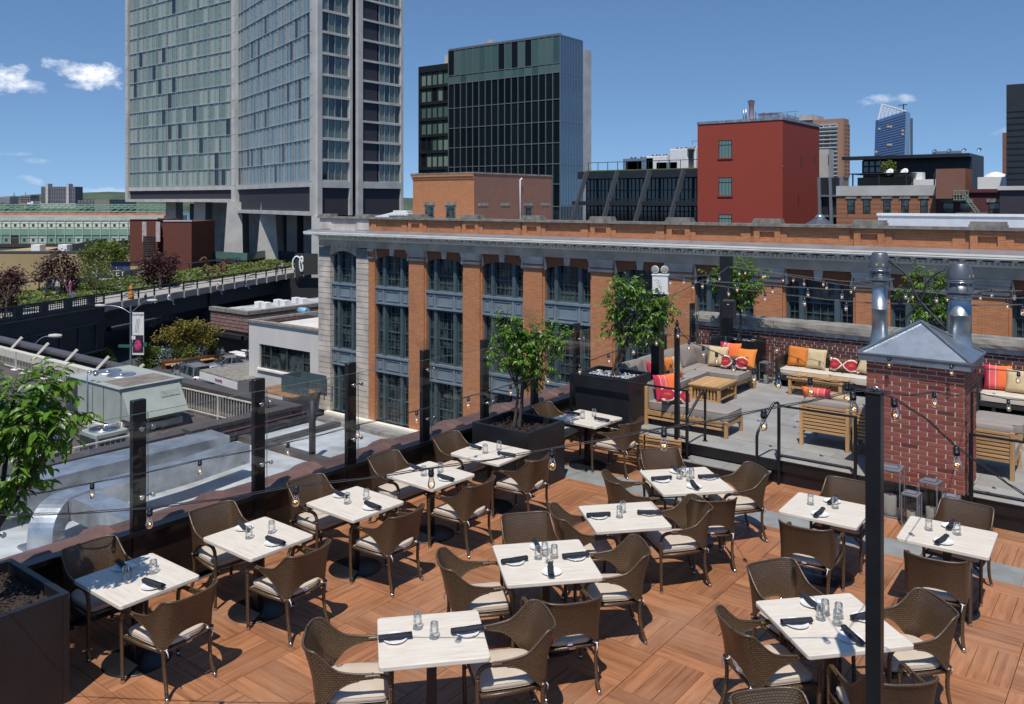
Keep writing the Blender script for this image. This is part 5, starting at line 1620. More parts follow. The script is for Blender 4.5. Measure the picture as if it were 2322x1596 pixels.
# ================================================================== buildings beyond
def curtain_mat(name, tones, dark=(.010, .016, .022), pdark=.10, rough=.07, fold_shade=9.0):
 m, nt, b = new_mat(name)
 gi = nt.nodes.new('ShaderNodeNewGeometry'); isl = gi.outputs['Random Per Island']
 fr = nt.nodes.new('ShaderNodeMath'); fr.operation = 'FRACT'
 nt.links.new(_math(nt, 'ADD', isl, _math(nt, 'MULTIPLY', orand(nt), 13.7)), fr.inputs[0])
 f = fr.outputs[0]
 tc = nt.nodes.new('ShaderNodeTexCoord'); mp = nt.nodes.new('ShaderNodeMapping'); mp.inputs['Scale'].default_value = (fold_shade, fold_shade, .25)
 nt.links.new(tc.outputs['Object'], mp.inputs[0])
 ad = nt.nodes.new('ShaderNodeVectorMath'); nt.links.new(mp.outputs[0], ad.inputs[0])
 s = nt.nodes.new('ShaderNodeVectorMath'); s.operation = 'SCALE'; s.inputs[0].default_value = (31, 57, 17); nt.links.new(f, s.inputs['Scale']); nt.links.new(s.outputs[0], ad.inputs[1])
 n = _noise(nt, ad.outputs[0], 1.0, 3)
 c = _ramp(nt, f, [(0, tones[0]), (.45, tones[1]), (.85, tones[2])])
 c = _mix(nt, _math(nt, 'MULTIPLY', n, .55), c, tuple(x * .45 for x in tones[0]))  # darker streaks put the shade of curtain folds into the colour
 f2 = nt.nodes.new('ShaderNodeMath'); f2.operation = 'FRACT'; nt.links.new(_math(nt, 'MULTIPLY', f, 91.7), f2.inputs[0])
 c = _mix(nt, _math(nt, 'LESS_THAN', f2.outputs[0], pdark), c, dark)
 setin(b, nt, 'Base Color', c); b.inputs['Roughness'].default_value = rough; b.inputs['Specular IOR Level'].default_value = .8
 return m
M['curtain'] = curtain_mat('curtained_glass', ((.17, .25, .205), (.27, .35, .28), (.40, .45, .36)))
M['curtain2'] = curtain_mat('curtained_glass_blue', ((.15, .23, .25), (.24, .33, .34), (.34, .42, .39)), pdark=.13)
M['curtain3'] = curtain_mat('curtained_glass_painted_shade', ((.06, .10, .09), (.11, .15, .125), (.20, .22, .165)), pdark=.22)  # darker copy: the end face's shade is put into these tones
M['alu'] = flat('aluminium_mullion', (.50, .50, .48), .4, .5, 2, .1)
M['purple_brick'] = brickmat('purple_grey_brick', (.055, .050, .062), (.042, .040, .050), (.035, .033, .036), .3, .1, .012, .7, .2)
hp = lambda u, d: at_d(u / K4, 400, d)
PC, PMid, PL, PRt = hp(315.8, 126), hp(236.8, 160), hp(127.3, 185), hp(401.7, 140)
hotel = empty('hotel_tower', (PC.x, PC.y, -6.3), 0, 'tall concrete and curtained glass hotel slab standing on piers over the elevated park', 'building')
OZ = -6.3
def face_frame(A, B_):
 """matrix with x along the face from A to B_, y into the building"""
 A = Vector((A.x, A.y, 0)); B_ = Vector((B_.x, B_.y, 0))
 ex = (B_ - A).normalized(); ey = Vector((-ex.y, ex.x, 0))
 m = Matrix(((ex.x, ey.x, 0, A.x - PC.x), (ex.y, ey.y, 0, A.y - PC.y), (0, 0, 1, -OZ), (0, 0, 0, 1)))
 return m, (B_ - A).length
def put(o, m):
 o.matrix_local = m @ Matrix.Translation(Vector(o.location)) if True else None
 return o
FH, FZ = 3.2, 7.1
def hotel_window(unit, mat):
 b = B(); f = B(); h = FH
 a = unit * .03
 xs_ = [0, unit * .40, unit * .80, unit * .90, unit]
 for i, (x0, x1) in enumerate(zip(xs_, xs_[1:])):
  wdt = .10
  f.box(x0 + .0, x0 + wdt, -.10, .0, .0, h)
  if i == 2: f.box(x0 + wdt, x1, -.11, -.001, 1.0, 1.09).box(x0 + wdt, x1, -.11, -.001, 2.6, 2.7)
  b.add([(x0 + wdt, .02, .16), (x1, .02, .16), (x1, .02, h - .04), (x0 + wdt, .02, h - .04)], [(0, 1, 2, 3)])
 f.box(0, unit, -.16, .02, .0, .13)
 return f.mesh('window', M['alu']), b.mesh('pane', mat)
def wing(A, B_, units, floors, mat, zbeam0, zbeam1, gap):
 m, L = face_frame(A, B_)
 un = (L - 2 * gap) / units
 fm, pmh = hotel_window(un, mat)
 for f in range(floors):
  for k in range(units):
   o = link('window', fm, hotel); o.matrix_local = m @ Matrix.Translation((gap + k * un, 0, FZ + f * FH))
   link('pane', pmh, o)
 top = FZ + 14 * FH
 b = B().box(0, gap * .9, -.5, .4, zbeam0, top).box(L - gap * .9, L, -.5, .4, zbeam0, top).box(gap * .9 + .001, L - gap * .9 - .001, -.25, .4, FZ - .75, FZ - .02).box(gap * .9 + .001, L - gap * .9 - .001, -.5, .4, zbeam0, zbeam1)
 b.build('concrete_frame', M['concrete'], hotel).matrix_local = m
 B().box(gap, L - gap, .1, .45, zbeam1, FZ - .76).build('brick_band', M['purple_brick'], hotel).matrix_local = m
 j = B()
 for f in range(15):
  j.box(-.01, gap * .9 + .01, -.512, -.50, FZ + f * FH - .03, FZ + f * FH + .03).box(L - gap * .9 - .01, L + .01, -.512, -.50, FZ + f * FH - .03, FZ + f * FH + .03)
 j.build('joint', M['stonedark'], hotel).matrix_local = m
 pass
 return m, L
wing(PL, PMid, 10, 13, M['curtain'], 4.0, 4.6, 1.2)
mR, LR = wing(PMid, PC, 10, 11, M['curtain2'], 2.0, 2.6, 1.3)
mE, LE = face_frame(PC, PRt)
def ue(u):
 p = at_x(u / K4, 300, PC.x); return p.y - PC.y
E_ = B(); top = FZ + 14 * FH
y0, y1, y2, y3, y4, y5, y6, y7 = [ue(u) for u in (319.7, 347.9, 350.6, 356.2, 361, 376.7, 378, 398.8)]
y0 = max(y0, .9)
E_.box(0, y0, -.4, .3, 2.0, top).box(y1, y2, -.4, .3, 2.0, top).box(y3, y4, -.4, .3, 2.0, top).box(y7, LE, -.4, .3, 2.0, top)
for f in range(15):
 z = FZ + f * FH
 E_.box(y0 + .001, y1 - .001, -.36, .3, z - .18, z + .16).box(y4 + .001, y7 - .001, -.36, .3, z - .18, z + .16)
E_.box(y0 + .001, y1 - .001, -.38, .3, FZ - .9, FZ - .19).box(y4 + .001, y7 - .001, -.38, .3, FZ - .9, FZ - .19)
E_.build('concrete_frame', M['concrete'], hotel).matrix_local = mE
B().box(y0, y1, .0, .4, 2.0, FZ - .91).box(y4, y7, .0, .4, 2.0, FZ - .91).build('brick_band', M['purple_brick'], hotel).matrix_local = mE
B().box(y2, y3, 1.5, 3, 2.0, top).build('recess', M['blackmatte'], hotel).matrix_local = mE
B().box(y0, LE, .46, 3, 2.02, 4.6).build('core_base', M['purple_brick'], hotel).matrix_local = mE
def inb(p, q, k): d_ = (q - p).normalized(); return Vector((-d_.y, d_.x, 0)) * k
_a, _b, _c, _d = PL + inb(PL, PMid, .5), PMid + inb(PL, PMid, .5), PC + inb(PMid, PC, .5) + inb(PC, PRt, .45), PRt + inb(PC, PRt, .45)
_e = PMid + Vector((-sy_, cy_, 0)) * 18; _f = PL + Vector((-sy_, cy_, 0)) * 14
_yc = [Vector((PC.x, PC.y + y, 0)) for y in (y2, y3)]
def lc(p): return (p.x - PC.x, p.y - PC.y)
B().prism([lc(_a), lc(_b), lc(_c), (-.45, y2), (-6, y2), (-6, y3), (-.45, y3), (-.45, LE), lc(_e), lc(_f)], 2.05 - OZ + 2.0, top - OZ).build('core', M['purple_brick'], hotel)
def end_window(w, n):
 f = B(); p = B()
 for k in range(n + 1):
  x = (w - .1) * k / n
  f.box(x, x + .1, -.1, .0, .16, FH - .18)
  if k < n: p.add([(x + .1, .03, .17), (x + (w - .1) / n, .03, .17), (x + (w - .1) / n, .03, FH - .18), (x + .1, .03, FH - .18)], [(0, 1, 2, 3)])
 f.box(.0, w, -.12, .0, .161, .28)
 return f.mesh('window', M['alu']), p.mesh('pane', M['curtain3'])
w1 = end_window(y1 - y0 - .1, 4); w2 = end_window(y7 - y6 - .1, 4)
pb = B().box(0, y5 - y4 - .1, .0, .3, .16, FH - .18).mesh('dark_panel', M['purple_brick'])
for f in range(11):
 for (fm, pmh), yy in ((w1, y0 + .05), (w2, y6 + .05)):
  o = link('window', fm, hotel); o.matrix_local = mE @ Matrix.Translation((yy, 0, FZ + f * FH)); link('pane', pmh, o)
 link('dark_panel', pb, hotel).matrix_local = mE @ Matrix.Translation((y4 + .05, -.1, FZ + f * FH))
def pier_at(x0, x1, xb0, xb1, d, ztop, zb, dep=4.0):
 a, b_, c, e = at_d(x0, 400, d), at_d(x1, 400, d), at_d(xb0, 400, d), at_d(xb1, 400, d)
 fw = Vector((-sy_, cy_, 0))
 o = Vector((PC.x, PC.y, OZ))
 def V(p, z, k): q = Vector((p.x, p.y, z)) + fw * k; return q - o
 ms = B();
 ms.add([V(a, ztop, 0), V(b_, ztop, 0), V(b_, ztop, dep), V(a, ztop, dep), V(c, zb, 0), V(e, zb, 0), V(e, zb, dep), V(c, zb, dep)],
 [(0, 3, 2, 1), (4, 5, 6, 7), (0, 1, 5, 4), (1, 2, 6, 5), (2, 3, 7, 6), (3, 0, 4, 7)])
 ms.build('pier', M['concrete'], hotel)
pier_at(376, 398, 372, 402, 182, 4.0, -12)
pier_at(440, 466, 436, 462, 172, 4.0, -12)
pier_at(515, 548, 502, 552, 158, 4.0, -12)
pier_at(592, 622, 575, 636, 148, 4.0, -12)
pier_at(706, 735, 706, 735, 124, 2.0, -12, 2.5)
bk = B()
def wallseg(x0, x1, d0, d1, z0, z1, mat, name, th=.5):
 a, b_ = at_d(x0, 400, d0), at_d(x1, 400, d1); o = Vector((PC.x, PC.y, OZ)); fw = Vector((-sy_, cy_, 0)) * th
 b = B(); P = [Vector((a.x, a.y, z0)) - o, Vector((b_.x, b_.y, z0)) - o, Vector((b_.x, b_.y, z0)) - o + fw, Vector((a.x, a.y, z0)) - o + fw]
 Q = [p + Vector((0, 0, z1 - z0)) for p in P]
 b.add(P + Q, [(0, 1, 5, 4), (1, 2, 6, 5), (2, 3, 7, 6), (3, 0, 4, 7), (4, 5, 6, 7), (3, 2, 1, 0)])
 b.build(name, mat, hotel)
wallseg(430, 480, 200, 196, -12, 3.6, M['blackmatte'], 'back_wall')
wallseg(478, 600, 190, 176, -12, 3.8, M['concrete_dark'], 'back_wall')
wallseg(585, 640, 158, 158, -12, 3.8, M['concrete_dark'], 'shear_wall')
wallseg(598, 650, 170, 160, -12, 3.6, M['purple_brick'], 'back_wall')
wallseg(650, 672, 156, 154, -12, 1.95, M['concrete'], 'shear_wall')
wallseg(672, 690, 158, 156, -12, 1.95, M['purple_brick'], 'back_wall')
wallseg(604, 688, 150, 146, -12, -4.6, M['purple_brick'], 'plinth')
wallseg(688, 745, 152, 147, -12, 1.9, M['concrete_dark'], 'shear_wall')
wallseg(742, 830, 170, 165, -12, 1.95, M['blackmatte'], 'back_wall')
a, b_, c2 = PMid - PC, Vector((0, 0, 0)), PRt - PC
fwv = Vector((-sy_, cy_, 0)) * 20
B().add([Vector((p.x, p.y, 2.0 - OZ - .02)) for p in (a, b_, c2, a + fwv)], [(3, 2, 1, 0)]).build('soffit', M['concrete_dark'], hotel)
tr = empty('hotel_beer_terrace', at_d(430, 400, 165) * 1, 0, 'low dark louvred terrace block with a green glass rail under the hotel', 'terrace')
tr.location.z = -12.5
def rel(p, z): return Vector((p.x, p.y, z)) - Vector(tr.location)
q = [at_d(418, 400, 150), at_d(560, 400, 140), at_d(610, 400, 150), at_d(470, 400, 168)]
B().prism([(rel(p, 0).x, rel(p, 0).y) for p in q], 0, 6.9).build('louvred_block', M['purple_brick'], tr)
for k in range(12):
 pa, pb_ = rel(q[0], 0), rel(q[1], 0)
 B().bar((pa.x, pa.y, 2 + k * .4), (pb_.x, pb_.y, 2 + k * .4), .2, .12).build('louvre', M['cast'], tr)
M['greenglass'] = flat('green_glass_rail', (.10, .19, .17), .15, 0, 2, .2)
for (i, j) in ((0, 1), (1, 2)):
 pa, pb_ = rel(q[i], 0), rel(q[j], 0)
 B().bar((pa.x, pa.y, 7.5), (pb_.x, pb_.y, 7.5), .05, 1.2).build('glass_rail', M['greenglass'], tr)
# generic far block with glazed grid
def block(name, label, u_l, u_c, u_r, vt, d, z0, wall, cat='building', roof=True):
 """corner block: front runs left from the corner, side runs back from it (frame px in the 2321-wide view)"""
 c = at_d(u_c, vt, d); l = at_y(u_l, vt, c.y); r = at_x(u_r, vt, c.x)
 t = empty(name, (c.x, c.y, z0), 0, label, cat)
 Wd, Dp, H = c.x - l.x, r.y - c.y, c.z - z0
 B().box(-Wd, 0, 0, Dp, 0, H).build('wall', wall, t)
 return t, Wd, Dp, H
def grid(t, origin, axis, L, z0, z1, cols, rows, pane, frame, fw=.12, proud=.12, single=True, name='window', rowz=None):
 """panes as parts on a face; axis 'x' = front face (runs -L..0 at y=0), 'y' = side face (x=0)"""
 cw_ = L / cols
 zs = rowz or [z0 + (z1 - z0) * k / rows for k in range(rows + 1)]
 cache = {}
 fm = B()
 for j in range(len(zs) - 1):
  h = zs[j + 1] - zs[j]
  for i in range(cols):
   key = round(h, 3)
   if key not in cache:
    cache[key] = (B().box(fw / 2, cw_ - fw / 2, -.03, -.004, fw / 2, h - fw / 2) if axis == 'x' else B().box(.004, .03, fw / 2, cw_ - fw / 2, fw / 2, h - fw / 2)).mesh(name, pane)
   loc = (origin[0] + i * cw_, origin[1], zs[j]) if axis == 'x' else (origin[0], origin[1] + i * cw_, zs[j])
   link(name, cache[key], t, loc)
 for i in range(cols + 1):
  q = i * cw_
  if axis == 'x': fm.box(origin[0] + q - fw / 2, origin[0] + q + fw / 2, -proud, -.001, zs[0], zs[-1])
  else: fm.box(.001, proud, origin[1] + q - fw / 2, origin[1] + q + fw / 2, zs[0], zs[-1])
 for z in zs:
  if axis == 'x': fm.box(origin[0], origin[0] + L, -proud * .8, -.002, z - fw * .6, z + fw * .6)
  else: fm.box(.002, proud * .8, origin[1], origin[1] + L, z - fw * .6, z + fw * .6)
 return fm.build('mullion_grid', frame, t)
M['tintglass'] = curtain_mat('tinted_glass', ((.006, .012, .016), (.009, .017, .022), (.013, .022, .027)), pdark=.2, rough=.05)
M['greenpane'] = curtain_mat('green_office_glass', ((.08, .16, .14), (.14, .24, .20), (.26, .36, .31)), pdark=.15, rough=.06)
M['crownglass'] = curtain_mat('crown_glass', ((.05, .11, .12), (.08, .16, .165), (.12, .20, .19)), pdark=.1, rough=.05)
M['mirror'] = flat('mirror_glass', (.20, .26, .31), .03, .85, .2, .2, .03, .35)
M['steeldark'] = flat('dark_steel', (.026, .029, .034), .5, .3, 1, .2)
M['mullion'] = flat('grey_mullion', (.20, .23, .25), .4, .4, 1, .1)
t, Wd, Dp, H = block('glass_office_tower', 'dark glass office tower with a pale glass crown and mirrored side face', 1017, 1270, 1320, 79, 154, -12.5, M['steeldark'])
zr = [at_d(1270, y, 154).z + 12.5 for y in (560, 510, 468, 417, 371, 323, 274, 224, 163, 142, 79)]
grid(t, (-Wd, 0), 'x', Wd, 0, 0, 17, 0, M['tintglass'], M['mullion'], .13, .16, rowz=zr[:9])
grid(t, (-Wd, 0), 'x', Wd, 0, 0, 17, 0, M['crownglass'], M['mullion'], .12, .14, rowz=zr[8:], name='crown_pane')
grid(t, (0, 0), 'y', Dp, 0, 0, 8, 0, M['mirror'], M['mullion'], .12, .1, rowz=[zr[0], zr[2], zr[4], zr[6], zr[8], zr[10]], name='mirror_pane')
B().box(.0, .04, Dp, Dp * 1.42, 0, H - 1.5).box(-.3, -.001, Dp + .01, Dp * 1.42, 0, H - 1.5).build('concrete_edge', M['concrete'], t)
B().box(-Wd, 0, -.05, .3, H, H + .35).build('roof_edge', M['mullion'], t)
for k, (x, h, w, mt) in enumerate(((-Wd * .78, 2.6, 3, 'stonedark'), (-Wd * .62, 1.6, 2.4, 'galv'), (-Wd * .3, 1.2, 1.6, 'galv'))):
 B().lathe([(w * .5, H), (w * .5, H + h * .6), (.02, H + h)], x, 6, 14).build('roof_tank', M[mt], t)
t2 = empty('office_wing', (t.location.x - Wd - .3, t.location.y + .5, -12.5), 0, 'lower green glass wing with dark slab edges left of the dark office tower', 'building')
l = at_y(950, 150, t.location.y); Wl = t.location.x - Wd - l.x
Hw = at_y(985, 146, t.location.y).z + 12.5
B().box(-Wl, 0, .6, 14, 0, Hw - 3.6).build('wall', M['steeldark'], t2)
B().box(-Wl - .3, .0, -.1, 14, Hw - .9, Hw).box(-Wl - .3, -Wl + .5, -.1, .59, 0, Hw - .91).box(-Wl * .55, -.0, .6, 14, Hw - 3.59, Hw - .91).build('roof_slab', M['steeldark'], t2)
fl = (Hw - 1) / 10
grid(t2, (-Wl + .5, 0), 'x', Wl - .5, 0, 0, 5, 0, M['greenpane'], M['steeldark'], .3, .2, rowz=[Hw - .9 - 3.35 * k for k in range(11, -1, -1)])
for k in range(11): B().box(-Wl + .2, -.02, -.35, -.21, Hw - .9 - 3.35 * k - .45, Hw - .9 - 3.35 * k).build('slab_edge', M['steeldark'], t2)
for k, x in enumerate((-3.2, -1.2)):
 MB().tube([(x, 4, Hw), (x, 4, Hw + 3.2 - k), (x + 2.2, 4, Hw + 3.5 - k)], .10, 5).build('davit', M['galv'], t2)
B().box(-4, -.2, 3, 8, Hw, Hw + 2.4).build('plant_room', M['stucco'], t2)
# red brick block
M['redpaint'] = brickmat('painted_red_brick', (.335, .062, .040), (.30, .052, .036), (.27, .050, .036), .4, .14, .01, .85, .25)
t, Wd, Dp, H = block('red_brick_block', 'plain painted red brick block with a few small windows and a steel flue', 1581, 1774, 1857, 271, 88, -12.5, M['redpaint'])
B().box(-Wd - .03, .06, -.08, .25, H, H + .28).box(-.2, .08, .251, Dp, H, H + .28).build('coping', M['lead'], t)
for y0, y1 in ((317, 358), (402, 443), (486, 520)):
 a, b_ = at_y(1629, y1, t.location.y), at_y(1659, y0, t.location.y)
 x0, x1, z0, z1 = a.x - t.location.x, b_.x - t.location.x, a.z + 12.5, b_.z + 12.5
 f = B().box(x0, x0 + .08, -.02, .06, z0, z1).box(x1 - .08, x1, -.02, .06, z0, z1).box(x0, x1, -.02, .06, z1 - .09, z1).box(x0, x1, -.02, .06, z0 + (z1 - z0) * .7, z0 + (z1 - z0) * .7 + .08)
 for k in range(1, 4): f.box(x0 + (x1 - x0) * k / 4 - .02, x0 + (x1 - x0) * k / 4 + .02, -.015, .04, z0, z1)
 w_ = f.build('window', M['steeldark'], t)
 B().box(x0 + .02, x1 - .02, -.012, -.005, z0, z1).build('pane', M['greenpane'], w_)
 B().box(x0 - .12, x1 + .12, -.1, -.021, z0 - .16, z0 - .01).build('sill', M['redpaint'], t)
M['patch'] = flat('mortar_patch', (.36, .10, .075), .9, 0, 6, .5)
for (x, y) in ((1682, 378), (1727, 376), (1768, 375)):
 a = at_y(x, y, t.location.y); B().lathe([(.001, -.03), (.42, -.02), (.45, 0)], n=10, sy=.4).build('patch', M['patch'], t, (a.x - t.location.x, -.0, a.z + 12.5)).rotation_euler = (R(90), 0, 0)
a = at_y(1703, 228, t.location.y + 3); fl_ = empty('steel_flue', (a.x, t.location.y + 3, H - 12.5), 0, 'thin stainless flue with a rain cap on the red block roof', 'flue')
b = B().lathe([(.28, 0), (.28, a.z - H + 12.5 - .5), (.34, a.z - H + 12.5 - .45), (.34, a.z - H + 12.5 - .1)], n=14); b.build('pipe', M['concrete'], fl_)
b = B().lathe([(.5, a.z - H + 12.5 - .08), (.001, a.z - H + 12.5 + .12)], n=14); b.build('rain_cap', M['chrome'], fl_)
B().cyl(-.62, 0, 0, 1.8, .10, 8).cyl(-.9, 0, 0, 1.7, .07, 8).build('vent_pipe', M['galv'], fl_)
dk = empty('roof_ducts', (t.location.x - 2.2, t.location.y + 5.5, H - 12.5), 0, 'shiny silver air ducts on a frame at the back of the red block roof', 'duct')
a = at_d(1800, 262, 96)
B().bbox(-2.6, -.4, 0, 3, .4, 1.4, .04).bbox(-.3, .7, .5, 4, .2, 1.1, .04).bbox(-4.1, -3.4, .4, 1.2, .1, .9, .04).build('duct', M['foil'], dk)
for k in range(6): B().box(-2.9 + k * .9, -2.82 + k * .9, -.1, 0, 0, 1.6 - k * .1).build('strut', M['galv'], dk)
for k in range(2): B().box(-2.9, 2, -.1, -.02, .6 + k * .7, .66 + k * .7).build('rail', M['galv'], dk)
t_, W2, D2, H2 = block('grey_metal_block', 'small pale grey metal clad block right behind the red brick block', 1850, 1878, 1890, 338, 100, -12.5, M['concrete'])
# steel framed hall
t, Wd, Dp, H = block('steel_framed_hall', 'black steel and glass roof storey with slanted columns behind the parapet', 1330, 1600, 1640, 382, 96, -12.5, M['steeldark'])
zz = lambda y: at_d(1600, y, 96).z + 12.5
grid(t, (-Wd, 0), 'x', Wd, 0, 0, 30, 0, M['tintglass'], M['steeldark'], .10, .12, rowz=[zz(505), zz(480), zz(468), zz(452), zz(430), zz(402)])
B().box(-Wd - .6, .2, -1.2, 0, zz(401), zz(383)).box(-Wd - .6, .2, -2.4, 0, zz(466), zz(456)).build('steel_beam', M['steeldark'], t)
for k in range(7):
 x = -Wd + .6 + k * 4.35
 if x > .5: break
 B().bar((x - .9, -3.2, zz(520)), (x + .2, -1.25, zz(384)), .32, .5).build('slanted_column', M['cast'], t)
for k in range(22):
 B().box(-Wd + k * 1.4, -Wd + k * 1.4 + .06, .3, .36, H, H + 1.1).build('roof_post', M['steeldark'], t)
B().box(-Wd, 0, .3, .36, H + 1.05, H + 1.12).build('roof_rail', M['steeldark'], t)
B().box(-Wd, 0, -.05, .6, H, H + .12).build('green_roof_edge', M['grass'], t)
ru = empty('roof_plant', (t.location.x, t.location.y + 8, H - 12.5), 0, 'white and grey cooling plant on the roof left of the red block', 'roof plant')
for k, (x0, x1, h) in enumerate(((-Wd + .5, -Wd + 5, 1.9), (-Wd + 5.4, -Wd + 8.4, 1.3), (-15, -12.6, 1.6), (-12, -9, 2.1), (-8.6, -5, 2.9), (-4.4, -2.6, 1.4), (-2.2, -.2, 1.0))):
 B().bbox(x0, x1, 0, 3, .3, h, .05).build('cooling_unit', M['white' if k in (4, 3) else 'galv'], ru)
 for q in range(3): B().cyl(x0 + (x1 - x0) * (q + .5) / 3, 1.5, h, h + .25, .4, 12).build('fan', M['cast'], ru)
cx = -Wd + 10.3
B().lathe([(.35, 0), (.35, 2.6), (.5, 2.65), (.5, 3.0), (.42, 3.0)], cx, 0, 10).build('chimney_pot', M['stonedark'], ru)
for k in range(4): MB().tube([(cx - .8 + k * .8, 2, 0), (cx - .8 + k * .8, 2, 4.0)], .04, 4).build('mast', M['cast'], ru)
for z in (1.5, 2.6, 3.9): B().box(cx - .85, cx + 1.7, 1.97, 2.03, z, z + .06).build('crossbar', M['cast'], ru)
t, Wd, Dp, H = block('steel_stair_tower', 'black steel framed end bay right of the red brick block', 1858, 1896, 1903, 402, 92, -12.5, M['steeldark'])
for k in range(3): B().bar((-Wd + k * 1.2 + .9, -1.6, 2), (-Wd + k * 1.2, -.2, H), .3, .3).build('slanted_column', M['mullion'], t)
for k in range(3): B().box(-Wd, .1, -.5, 0, H - 2.1 - k * 2.2, H - 1.9 - k * 2.2).build('steel_beam', M['mullion'], t)
# tan and dark red houses at the right
M['tanbrick'] = brickmat('tan_striped_brick', (.36, .17, .095), (.32, .145, .08), (.10, .05, .035), 3.0, .42, .05, .85, .5)
M['darkred'] = brickmat('dark_red_brick', (.13, .045, .05), (.11, .04, .045), (.10, .05, .05), .3, .09, .01, .85, .3)
def windows_on(t, xs_, y0, y1, wd, plane_y, lint=True, mat='pane', arch=False):
 for x in xs_:
  a, b_ = at_y(x, y1, plane_y), at_y(x + wd, y0, plane_y)
  x0, x1, z0, z1 = a.x - t.location.x, b_.x - t.location.x, a.z - t.location.z, b_.z - t.location.z
  f = B().box(x0, x0 + .07, -.03, .05, z0, z1).box(x1 - .07, x1, -.03, .05, z0, z1).box(x0, x1, -.03, .05, (z0 + z1) / 2 - .04, (z0 + z1) / 2 + .04).box(x0, x1, -.03, .05, z1 - .08, z1)
  w_ = f.build('window', M['steeldark'], t)
  B().box(x0 + .02, x1 - .02, -.022, -.012, z0, z1).build('pane', M[mat], w_)
  if lint: B().box(x0 - .15, x1 + .15, -.08, -.031, z1 + .01, z1 + .30).build('lintel', M['stonedark'], t)
t, Wd, Dp, H = block('tan_brick_house', 'tan striped brick house with five narrow windows and a concrete parapet band', 1896, 2121, 2135, 422, 74, -12.5, M['tanbrick'])
zz = lambda y: at_d(2121, y, 74).z + 12.5
B().box(-Wd, .0, -.12, -.001, zz(443), zz(422)).box(-Wd, 0, -.12, .5, zz(422) + .001, zz(422) + .1).build('concrete_band', M['concrete'], t)
windows_on(t, (1921, 1956, 2002, 2043, 2086), 451, 484, 17, t.location.y)
rt = empty('roof_pavilion', (t.location.x, t.location.y + 5, zz(421) - 12.5), 0, 'olive walled roof pavilion with thin posts above the tan house', 'pavilion')
B().box(-Wd + .5, -Wd * .36, 0, 4, 0, .95).build('wall', flat('olive_render', (.13, .125, .085), .9, 0, 1, .15), rt)
B().box(-Wd * .355, -3.2, .5, 4, 0, .85).build('low_wall', M['concrete'], rt)
B().box(-3.1, 0, .5, 4, 0, .7).build('white_wall', M['white'], rt)
B().box(-Wd, -Wd * .34, -1.2, 3, 1.25, 1.33).build('canopy', M['steeldark'], rt)
for k in range(5): B().box(-Wd + .3 + k * 2.4, -Wd + .42 + k * 2.4, -1.1, -1.0, 0, 1.25).build('post', M['steeldark'], rt)
dish = empty('satellite_dishes', (t.location.x - 4.6, t.location.y + 6, zz(421) - 12.5 + .9), 0, 'pair of white satellite dishes above the tan house', 'satellite dish')
for x in (-1.0, 1.2):
 b = B(); b.lathe([(.001, 0), (.4, .05), (.8, .2), (.8, .22), (.4, .08), (.001, .03)], n=18)
 o = b.build('dish', M['white'], dish, (x * .6, 0, .5)); o.rotation_euler = (R(60), 0, R(-20)); o.scale = (.5, .5, .5)
 MB().tube([(x * .6, .1, 0), (x * .6, .1, .5)], .04, 6).build('mast', M['cast'], dish)
B().box(-.3, 2.2, .3, 1.5, -.4, .5).build('plinth', M['white'], dish)
t, Wd, Dp, H = block('dark_red_house', 'dark red brick house with a green fire escape and chimney stack', 2121, 2282, 2290, 428, 70, -12.5, M['darkred'])
zz = lambda y: at_d(2282, y, 70).z + 12.5
B().box(-Wd, 0, -.2, .4, zz(436), zz(428)).build('cornice', M['darkred'], t)
windows_on(t, (2137, 2175, 2241), 459, 490, 26, t.location.y)
a = at_y(2121, 383, t.location.y - .8); b_ = at_y(2188, 383, t.location.y - .8)
B().box(a.x - t.location.x, b_.x - t.location.x, -.8, 2.4, H - .8, a.z + 12.5).build('chimney_stack', M['brick_old'], t)
B().box(-Wd * .4, 0, 0, .5, H, H + 1.0).build('white_parapet', M['white'], t)
fe = empty('fire_escape', (t.location.x, t.location.y - .05, -12.5), 0, 'pale green iron fire escape ladder and balconies on the dark red house', 'fire escape')
M['feGreen'] = flat('pale_green_iron', (.22, .30, .24), .6, 0, 3, .2)
def feb(x0, y0, x1, y1, nm='rail', w=.07):
 p, q = at_y(x0, y0, t.location.y - 1.0), at_y(x1, y1, t.location.y - 1.0)
 o = Vector(fe.location); MB().bar(p - o, q - o, w, w).build(nm, M['feGreen'], fe)
for dx in (0, 9): feb(2180 + dx, 440, 2215 + dx, 486, 'stringer')
for k in range(10): feb(2180 + 3.5 * k, 441 + 4.6 * k, 2189 + 3.5 * k, 441 + 4.6 * k, 'tread', .05)
for y in (432, 441, 453): feb(2162, y, 2196, y)
for y in (483, 490): feb(2168, y, 2238, y)
for k in range(12): feb(2168 + 6 * k, 483, 2168 + 6 * k, 494, 'baluster', .05)
for k in range(6): feb(2162 + 6.5 * k, 432, 2162 + 6.5 * k, 453, 'baluster', .05)
sd = empty('satellite_dish', (at_y(2257, 410, t.location.y + 2).x, t.location.y + 2, H - 12.5 + .6), 0, 'large white dish lying low on the dark red house roof', 'satellite dish')
b = B(); b.lathe([(1.1, .2), (.8, .62), (.3, .85), (.001, .9)], n=20); b.build('dish', M['white'], sd)
B().cyl(0, 0, -.1, .25, .2, 8).build('mast', M['cast'], sd)
t, Wd, Dp, H = block('black_clad_building', 'tall black ribbed metal building cut off by the right edge', 2281, 2420, 2500, 182, 60, -12.5, M['steeldark'])
rib = B()
for k in range(46):
 rib.box(-Wd + .0, -Wd + 12, -.05, -.0, 3 + k * .45, 3.1 + k * .45)
rib.build('ribbed_cladding', M['steeldark'], t)
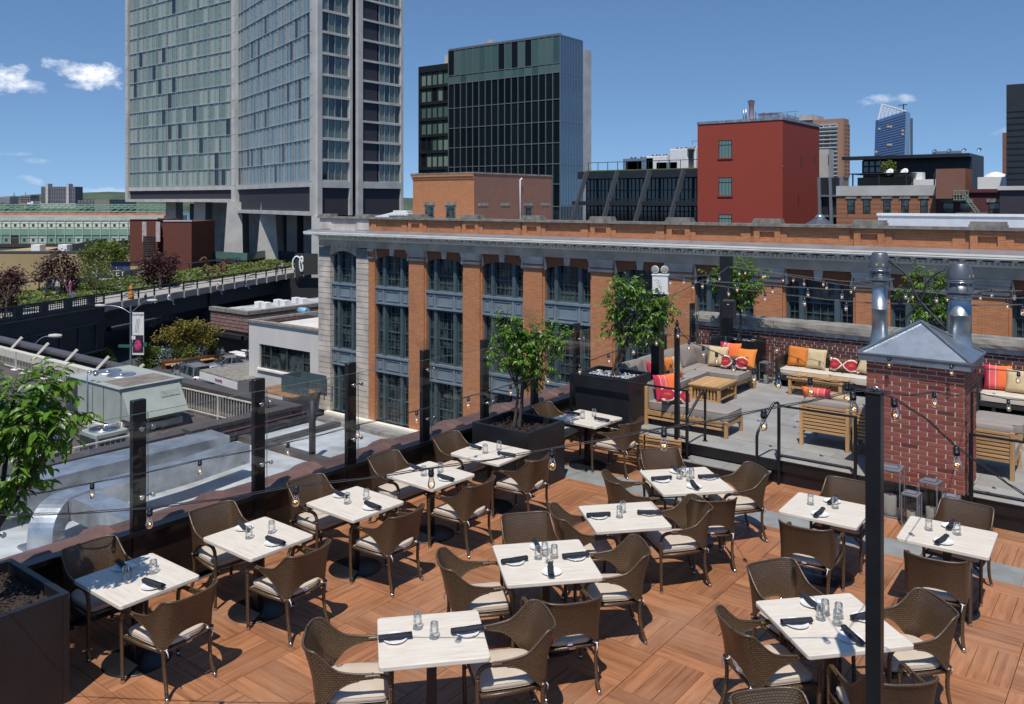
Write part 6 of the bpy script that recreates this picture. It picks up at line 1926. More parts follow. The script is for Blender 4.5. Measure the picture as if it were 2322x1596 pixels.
B().box(-Wd - .3, 0, -1.0, -.06, 0, at_d(2420, 424, 60).z + 12.5).build('dark_base', M['purple_brick'], t)
B().box(-Wd - .4, 0, -1.2, -1.01, at_d(2420, 424, 60).z + 12.3, at_d(2420, 424, 60).z + 12.6).build('cornice', M['concrete'], t)
tb, *_ = block('slim_brick_shaft', 'slim brown brick shaft edge just left of the black ribbed building', 2272, 2290, 2296, 300, 78, -12.5, M['brick_old'])
t, Wd, Dp, H = block('black_roof_storey', 'long black clad roof storey on the skyline below the blue glass tower', 1956, 2203, 2230, 348, 118, -12.5, M['steeldark'])
zz = lambda y: at_d(2203, y, 118).z + 12.5
B().box(-Wd - 2.5, -Wd * .0, -2.0, -.001, zz(356), H).build('overhang', M['steeldark'], t)
grid(t, (-Wd, 0), 'x', Wd * .3, 0, 0, 5, 0, M['greenpane'], M['steeldark'], .2, .15, rowz=[zz(388), zz(372), zz(358)])
for k in range(4):
 b = B(); b.lathe([(.001, 0), (.7, .25), (.72, .3)], n=12); o = b.build('roof_dish', M['galv'], t, (-Wd * .34 + k * 1.9, 1, H + .5)); o.rotation_euler = (R(50), 0, 0); o.scale = (.45, .45, .45)
B().box(-Wd * .36, -Wd * .1, .8, 1.0, H, H + .5).build('dish_frame', M['galv'], t)
M['farbrick'] = flat('far_orange_brick', (.33, .185, .12), .8, 0, .2, .1)
t, Wd, Dp, H = block('balcony_apartment_tower', 'brown brick apartment tower with curved glass balconies behind the red block', 1772, 1912, 1924, 268, 300, -12.5, M['farbrick'])
zz = lambda y: at_d(1912, y, 300).z + 12.5
hz = [zz(400 - 9.2 * k) for k in range(14)]
grid(t, (-Wd * .52, 0), 'x', Wd * .42, 0, 0, 4, 0, M['curtain2'], M['alu'], .5, .4, rowz=hz)
for k in range(13): B().bbox(-Wd * .54, -Wd * .08, -1.8, -.5, hz[k], hz[k] + .5, .2).build('balcony', M['alu'], t)
grid(t, (0, 0), 'y', Dp, 0, 0, 3, 0, M['tanbrick'], M['farbrick'], .6, .3, rowz=hz)
B().box(-Wd, -Wd * .48, -1, 12, H, zz(255)).build('upper_block', M['concrete'], t)
c = at_d(2030, 350, 900)
bt = empty('blue_glass_skyscraper', (c.x, c.y, -12.5), 0, 'distant blue glass skyscraper with a slanted lattice crown', 'building')
M['blueglass'] = flat('far_blue_glass', (.085, .15, .30), .12, .35, .02, .25)
M['bluelight'] = flat('far_pale_glass', (.25, .33, .45), .2, .3, .02, .2)
def sk_(x, y, dd=0):
 p = at_d(x, y, 900 + dd); return p - Vector(bt.location)
LB_, RB_, RT_, LT_, MT_ = sk_(1983, 470), sk_(2047, 470), sk_(2053, 252), sk_(1990, 272), sk_(1999, 236)
bkv = Vector((-sy_, cy_, 0)) * 6
b = B().add([LB_, RB_, RT_, LT_, LB_ + bkv, RB_ + bkv, RT_ + bkv, LT_ + bkv], [(0, 1, 2, 3), (1, 5, 6, 2), (5, 4, 7, 6), (4, 0, 3, 7), (3, 2, 6, 7)]); b.build('glass_shaft', M['blueglass'], bt)
RB2, RT2 = sk_(2060, 470, 20), sk_(2063, 256, 20)
B().add([RB_, RB2, RT2, RT_], [(0, 1, 2, 3)]).build('side_face', M['bluelight'], bt)
band = B()
for k in range(36):
 f = k / 36
 p, q = LB_.lerp(LT_, f), RB_.lerp(RT_, f); n_ = Vector((sy_, -cy_, 0)) * .6
 band.bar(p + n_, q + n_, .5, .55)
band.build('floor_bands', M['mullion'], bt, kind='stuff')
la = B(); fwd = Vector((sy_, -cy_, 0)) * 1
for (p, q) in ((LT_, MT_), (MT_, RT_)): la.bar(p, q, 1.3, 1.3)
for k in range(1, 7):
 f = k / 7
 la.bar(LT_.lerp(RT_, f), MT_.lerp(RT_, f), .6, .6); la.bar(LT_.lerp(RT_, f), MT_.lerp(RT_, max(0, f - .14)), .5, .5)
 la.bar(LT_.lerp(MT_, f), RT_.lerp(MT_, f * .9), .5, .5)
la.build('crown_lattice', M['white'], bt)
cr = B(); cr.bar(sk_(2048, 250), sk_(2048, 236), 1, 1); cr.bar(sk_(2036, 239), sk_(2056, 237), .8, .8); cr.build('crane', M['steeldark'], bt)
ho = B(); ho.bar(sk_(2066, 470), sk_(2066, 268), 2.2, 2.2); ho.build('hoist_mast', M['cast'], bt)
M['warmpanel'] = flat('warm_panels', (.62, .42, .22), .6, 0, 1, .1)  # plain warm orange colour for the tower panels, no emission
for (x, y) in ((2012, 287), (2018, 287), (2045, 296), (2045, 304), (2012, 328), (2018, 328), (1992, 292), (1985, 344), (2012, 363)):
 p = sk_(x, y) + fwd * 1.2; B().box(p.x - 1.2, p.x + 1.2, p.y - .3, p.y + .3, p.z - .9, p.z + .9).build('orange_panel', M['warmpanel'], bt)
# ================================================================== ground, river, far shore
GZ = -12.5
g = B().add([(-9000, -4000, GZ - .02), (6000, -4000, GZ - .02), (6000, 9000, GZ - .02), (-9000, 9000, GZ - .02)], [(0, 1, 2, 3)])
fwd2 = Vector((-sy_, cy_, 0)); rgt2 = Vector((cy_, sy_, 0))
def fr2w(x, d, z): p = rgt2 * x + fwd2 * d; return (p.x, p.y, z)
B().add([fr2w(-2500, -300, GZ), fr2w(2500, -300, GZ), fr2w(2500, 1500, GZ), fr2w(-30, 1500, GZ), fr2w(-60, 300, GZ), fr2w(-260, 285, GZ), fr2w(-2500, 285, GZ)], [(0, 1, 2, 3, 4, 5, 6)]).build('street_ground', M['asphalt'], kind='structure')
m, nt, b = new_mat('river_water'); setin(b, nt, 'Base Color', (.045, .06, .06)); b.inputs['Roughness'].default_value = .12
bump(nt, b, _noise(nt, _coords(nt, 'Object', (.3, .3, .3)), 1, 5), .35, .4); M['water'] = m
B().add([fr2w(-5000, 250, GZ - 2), fr2w(3000, 250, GZ - 2), fr2w(3000, 2600, GZ - 2), fr2w(-5000, 2600, GZ - 2)], [(0, 1, 2, 3)]).build('river', M['water'], kind='structure')
M['farwood'] = flat('far_woods', (.055, .085, .045), .95, 0, .02, .5, .8, .1)
hs = B(); n = 160; vs = []; r_ = random.Random(5)
hh = [0.0] * (n + 1)
for o_, amp in ((5, 8), (11, 6), (29, 3.5), (61, 2.5)):
 ph = r_.uniform(0, 6)
 for i in range(n + 1): hh[i] += amp * math.sin(i / n * o_ * 2 + ph)
for i in range(n + 1):
 x = -2600 + 4200 * i / n; h = 14 + hh[i] * .9 + r_.uniform(-2, 2)
 vs += [fr2w(x, 1700, GZ - 2), fr2w(x, 1760, GZ + 10), fr2w(x, 1860, GZ + 16 + h * .6), fr2w(x, 2100, GZ + 12 + h), fr2w(x, 3000, GZ + 8 + h), fr2w(x, 7000, GZ + h)]
B().add(vs, [(i * 6 + j, i * 6 + 6 + j, i * 6 + 7 + j, i * 6 + 1 + j) for i in range(n) for j in range(5)]).build('far_hills', M['farwood'], kind='structure')
def far_block(name, label, x0, x1, yt, yb, d, mat, grid_=None, cat='building', depth=30):
 a, b_ = at_d(x0, yb, d), at_d(x1, yt, d)
 t = empty(name, (a.x, a.y, a.z), YAW, label, cat)
 W_, H_ = (b_ - a).dot(rgt2), b_.z - a.z
 B().box(0, W_, 0, depth, 0, H_).build('wall', mat, t)
 if grid_:
  nx, nz, pm2 = grid_
  me = B().box(0, W_ / nx * .66, -1.2, -.0, 0, H_ / nz * .5).mesh('window', pm2)
  for i in range(nx):
   for k in range(nz):
    link('window', me, t, (W_ * (i + .17) / nx, 0, H_ * (k + .3) / nz))
 return t, W_, H_
M['farslab'] = flat('far_slab_block', (.13, .125, .13), .9, 0, .02, .15)
M['farpane'] = flat('far_window', (.24, .24, .26), .5, 0, .1, .2)
t, w, h = far_block('apartment_slab', 'big grey apartment slab with two lift towers on the far shore', 93, 171, 423, 463, 1750, M['farslab'], (20, 13, M['farpane']))
for x in (.17, .77):
 B().box(w * x, w * x + 5, -5, 12, 0, h + 6).build('lift_tower', M['concrete'], t)
B().box(-20, w + 14, -25, -8, -8, 2).build('podium', M['concrete'], t)
for k, (x0, x1, yt, yb, lab, mt) in enumerate(((46, 70, 443, 458, 'small square office block with dark windows on the far hill', 'farslab'), (0, 22, 446, 462, 'pale flats at the left edge of the far shore', 'concrete'),
     (43, 60, 455, 463, 'low pinkish house row on the far shore', 'farbrick'), (176, 214, 454, 466, 'low far apartment block right of the big slab', 'farslab'),
     (228, 268, 457, 467, 'row of pale roofs on the far shore beside the hotel', 'stucco'), (214, 248, 452, 492, 'ruined tan masonry gatehouse behind the green pier shed', 'stonedark'), (61, 75, 456, 464, 'small white far shore house', 'white'),
     (2, 12, 458, 468, 'small far shore house at the very left edge', 'farslab'))):
 far_block('far_building', lab, x0, x1, yt, yb, 1700 if k != 5 else 420, M[mt], (5, 3, M['farpane']) if k in (0, 3, 1) else None)
for k, (x, lab) in enumerate(((32, 'left of two domed church towers on the far hill'), (58, 'right of two domed church towers on the far hill'))):
 p = at_d(x, 462, 1900); t = empty('church_tower', p, 0, lab, 'church tower')
 B().lathe([(4, 0), (4, 12), (4.6, 12), (3.4, 17), (1.2, 20), (.5, 26)], n=10).build('tower', M['stonedark'], t)
# green pier shed on the river
M['piergreen'] = flat('faded_green_steel', (.20, .32, .235), .75, 0, .15, .2)
M['piercream'] = flat('cream_green_panels', (.68, .68, .53), .8, 0, .1, .15)
M['piercream2'] = flat('pale_panels', (.44, .50, .41), .8, 0, .3, .2)
M['pierorange'] = flat('orange_netting', (.55, .17, .09), .85, 0, .4, .3)
M['pile'] = flat('dark_piles', (.05, .035, .03), .9, 0, 1, .3)
pd = 340
a = at_d(-160, 555, pd); b_ = at_d(372, 487, pd)
ps = empty('pier_shed', (a.x, a.y, a.z), YAW, 'long faded green and cream two-storey pier shed on dark piles in the river', 'pier shed')
W_ = (b_ - a).dot(rgt2)
def zz(y): return at_d(0, y, pd).z - a.z
B().box(0, W_, .3, 24, 0, zz(489)).build('shed_core', M['piercream2'], ps)
B().box(0, W_, -.3, .299, zz(500), zz(488)).build('eave_band', M['piercream2'], ps)
B().box(0, W_, -.3, .299, zz(533), zz(519)).build('green_band', M['piergreen'], ps)
B().box(0, W_, -1.0, 24, zz(560), zz(553)).build('deck', M['pile'], ps)
nb = 26; cw_ = W_ / nb
up = B().box(.25, cw_ - .25, -.05, .299, zz(518.5) , zz(501)).mesh('upper_panel', M['piercream'])
lo = B().box(.25, cw_ - .25, -.05, .299, zz(552), zz(533.5)).mesh('lower_panel', M['piergreen'])
lo2 = B().box(.25, cw_ - .25, -.05, .299, zz(552), zz(533.5)).mesh('lower_panel', M['piercream2'])
wn_ = B().box(cw_ * .38, cw_ * .66, -.12, -.06, zz(513.5), zz(508)).mesh('window', M['pile'])
wn2 = B().box(cw_ * .38, cw_ * .66, -.12, -.06, zz(547), zz(541)).mesh('window', M['pile'])
st1 = B().box(0, .25, -.5, .3, zz(552), zz(500)).mesh('column', M['piercream2'])
ln = B().box(.25, cw_ - .25, -.12, -.06, zz(515.6), zz(514.6)).box(.25, cw_ - .25, -.12, -.06, zz(507), zz(506.2)).box(.25, cw_ - .25, -.12, -.06, zz(540), zz(539.2)).mesh('groove', M['piergreen'])
for k in range(nb):
 x = k * cw_
 link('upper_panel', up, ps, (x, 0, 0))
 if k % 13 == 9:
  B().box(x + .25, x + cw_ - .25, -.02, .28, zz(552), zz(533.5)).build('dark_bay_panel', M['pile'], ps)  # closed dark panel, the opening's shade painted into its colour
 else:
  link('lower_panel', lo2 if rnd.random() < .3 else lo, ps, (x, 0, 0)); link('window', wn2, ps, (x, 0, 0))
 link('window', wn_, ps, (x, 0, 0)); link('column', st1, ps, (x, 0, 0)); link('groove', ln, ps, (x, 0, 0))
pi_ = B()
for k in range(150):
 pi_.box(k * W_ / 150, k * W_ / 150 + .5, -.6, 0, zz(560) - 3, zz(559.9))
pi_.build('piles', M['pile'], ps, kind='stuff')
B().box(0, W_, 2, 2.2, zz(488.9), zz(483)).build('orange_netting', M['pierorange'], ps)
tr_ = B()
W2 = (at_d(372, 470, pd) - a).dot(rgt2); W1 = (at_d(60, 470, pd) - a).dot(rgt2)
for k in range(34):
 x = k * W_ / 34
 tr_.bar((x, 6, zz(488)), (x + 4.5, 12, zz(464)), .3, .3)
for y, dy in ((464, 12), (468, 9), (472, 6), (480, 6)): tr_.box(0, W_, dy, dy + .4, zz(y) - .2, zz(y) + .2)
tr_.build('roof_truss', M['piergreen'], ps)
# near low buildings below the elevated park
M['tanwall'] = flat('tan_rendered_wall', (.36, .265, .125), .9, 0, .12, .3, .5, .4, col2=(.28, .205, .10))
a = at_d(-40, 645, 150); b_ = at_d(322, 572, 150)
tw = empty('tan_warehouse', (a.x, a.y, -12.5), YAW, 'windowless tan rendered warehouse wall behind the elevated park', 'building')
W_ = (b_ - a).dot(rgt2); zt = b_.z + 12.5
B().box(0, W_, 0, 18, 0, zt).build('wall', M['tanwall'], tw)
B().box(0, W_, -.15, .3, zt, zt + .25).build('coping', M['cast'], tw)
def zz(y, d): return at_d(0, y, d).z + 12.5
for x0, x1 in ((60, 200), (135, 280)):
 xa, xb = (at_d(x0, 575, 152) - a).dot(rgt2), (at_d(x1, 575, 152) - a).dot(rgt2)
 zb2 = zz(574, 152)
 B().prism_y([(xa, zb2), (xb, zb2), (xb, zz(546, 152)), (xb - .6, zz(545, 152))], 6 if x0 == 60 else 2, 9 if x0 == 60 else 5).build('monitor_roof', M['steeldark'], tw)
for k, x in enumerate((0, 12, 45)): B().bbox(8 + x * .4, 9.6 + x * .4, 1, 3, zt, zt + 1.3, .05).build('roof_unit', M['white'], tw)
a = at_d(294, 600, 136); b_ = at_d(357, 497, 136); c_ = at_d(421, 503, 133)
M['rustbrick'] = brickmat('rust_red_brick', (.17, .055, .036), (.13, .042, .030), (.14, .07, .05), .3, .10, .012, .9, .3)
rb = empty('rust_brick_building', (a.x, a.y, -12.5), YAW, 'windowless rust red brick building with shuttered openings by the hotel piers', 'building')
z1, z2 = at_d(0, 497, 136).z + 12.5, at_d(0, 503, 133).z + 12.5
wa = (b_ - a).dot(rgt2); wb = (c_ - a).dot(rgt2)
B().box(0, wa, 0, 10, 0, z1).build('wall', M['rustbrick'], rb)
B().box(wa + .01, wb - 4.5, 1.2, 10, 0, z2 - .3).box(wb - 4.49, wb, -.6, 10, 0, z2).build('rear_wall', M['rustbrick'], rb)
B().box(-.1, wa + .1, -.15, .4, z1, z1 + .25).box(wb - 4.5, wb + .1, -.7, 0, z2, z2 + .22).build('coping', M['concrete'], rb)
for x, z in ((2.2, z1 - 6.5), (wa + 1.2, z2 - 6.3)):
 f = B()
 y0 = -.2 if x < wa else 1.0
 for k in range(14): f.box(x, x + 1.9, y0, y0 + .15, z + k * .28, z + k * .28 + .18)
 f.build('shutter', M['pile'], rb)
for x, y0 in ((2.0, -.05), (4.2, -.05), (wa + .9, 1.15), (wa + 2.4, 1.15)):
 B().box(x, x + .7, y0, y0 + .04, (z1 if x < wa else z2) - 3.6, (z1 if x < wa else z2) - .4).build('whitewash_patch', flat('whitewash', (.45, .38, .36), .9, 0, 3, .3), rb)
B().box(.3, 3.2, -1.2, -.01, z1 - 10.2, z1 - 10.0).box(.3, 3.2, -1.2, -1.15, z1 - 9.99, z1 - 9).build('iron_balcony', M['steeldark'], rb)
# elevated park (viaduct)
DZ = -6.3
M['viaduct'] = flat('black_blue_steel', (.028, .036, .045), .55, .2, 1, .25)
M['parkconc'] = flat('park_concrete_edge', (.30, .28, .245), .85, 0, .5, .25)
M['parkpath'] = flat('park_plank_path', (.33, .31, .285), .85, 0, .6, .12)
E1, E2, E3 = at(230, 692, DZ), at(708, 612, DZ), at(-40, 712, DZ)
F1, F2, F3 = at(60, 645, DZ), at(690, 594, DZ), at(-60, 655, DZ)
dirE = (E2 - E1).normalized(); nrm = Vector((-dirE.y, dirE.x, 0))
if nrm.x > 0: nrm = -nrm
park = empty('elevated_park', E1, 0, 'elevated rail viaduct park with steel girders, planting beds and railings', 'viaduct')
o = Vector(E1)
E0 = E1 - dirE * 60
ex = E2 + dirE * 40
wdt = 17.5
def PV(p, z): return (p.x - o.x, p.y - o.y, z - DZ)
def slab(b, p, q, w0, w1, z0, z1):
 P = [p + nrm * w0, q + nrm * w0, q + nrm * w1, p + nrm * w1]
 vs = [PV(k, z0) for k in P] + [PV(k, z1) for k in P]
 b.add(vs, [(0, 1, 2, 3), (7, 6, 5, 4), (0, 4, 5, 1), (1, 5, 6, 2), (2, 6, 7, 3), (3, 7, 4, 0)]); return b
slab(B(), E0, ex, 0.0, wdt, DZ - .5, DZ - .02).build('deck', M['parkpath'], park)
slab(B(), E1, ex, -.25, -.001, DZ - .62, DZ + .10).build('concrete_edge', M['parkconc'], park)
slab(B(), E1, ex, 1.2, 1.7, DZ - 2.6, DZ - .51).build('girder', M['viaduct'], park)
slab(B(), E0, E1, -.3, -.001, DZ - 4.4, DZ + .25).build('steel_girder', M['viaduct'], park)
slab(B(), E0, ex, wdt - .6, wdt - .2, DZ - 3.6, DZ - .51).build('steel_girder', M['viaduct'], park)
st = B()
for k in range(26):
 p = E0 + dirE * (k * 2.35); slab(st, p, p + dirE * .16, -.42, -.301, DZ - 4.3, DZ - 1.8)
slab(st, E0, E1, -.45, -.301, DZ - 1.75, DZ - 1.6); slab(st, E0, E1, -.45, -.301, DZ - .25, DZ - .1); slab(st, E0, E1, -.5, -.301, DZ - 4.5, DZ - 4.35)
st.build('girder_stiffener', M['viaduct'], park)
e = B()
n_b = int((ex - E1).length / 2.6)
for k in range(n_b):
 p = E1 + dirE * (k * 2.6); slab(e, p, p + dirE * .35, -.42, -.251, DZ - .68, DZ + .08)
e.build('edge_rib', M['parkconc'], park)
L_ = (ex - E1).length
for k in range(int(L_ / 2.6)):
 p = E1 + dirE * (k * 2.6 + .1)
 slab(B(), p, p + dirE * .12, -.22, -.08, DZ + .151, DZ + 1.08).build('railing_post', M['viaduct'], park)
for z in (DZ + 1.08, DZ + .62): slab(B(), E1, ex, -.2, -.08, z, z + (.12 if z > DZ + 1 else .06)).build('railing_rail', M['viaduct'], park)
pr = B(); slab(pr, E0, E1, -.2, -.05, DZ + 1.1, DZ + 1.25); slab(pr, E0, E1, -.2, -.05, DZ + .26, DZ + .36); pr.build('railing_rail', M['viaduct'], park)
lat = B()
for k in range(220):
 p = E0 + dirE * (k * .27); slab(lat, p, p + dirE * .06, -.15, -.1, DZ + .361, DZ + 1.099)
for z in (.55, .75, .93): slab(lat, E0, E1, -.149, -.101, DZ + z, DZ + z + .05)
lat.build('lattice', M['viaduct'], park)
for k in range(20):
 p = E0 + dirE * (k * 3.0 + 1)
 slab(B(), p, p + dirE * .85, -.25, -.02, DZ + .2, DZ + 1.13).build('railing_panel', M['viaduct'], park)
for k in range(int(((ex - E0).length) / 3.2)):
 p = E0 + dirE * (k * 3.2)
 slab(B(), p, p + dirE * .1, wdt - .2, wdt - .1, DZ, DZ + 1.1).build('far_rail_post', M['viaduct'], park)
slab(B(), E0, ex, wdt - .22, wdt - .08, DZ + 1.05, DZ + 1.2).build('far_rail', M['galv'], park)
for s in (-14, 20, 52):
 p = E1 + dirE * s
 for w in (1.0, wdt - 1.5): slab(B(), p, p + dirE * .9, w, w + .9, GZ, DZ - .55).build('column', M['viaduct'], park)
for s, w in ((6, 2.6), (16, 2.2), (30, 2.0), (45, 2.0)):
 p = E1 + dirE * s
 bb = B(); P = [p + nrm * w, p + nrm * (w + .6)]
 q = dirE * 2.6
 vs = [PV(P[0], DZ), PV(P[1], DZ), PV(P[0] + q * .35, DZ + .45), PV(P[1] + q * .35, DZ + .45), PV(P[0] + q, DZ + .45), PV(P[1] + q, DZ + .45), PV(P[0] + q, DZ + .35), PV(P[1] + q, DZ + .35), PV(P[0] + q * .38, DZ + .33), PV(P[1] + q * .38, DZ + .33)]
 bb.add(vs, [(0, 2, 3, 1), (2, 4, 5, 3), (4, 6, 7, 5), (6, 8, 9, 7), (8, 0, 1, 9)])
 bb.build('peel_up_bench', M['parkconc'], park)
def meadow(name, s0, s1, w0, w1, label, n, hmax=.5):
 r = random.Random(n); b = B()
 for k in range(n):
  p = E1 + dirE * r.uniform(s0, s1) + nrm * r.uniform(w0, w1)
  hgt = r.uniform(.12, hmax) * (1.3 if math.sin(p.x * .9) + math.sin(p.y * .7) > .6 else .8); sp = r.uniform(.12, .32)
  c0 = Vector(PV(p, DZ + hgt * .5)) + o
  for q in range(2):
   a1 = Vector((r.uniform(-1, 1), r.uniform(-1, 1), r.uniform(-.3, .8))).normalized() * sp; a2 = Vector((r.uniform(-1, 1), r.uniform(-1, 1), r.uniform(-.2, 1))).normalized() * sp * .7
   c1 = c0 + Vector((r.uniform(-.1, .1), r.uniform(-.1, .1), r.uniform(-.1, .15)))
   b.add([c1 - a1, c1 + a2, c1 + a1, c1 - a2], [(0, 1, 2, 3)])
 b.build(name, M['grass'], None, (0, 0, 0), kind='stuff', label=label, cat='planting')
slab(B(), E0, ex, 5.6, 9.6, DZ - .019, DZ + .10).build('planting_soil', M['soil'], park)
slab(B(), E1, ex, 11.6, wdt - .5, DZ - .019, DZ + .12).build('planting_soil', M['soil'], park)
meadow('meadow_planting', -50, 70, 5.6, 9.6, 'low green meadow planting in the middle bed of the elevated park', 9000)
meadow('meadow_planting', -50, 70, 11.6, wdt - .6, 'green meadow planting along the far rail of the elevated park', 7000)
sg = empty('beer_garden_sign', at_d(282, 680, 118), YAW + R(8), 'dark sign board with cream serif lettering beside the red maple', 'sign')
sg.location.z = DZ
H_ = at_d(0, 611, 118).z - DZ; H2 = at_d(0, 628, 118).z - DZ
M['signblack'] = flat('sign_black', (.03, .032, .028), .6); M['signcream'] = flat('sign_cream', (.62, .60, .46), .6, 0, 3, .05)
B().box(-4.5, 4.6, -.1, .1, H2, H_).build('board', M['signblack'], sg)
B().box(-3.6, 4.5, -.12, .12, H2 - .35, H2 - .15).build('lower_rail', M['white'], sg)
for x in (-3.5, 4.2): B().box(x, x + .15, -.05, .1, 0, H2).build('post', M['steeldark'], sg)
def text(body, size, mat, parent, loc, rot=(R(90), 0, 0), align='CENTER', ext=.01, name='lettering', label=None):
 cu_ = bpy.data.curves.new(name, 'FONT'); cu_.body = body; cu_.size = size; cu_.extrude = ext; cu_.align_x = align; cu_.align_y = 'CENTER'
 cu_.space_line = .85
 tmp = bpy.data.objects.new(name, cu_); C.objects.link(tmp)
 bpy.context.view_layer.update()
 me = bpy.data.meshes.new_from_object(tmp.evaluated_get(bpy.context.evaluated_depsgraph_get()))
 bpy.data.objects.remove(tmp)
 me.materials.clear(); me.materials.append(mat)
 o_ = link(name, me, parent, loc); o_.rotation_euler = rot
 return o_
zc = (H_ + H2) / 2
text('KEY', (H_ - H2) * 1.15, M['signcream'], sg, (-.9, -.13, zc)); text('BEER\nGARDEN', (H_ - H2) * .48, M['signcream'], sg, (2.6, -.13, zc))
text('N', (H_ - H2) * 1.15, M['signcream'], sg, (-3.9, -.13, zc))
bb_ = empty('yellow_billboard', at_d(318, 680, 124), YAW, 'yellow and violet billboard half hidden by the red maple', 'billboard'); bb_.location.z = DZ
h0, h1 = at_d(0, 632, 124).z - DZ, at_d(0, 594, 124).z - DZ
B().box(-1.4, 3.6, -.1, .1, h0, h1 - .3).build('board', flat('yellow_board', (.62, .40, .12), .6, 0, .5, .15), bb_)
B().box(-4.2, -1.41, -.1, .1, h0, h1).build('picture_panel', flat('violet_panel', (.06, .06, .13), .5, 0, 1.2, .8), bb_)
B().box(-4.2, 3.6, -.4, .1, h1, h1 + .1).build('light_shelf', M['steeldark'], bb_)
for x in (-3.5, 3): B().box(x, x + .2, .11, .3, 0, h0).build('post', M['steeldark'], bb_)
wm = empty('white_motif_panel', at_d(688, 690, 121), YAW, 'black panel with a white looping painted motif at the end of the park rail', 'panel'); wm.location.z = DZ
B().box(-1.2, 2.0, 0, .2, 0, 3.0).build('board', M['signblack'], wm)
MB().tube([(-.6 + .9 * math.cos(a) * .5 + .5 * math.sin(a * .5), -.04, 1.5 + 1.1 * math.sin(a)) for a in [k * .42 for k in range(26)]], .13, 5).build('motif', M['white'], wm)
sc_ = empty('curly_sculpture', at_d(488, 655, 110), YAW, 'curly rust brown steel sculpture standing in the park planting', 'sculpture'); sc_.location.z = DZ
M['rust'] = flat('rusted_steel', (.13, .045, .022), .7, .2, 3, .35)
k_ = 110 / 848 / K4 * K4 * K4
def cv(pts): return catmull([Vector(((x - 488) * 110 / 848 * K4, (i % 2) * .5, (660 - y) * 110 / 848 * K4 + .1)) for i, (x, y) in enumerate(pts)], 5)
MB().tube(cv([(452, 615), (458, 607), (466, 608), (468, 618), (462, 628), (460, 637), (470, 640)]), .13, 6).build('coil', M['rust'], sc_)
MB().tube(cv([(472, 658), (468, 645), (476, 633), (488, 634), (494, 642), (490, 652), (482, 648)]), .14, 6).build('coil', M['rust'], sc_)
MB().tube(cv([(494, 640), (500, 633), (498, 624), (505, 618), (512, 626), (510, 634), (504, 635), (507, 614), (511, 610)]), .12, 6).build('coil', M['rust'], sc_)
# dark roof with air conditioning, left
RZ = -5.2
M['darkroof'] = flat('dark_mineral_roof', (.085, .072, .068), .9, 0, .6, .2, .3, 20)
M['coping_br'] = flat('brown_metal_coping', (.105, .090, .084), .4, .3, 1, .2)
ro = empty('dark_flat_roof', (-48, 14, RZ), 0, 'dark flat roofed building with brown metal copings and cream railings, left below the terrace', 'building')
xa, xb, ya, yb = -60, -28.3, -12, 22.5
X_ = lambda x: x + 48
Y_ = lambda y: y - 14
B().box(X_(xa), X_(xb), Y_(ya), Y_(yb), GZ - RZ, -.02).build('wall', M['purple_brick'], ro)
B().box(X_(xa), X_(xb), Y_(ya), Y_(yb), -.019, 0).build('roof_surface', M['darkroof'], ro)
for (p, q, r1, s1, nm) in ((xa, xb, yb - .45, yb, 'far'), (xb - .45, xb, ya, 17.2, 'near'), (xb - .45, xb, 17.4, yb - .46, 'near2')):
 h0 = .75 if nm == 'far' else .82
 B().box(X_(p), X_(q), Y_(r1), Y_(s1), 0.001, h0).build('parapet', M['purple_brick' if nm == 'far' else 'stonedark'], ro)
 nseg = 14
 for k in range(nseg):
  if nm == 'far': B().bbox(X_(p) + (q - p) * k / nseg + .01, X_(p) + (q - p) * (k + 1) / nseg - .01, Y_(r1) - .09, Y_(s1) + .09, h0 + .001, h0 + .2, .02).build('coping', M['coping_br'], ro)
  elif k < 8: B().bbox(X_(p) - .09, X_(q) + .09, Y_(r1) + (s1 - r1) * k / 8 + .01, Y_(r1) + (s1 - r1) * (k + 1) / 8 - .01, h0 + .001, h0 + .18, .02).build('coping', M['coping_br'], ro)
def picket(p0, p1, label, h=1.0, sp=.19, post=2.2, feet=False, zb=.12):
 p0, p1 = Vector(p0), Vector(p1)
 t = empty('cream_railing', p0, math.atan2((p1 - p0).y, (p1 - p0).x), label, 'railing', 'cream painted roof railings')
 L_ = (p1 - p0).length; n_ = int(L_ / post)
 for k in range(n_ + 1):
  x = k * L_ / n_; B().box(x - .035, x + .035, -.035, .035, 0, h).build('post', M['cream_paint'], t)
  if feet: B().bbox(x - .25, x + .25, -.18, .18, -.0, .06, .02).build('foot', M['white'], t)
 B().box(0, L_, -.03, .03, h, h + .05).build('top_rail', M['cream_paint'], t)
 B().box(0, L_, -.025, .025, zb, zb + .04).build('bottom_rail', M['cream_paint'], t)
 b = B(); x = sp / 2
 while x < L_: b.box(x - .010, x + .010, -.010, .010, zb + .041, h - .001); x += sp
 b.build('pickets', M['cream_paint'], t, kind='stuff')
 return t
picket((-58, 20.6, RZ), (-39.6, 20.4, RZ), 'long cream railing with weighted feet across the dark roof', feet=True, post=3.6)
picket((-29.3, 8.6, RZ), (-29.3, 16.2, RZ), 'cream picket railing nearest the silver roof, behind the condenser units', post=2.4)
picket((-35.5, 21.0, RZ + .35), (-32.4, 24.2, RZ + .35), 'cream picket railing right of the big rooftop unit', post=2.0) if False else picket((-38.5, 21.0, RZ), (-29.2, 21.3, RZ), 'cream picket railing right of the big rooftop unit', post=2.6)
t = empty('sloped_fascia_light', (-52, 21.1, RZ), 0, 'cream cable trough with tilted arms beyond the long railing', 'cable trough')
B().box(-6.5, 12, 0, .5, .35, .72).build('trough', M['cream_paint'], t)
for k in range(7):
 x = -9 + k * 3.4; B().bar((x, .5, .5), (x + .75, .9, 1.35), .1, .14).build('tilted_arm', M['cream_paint'], t)
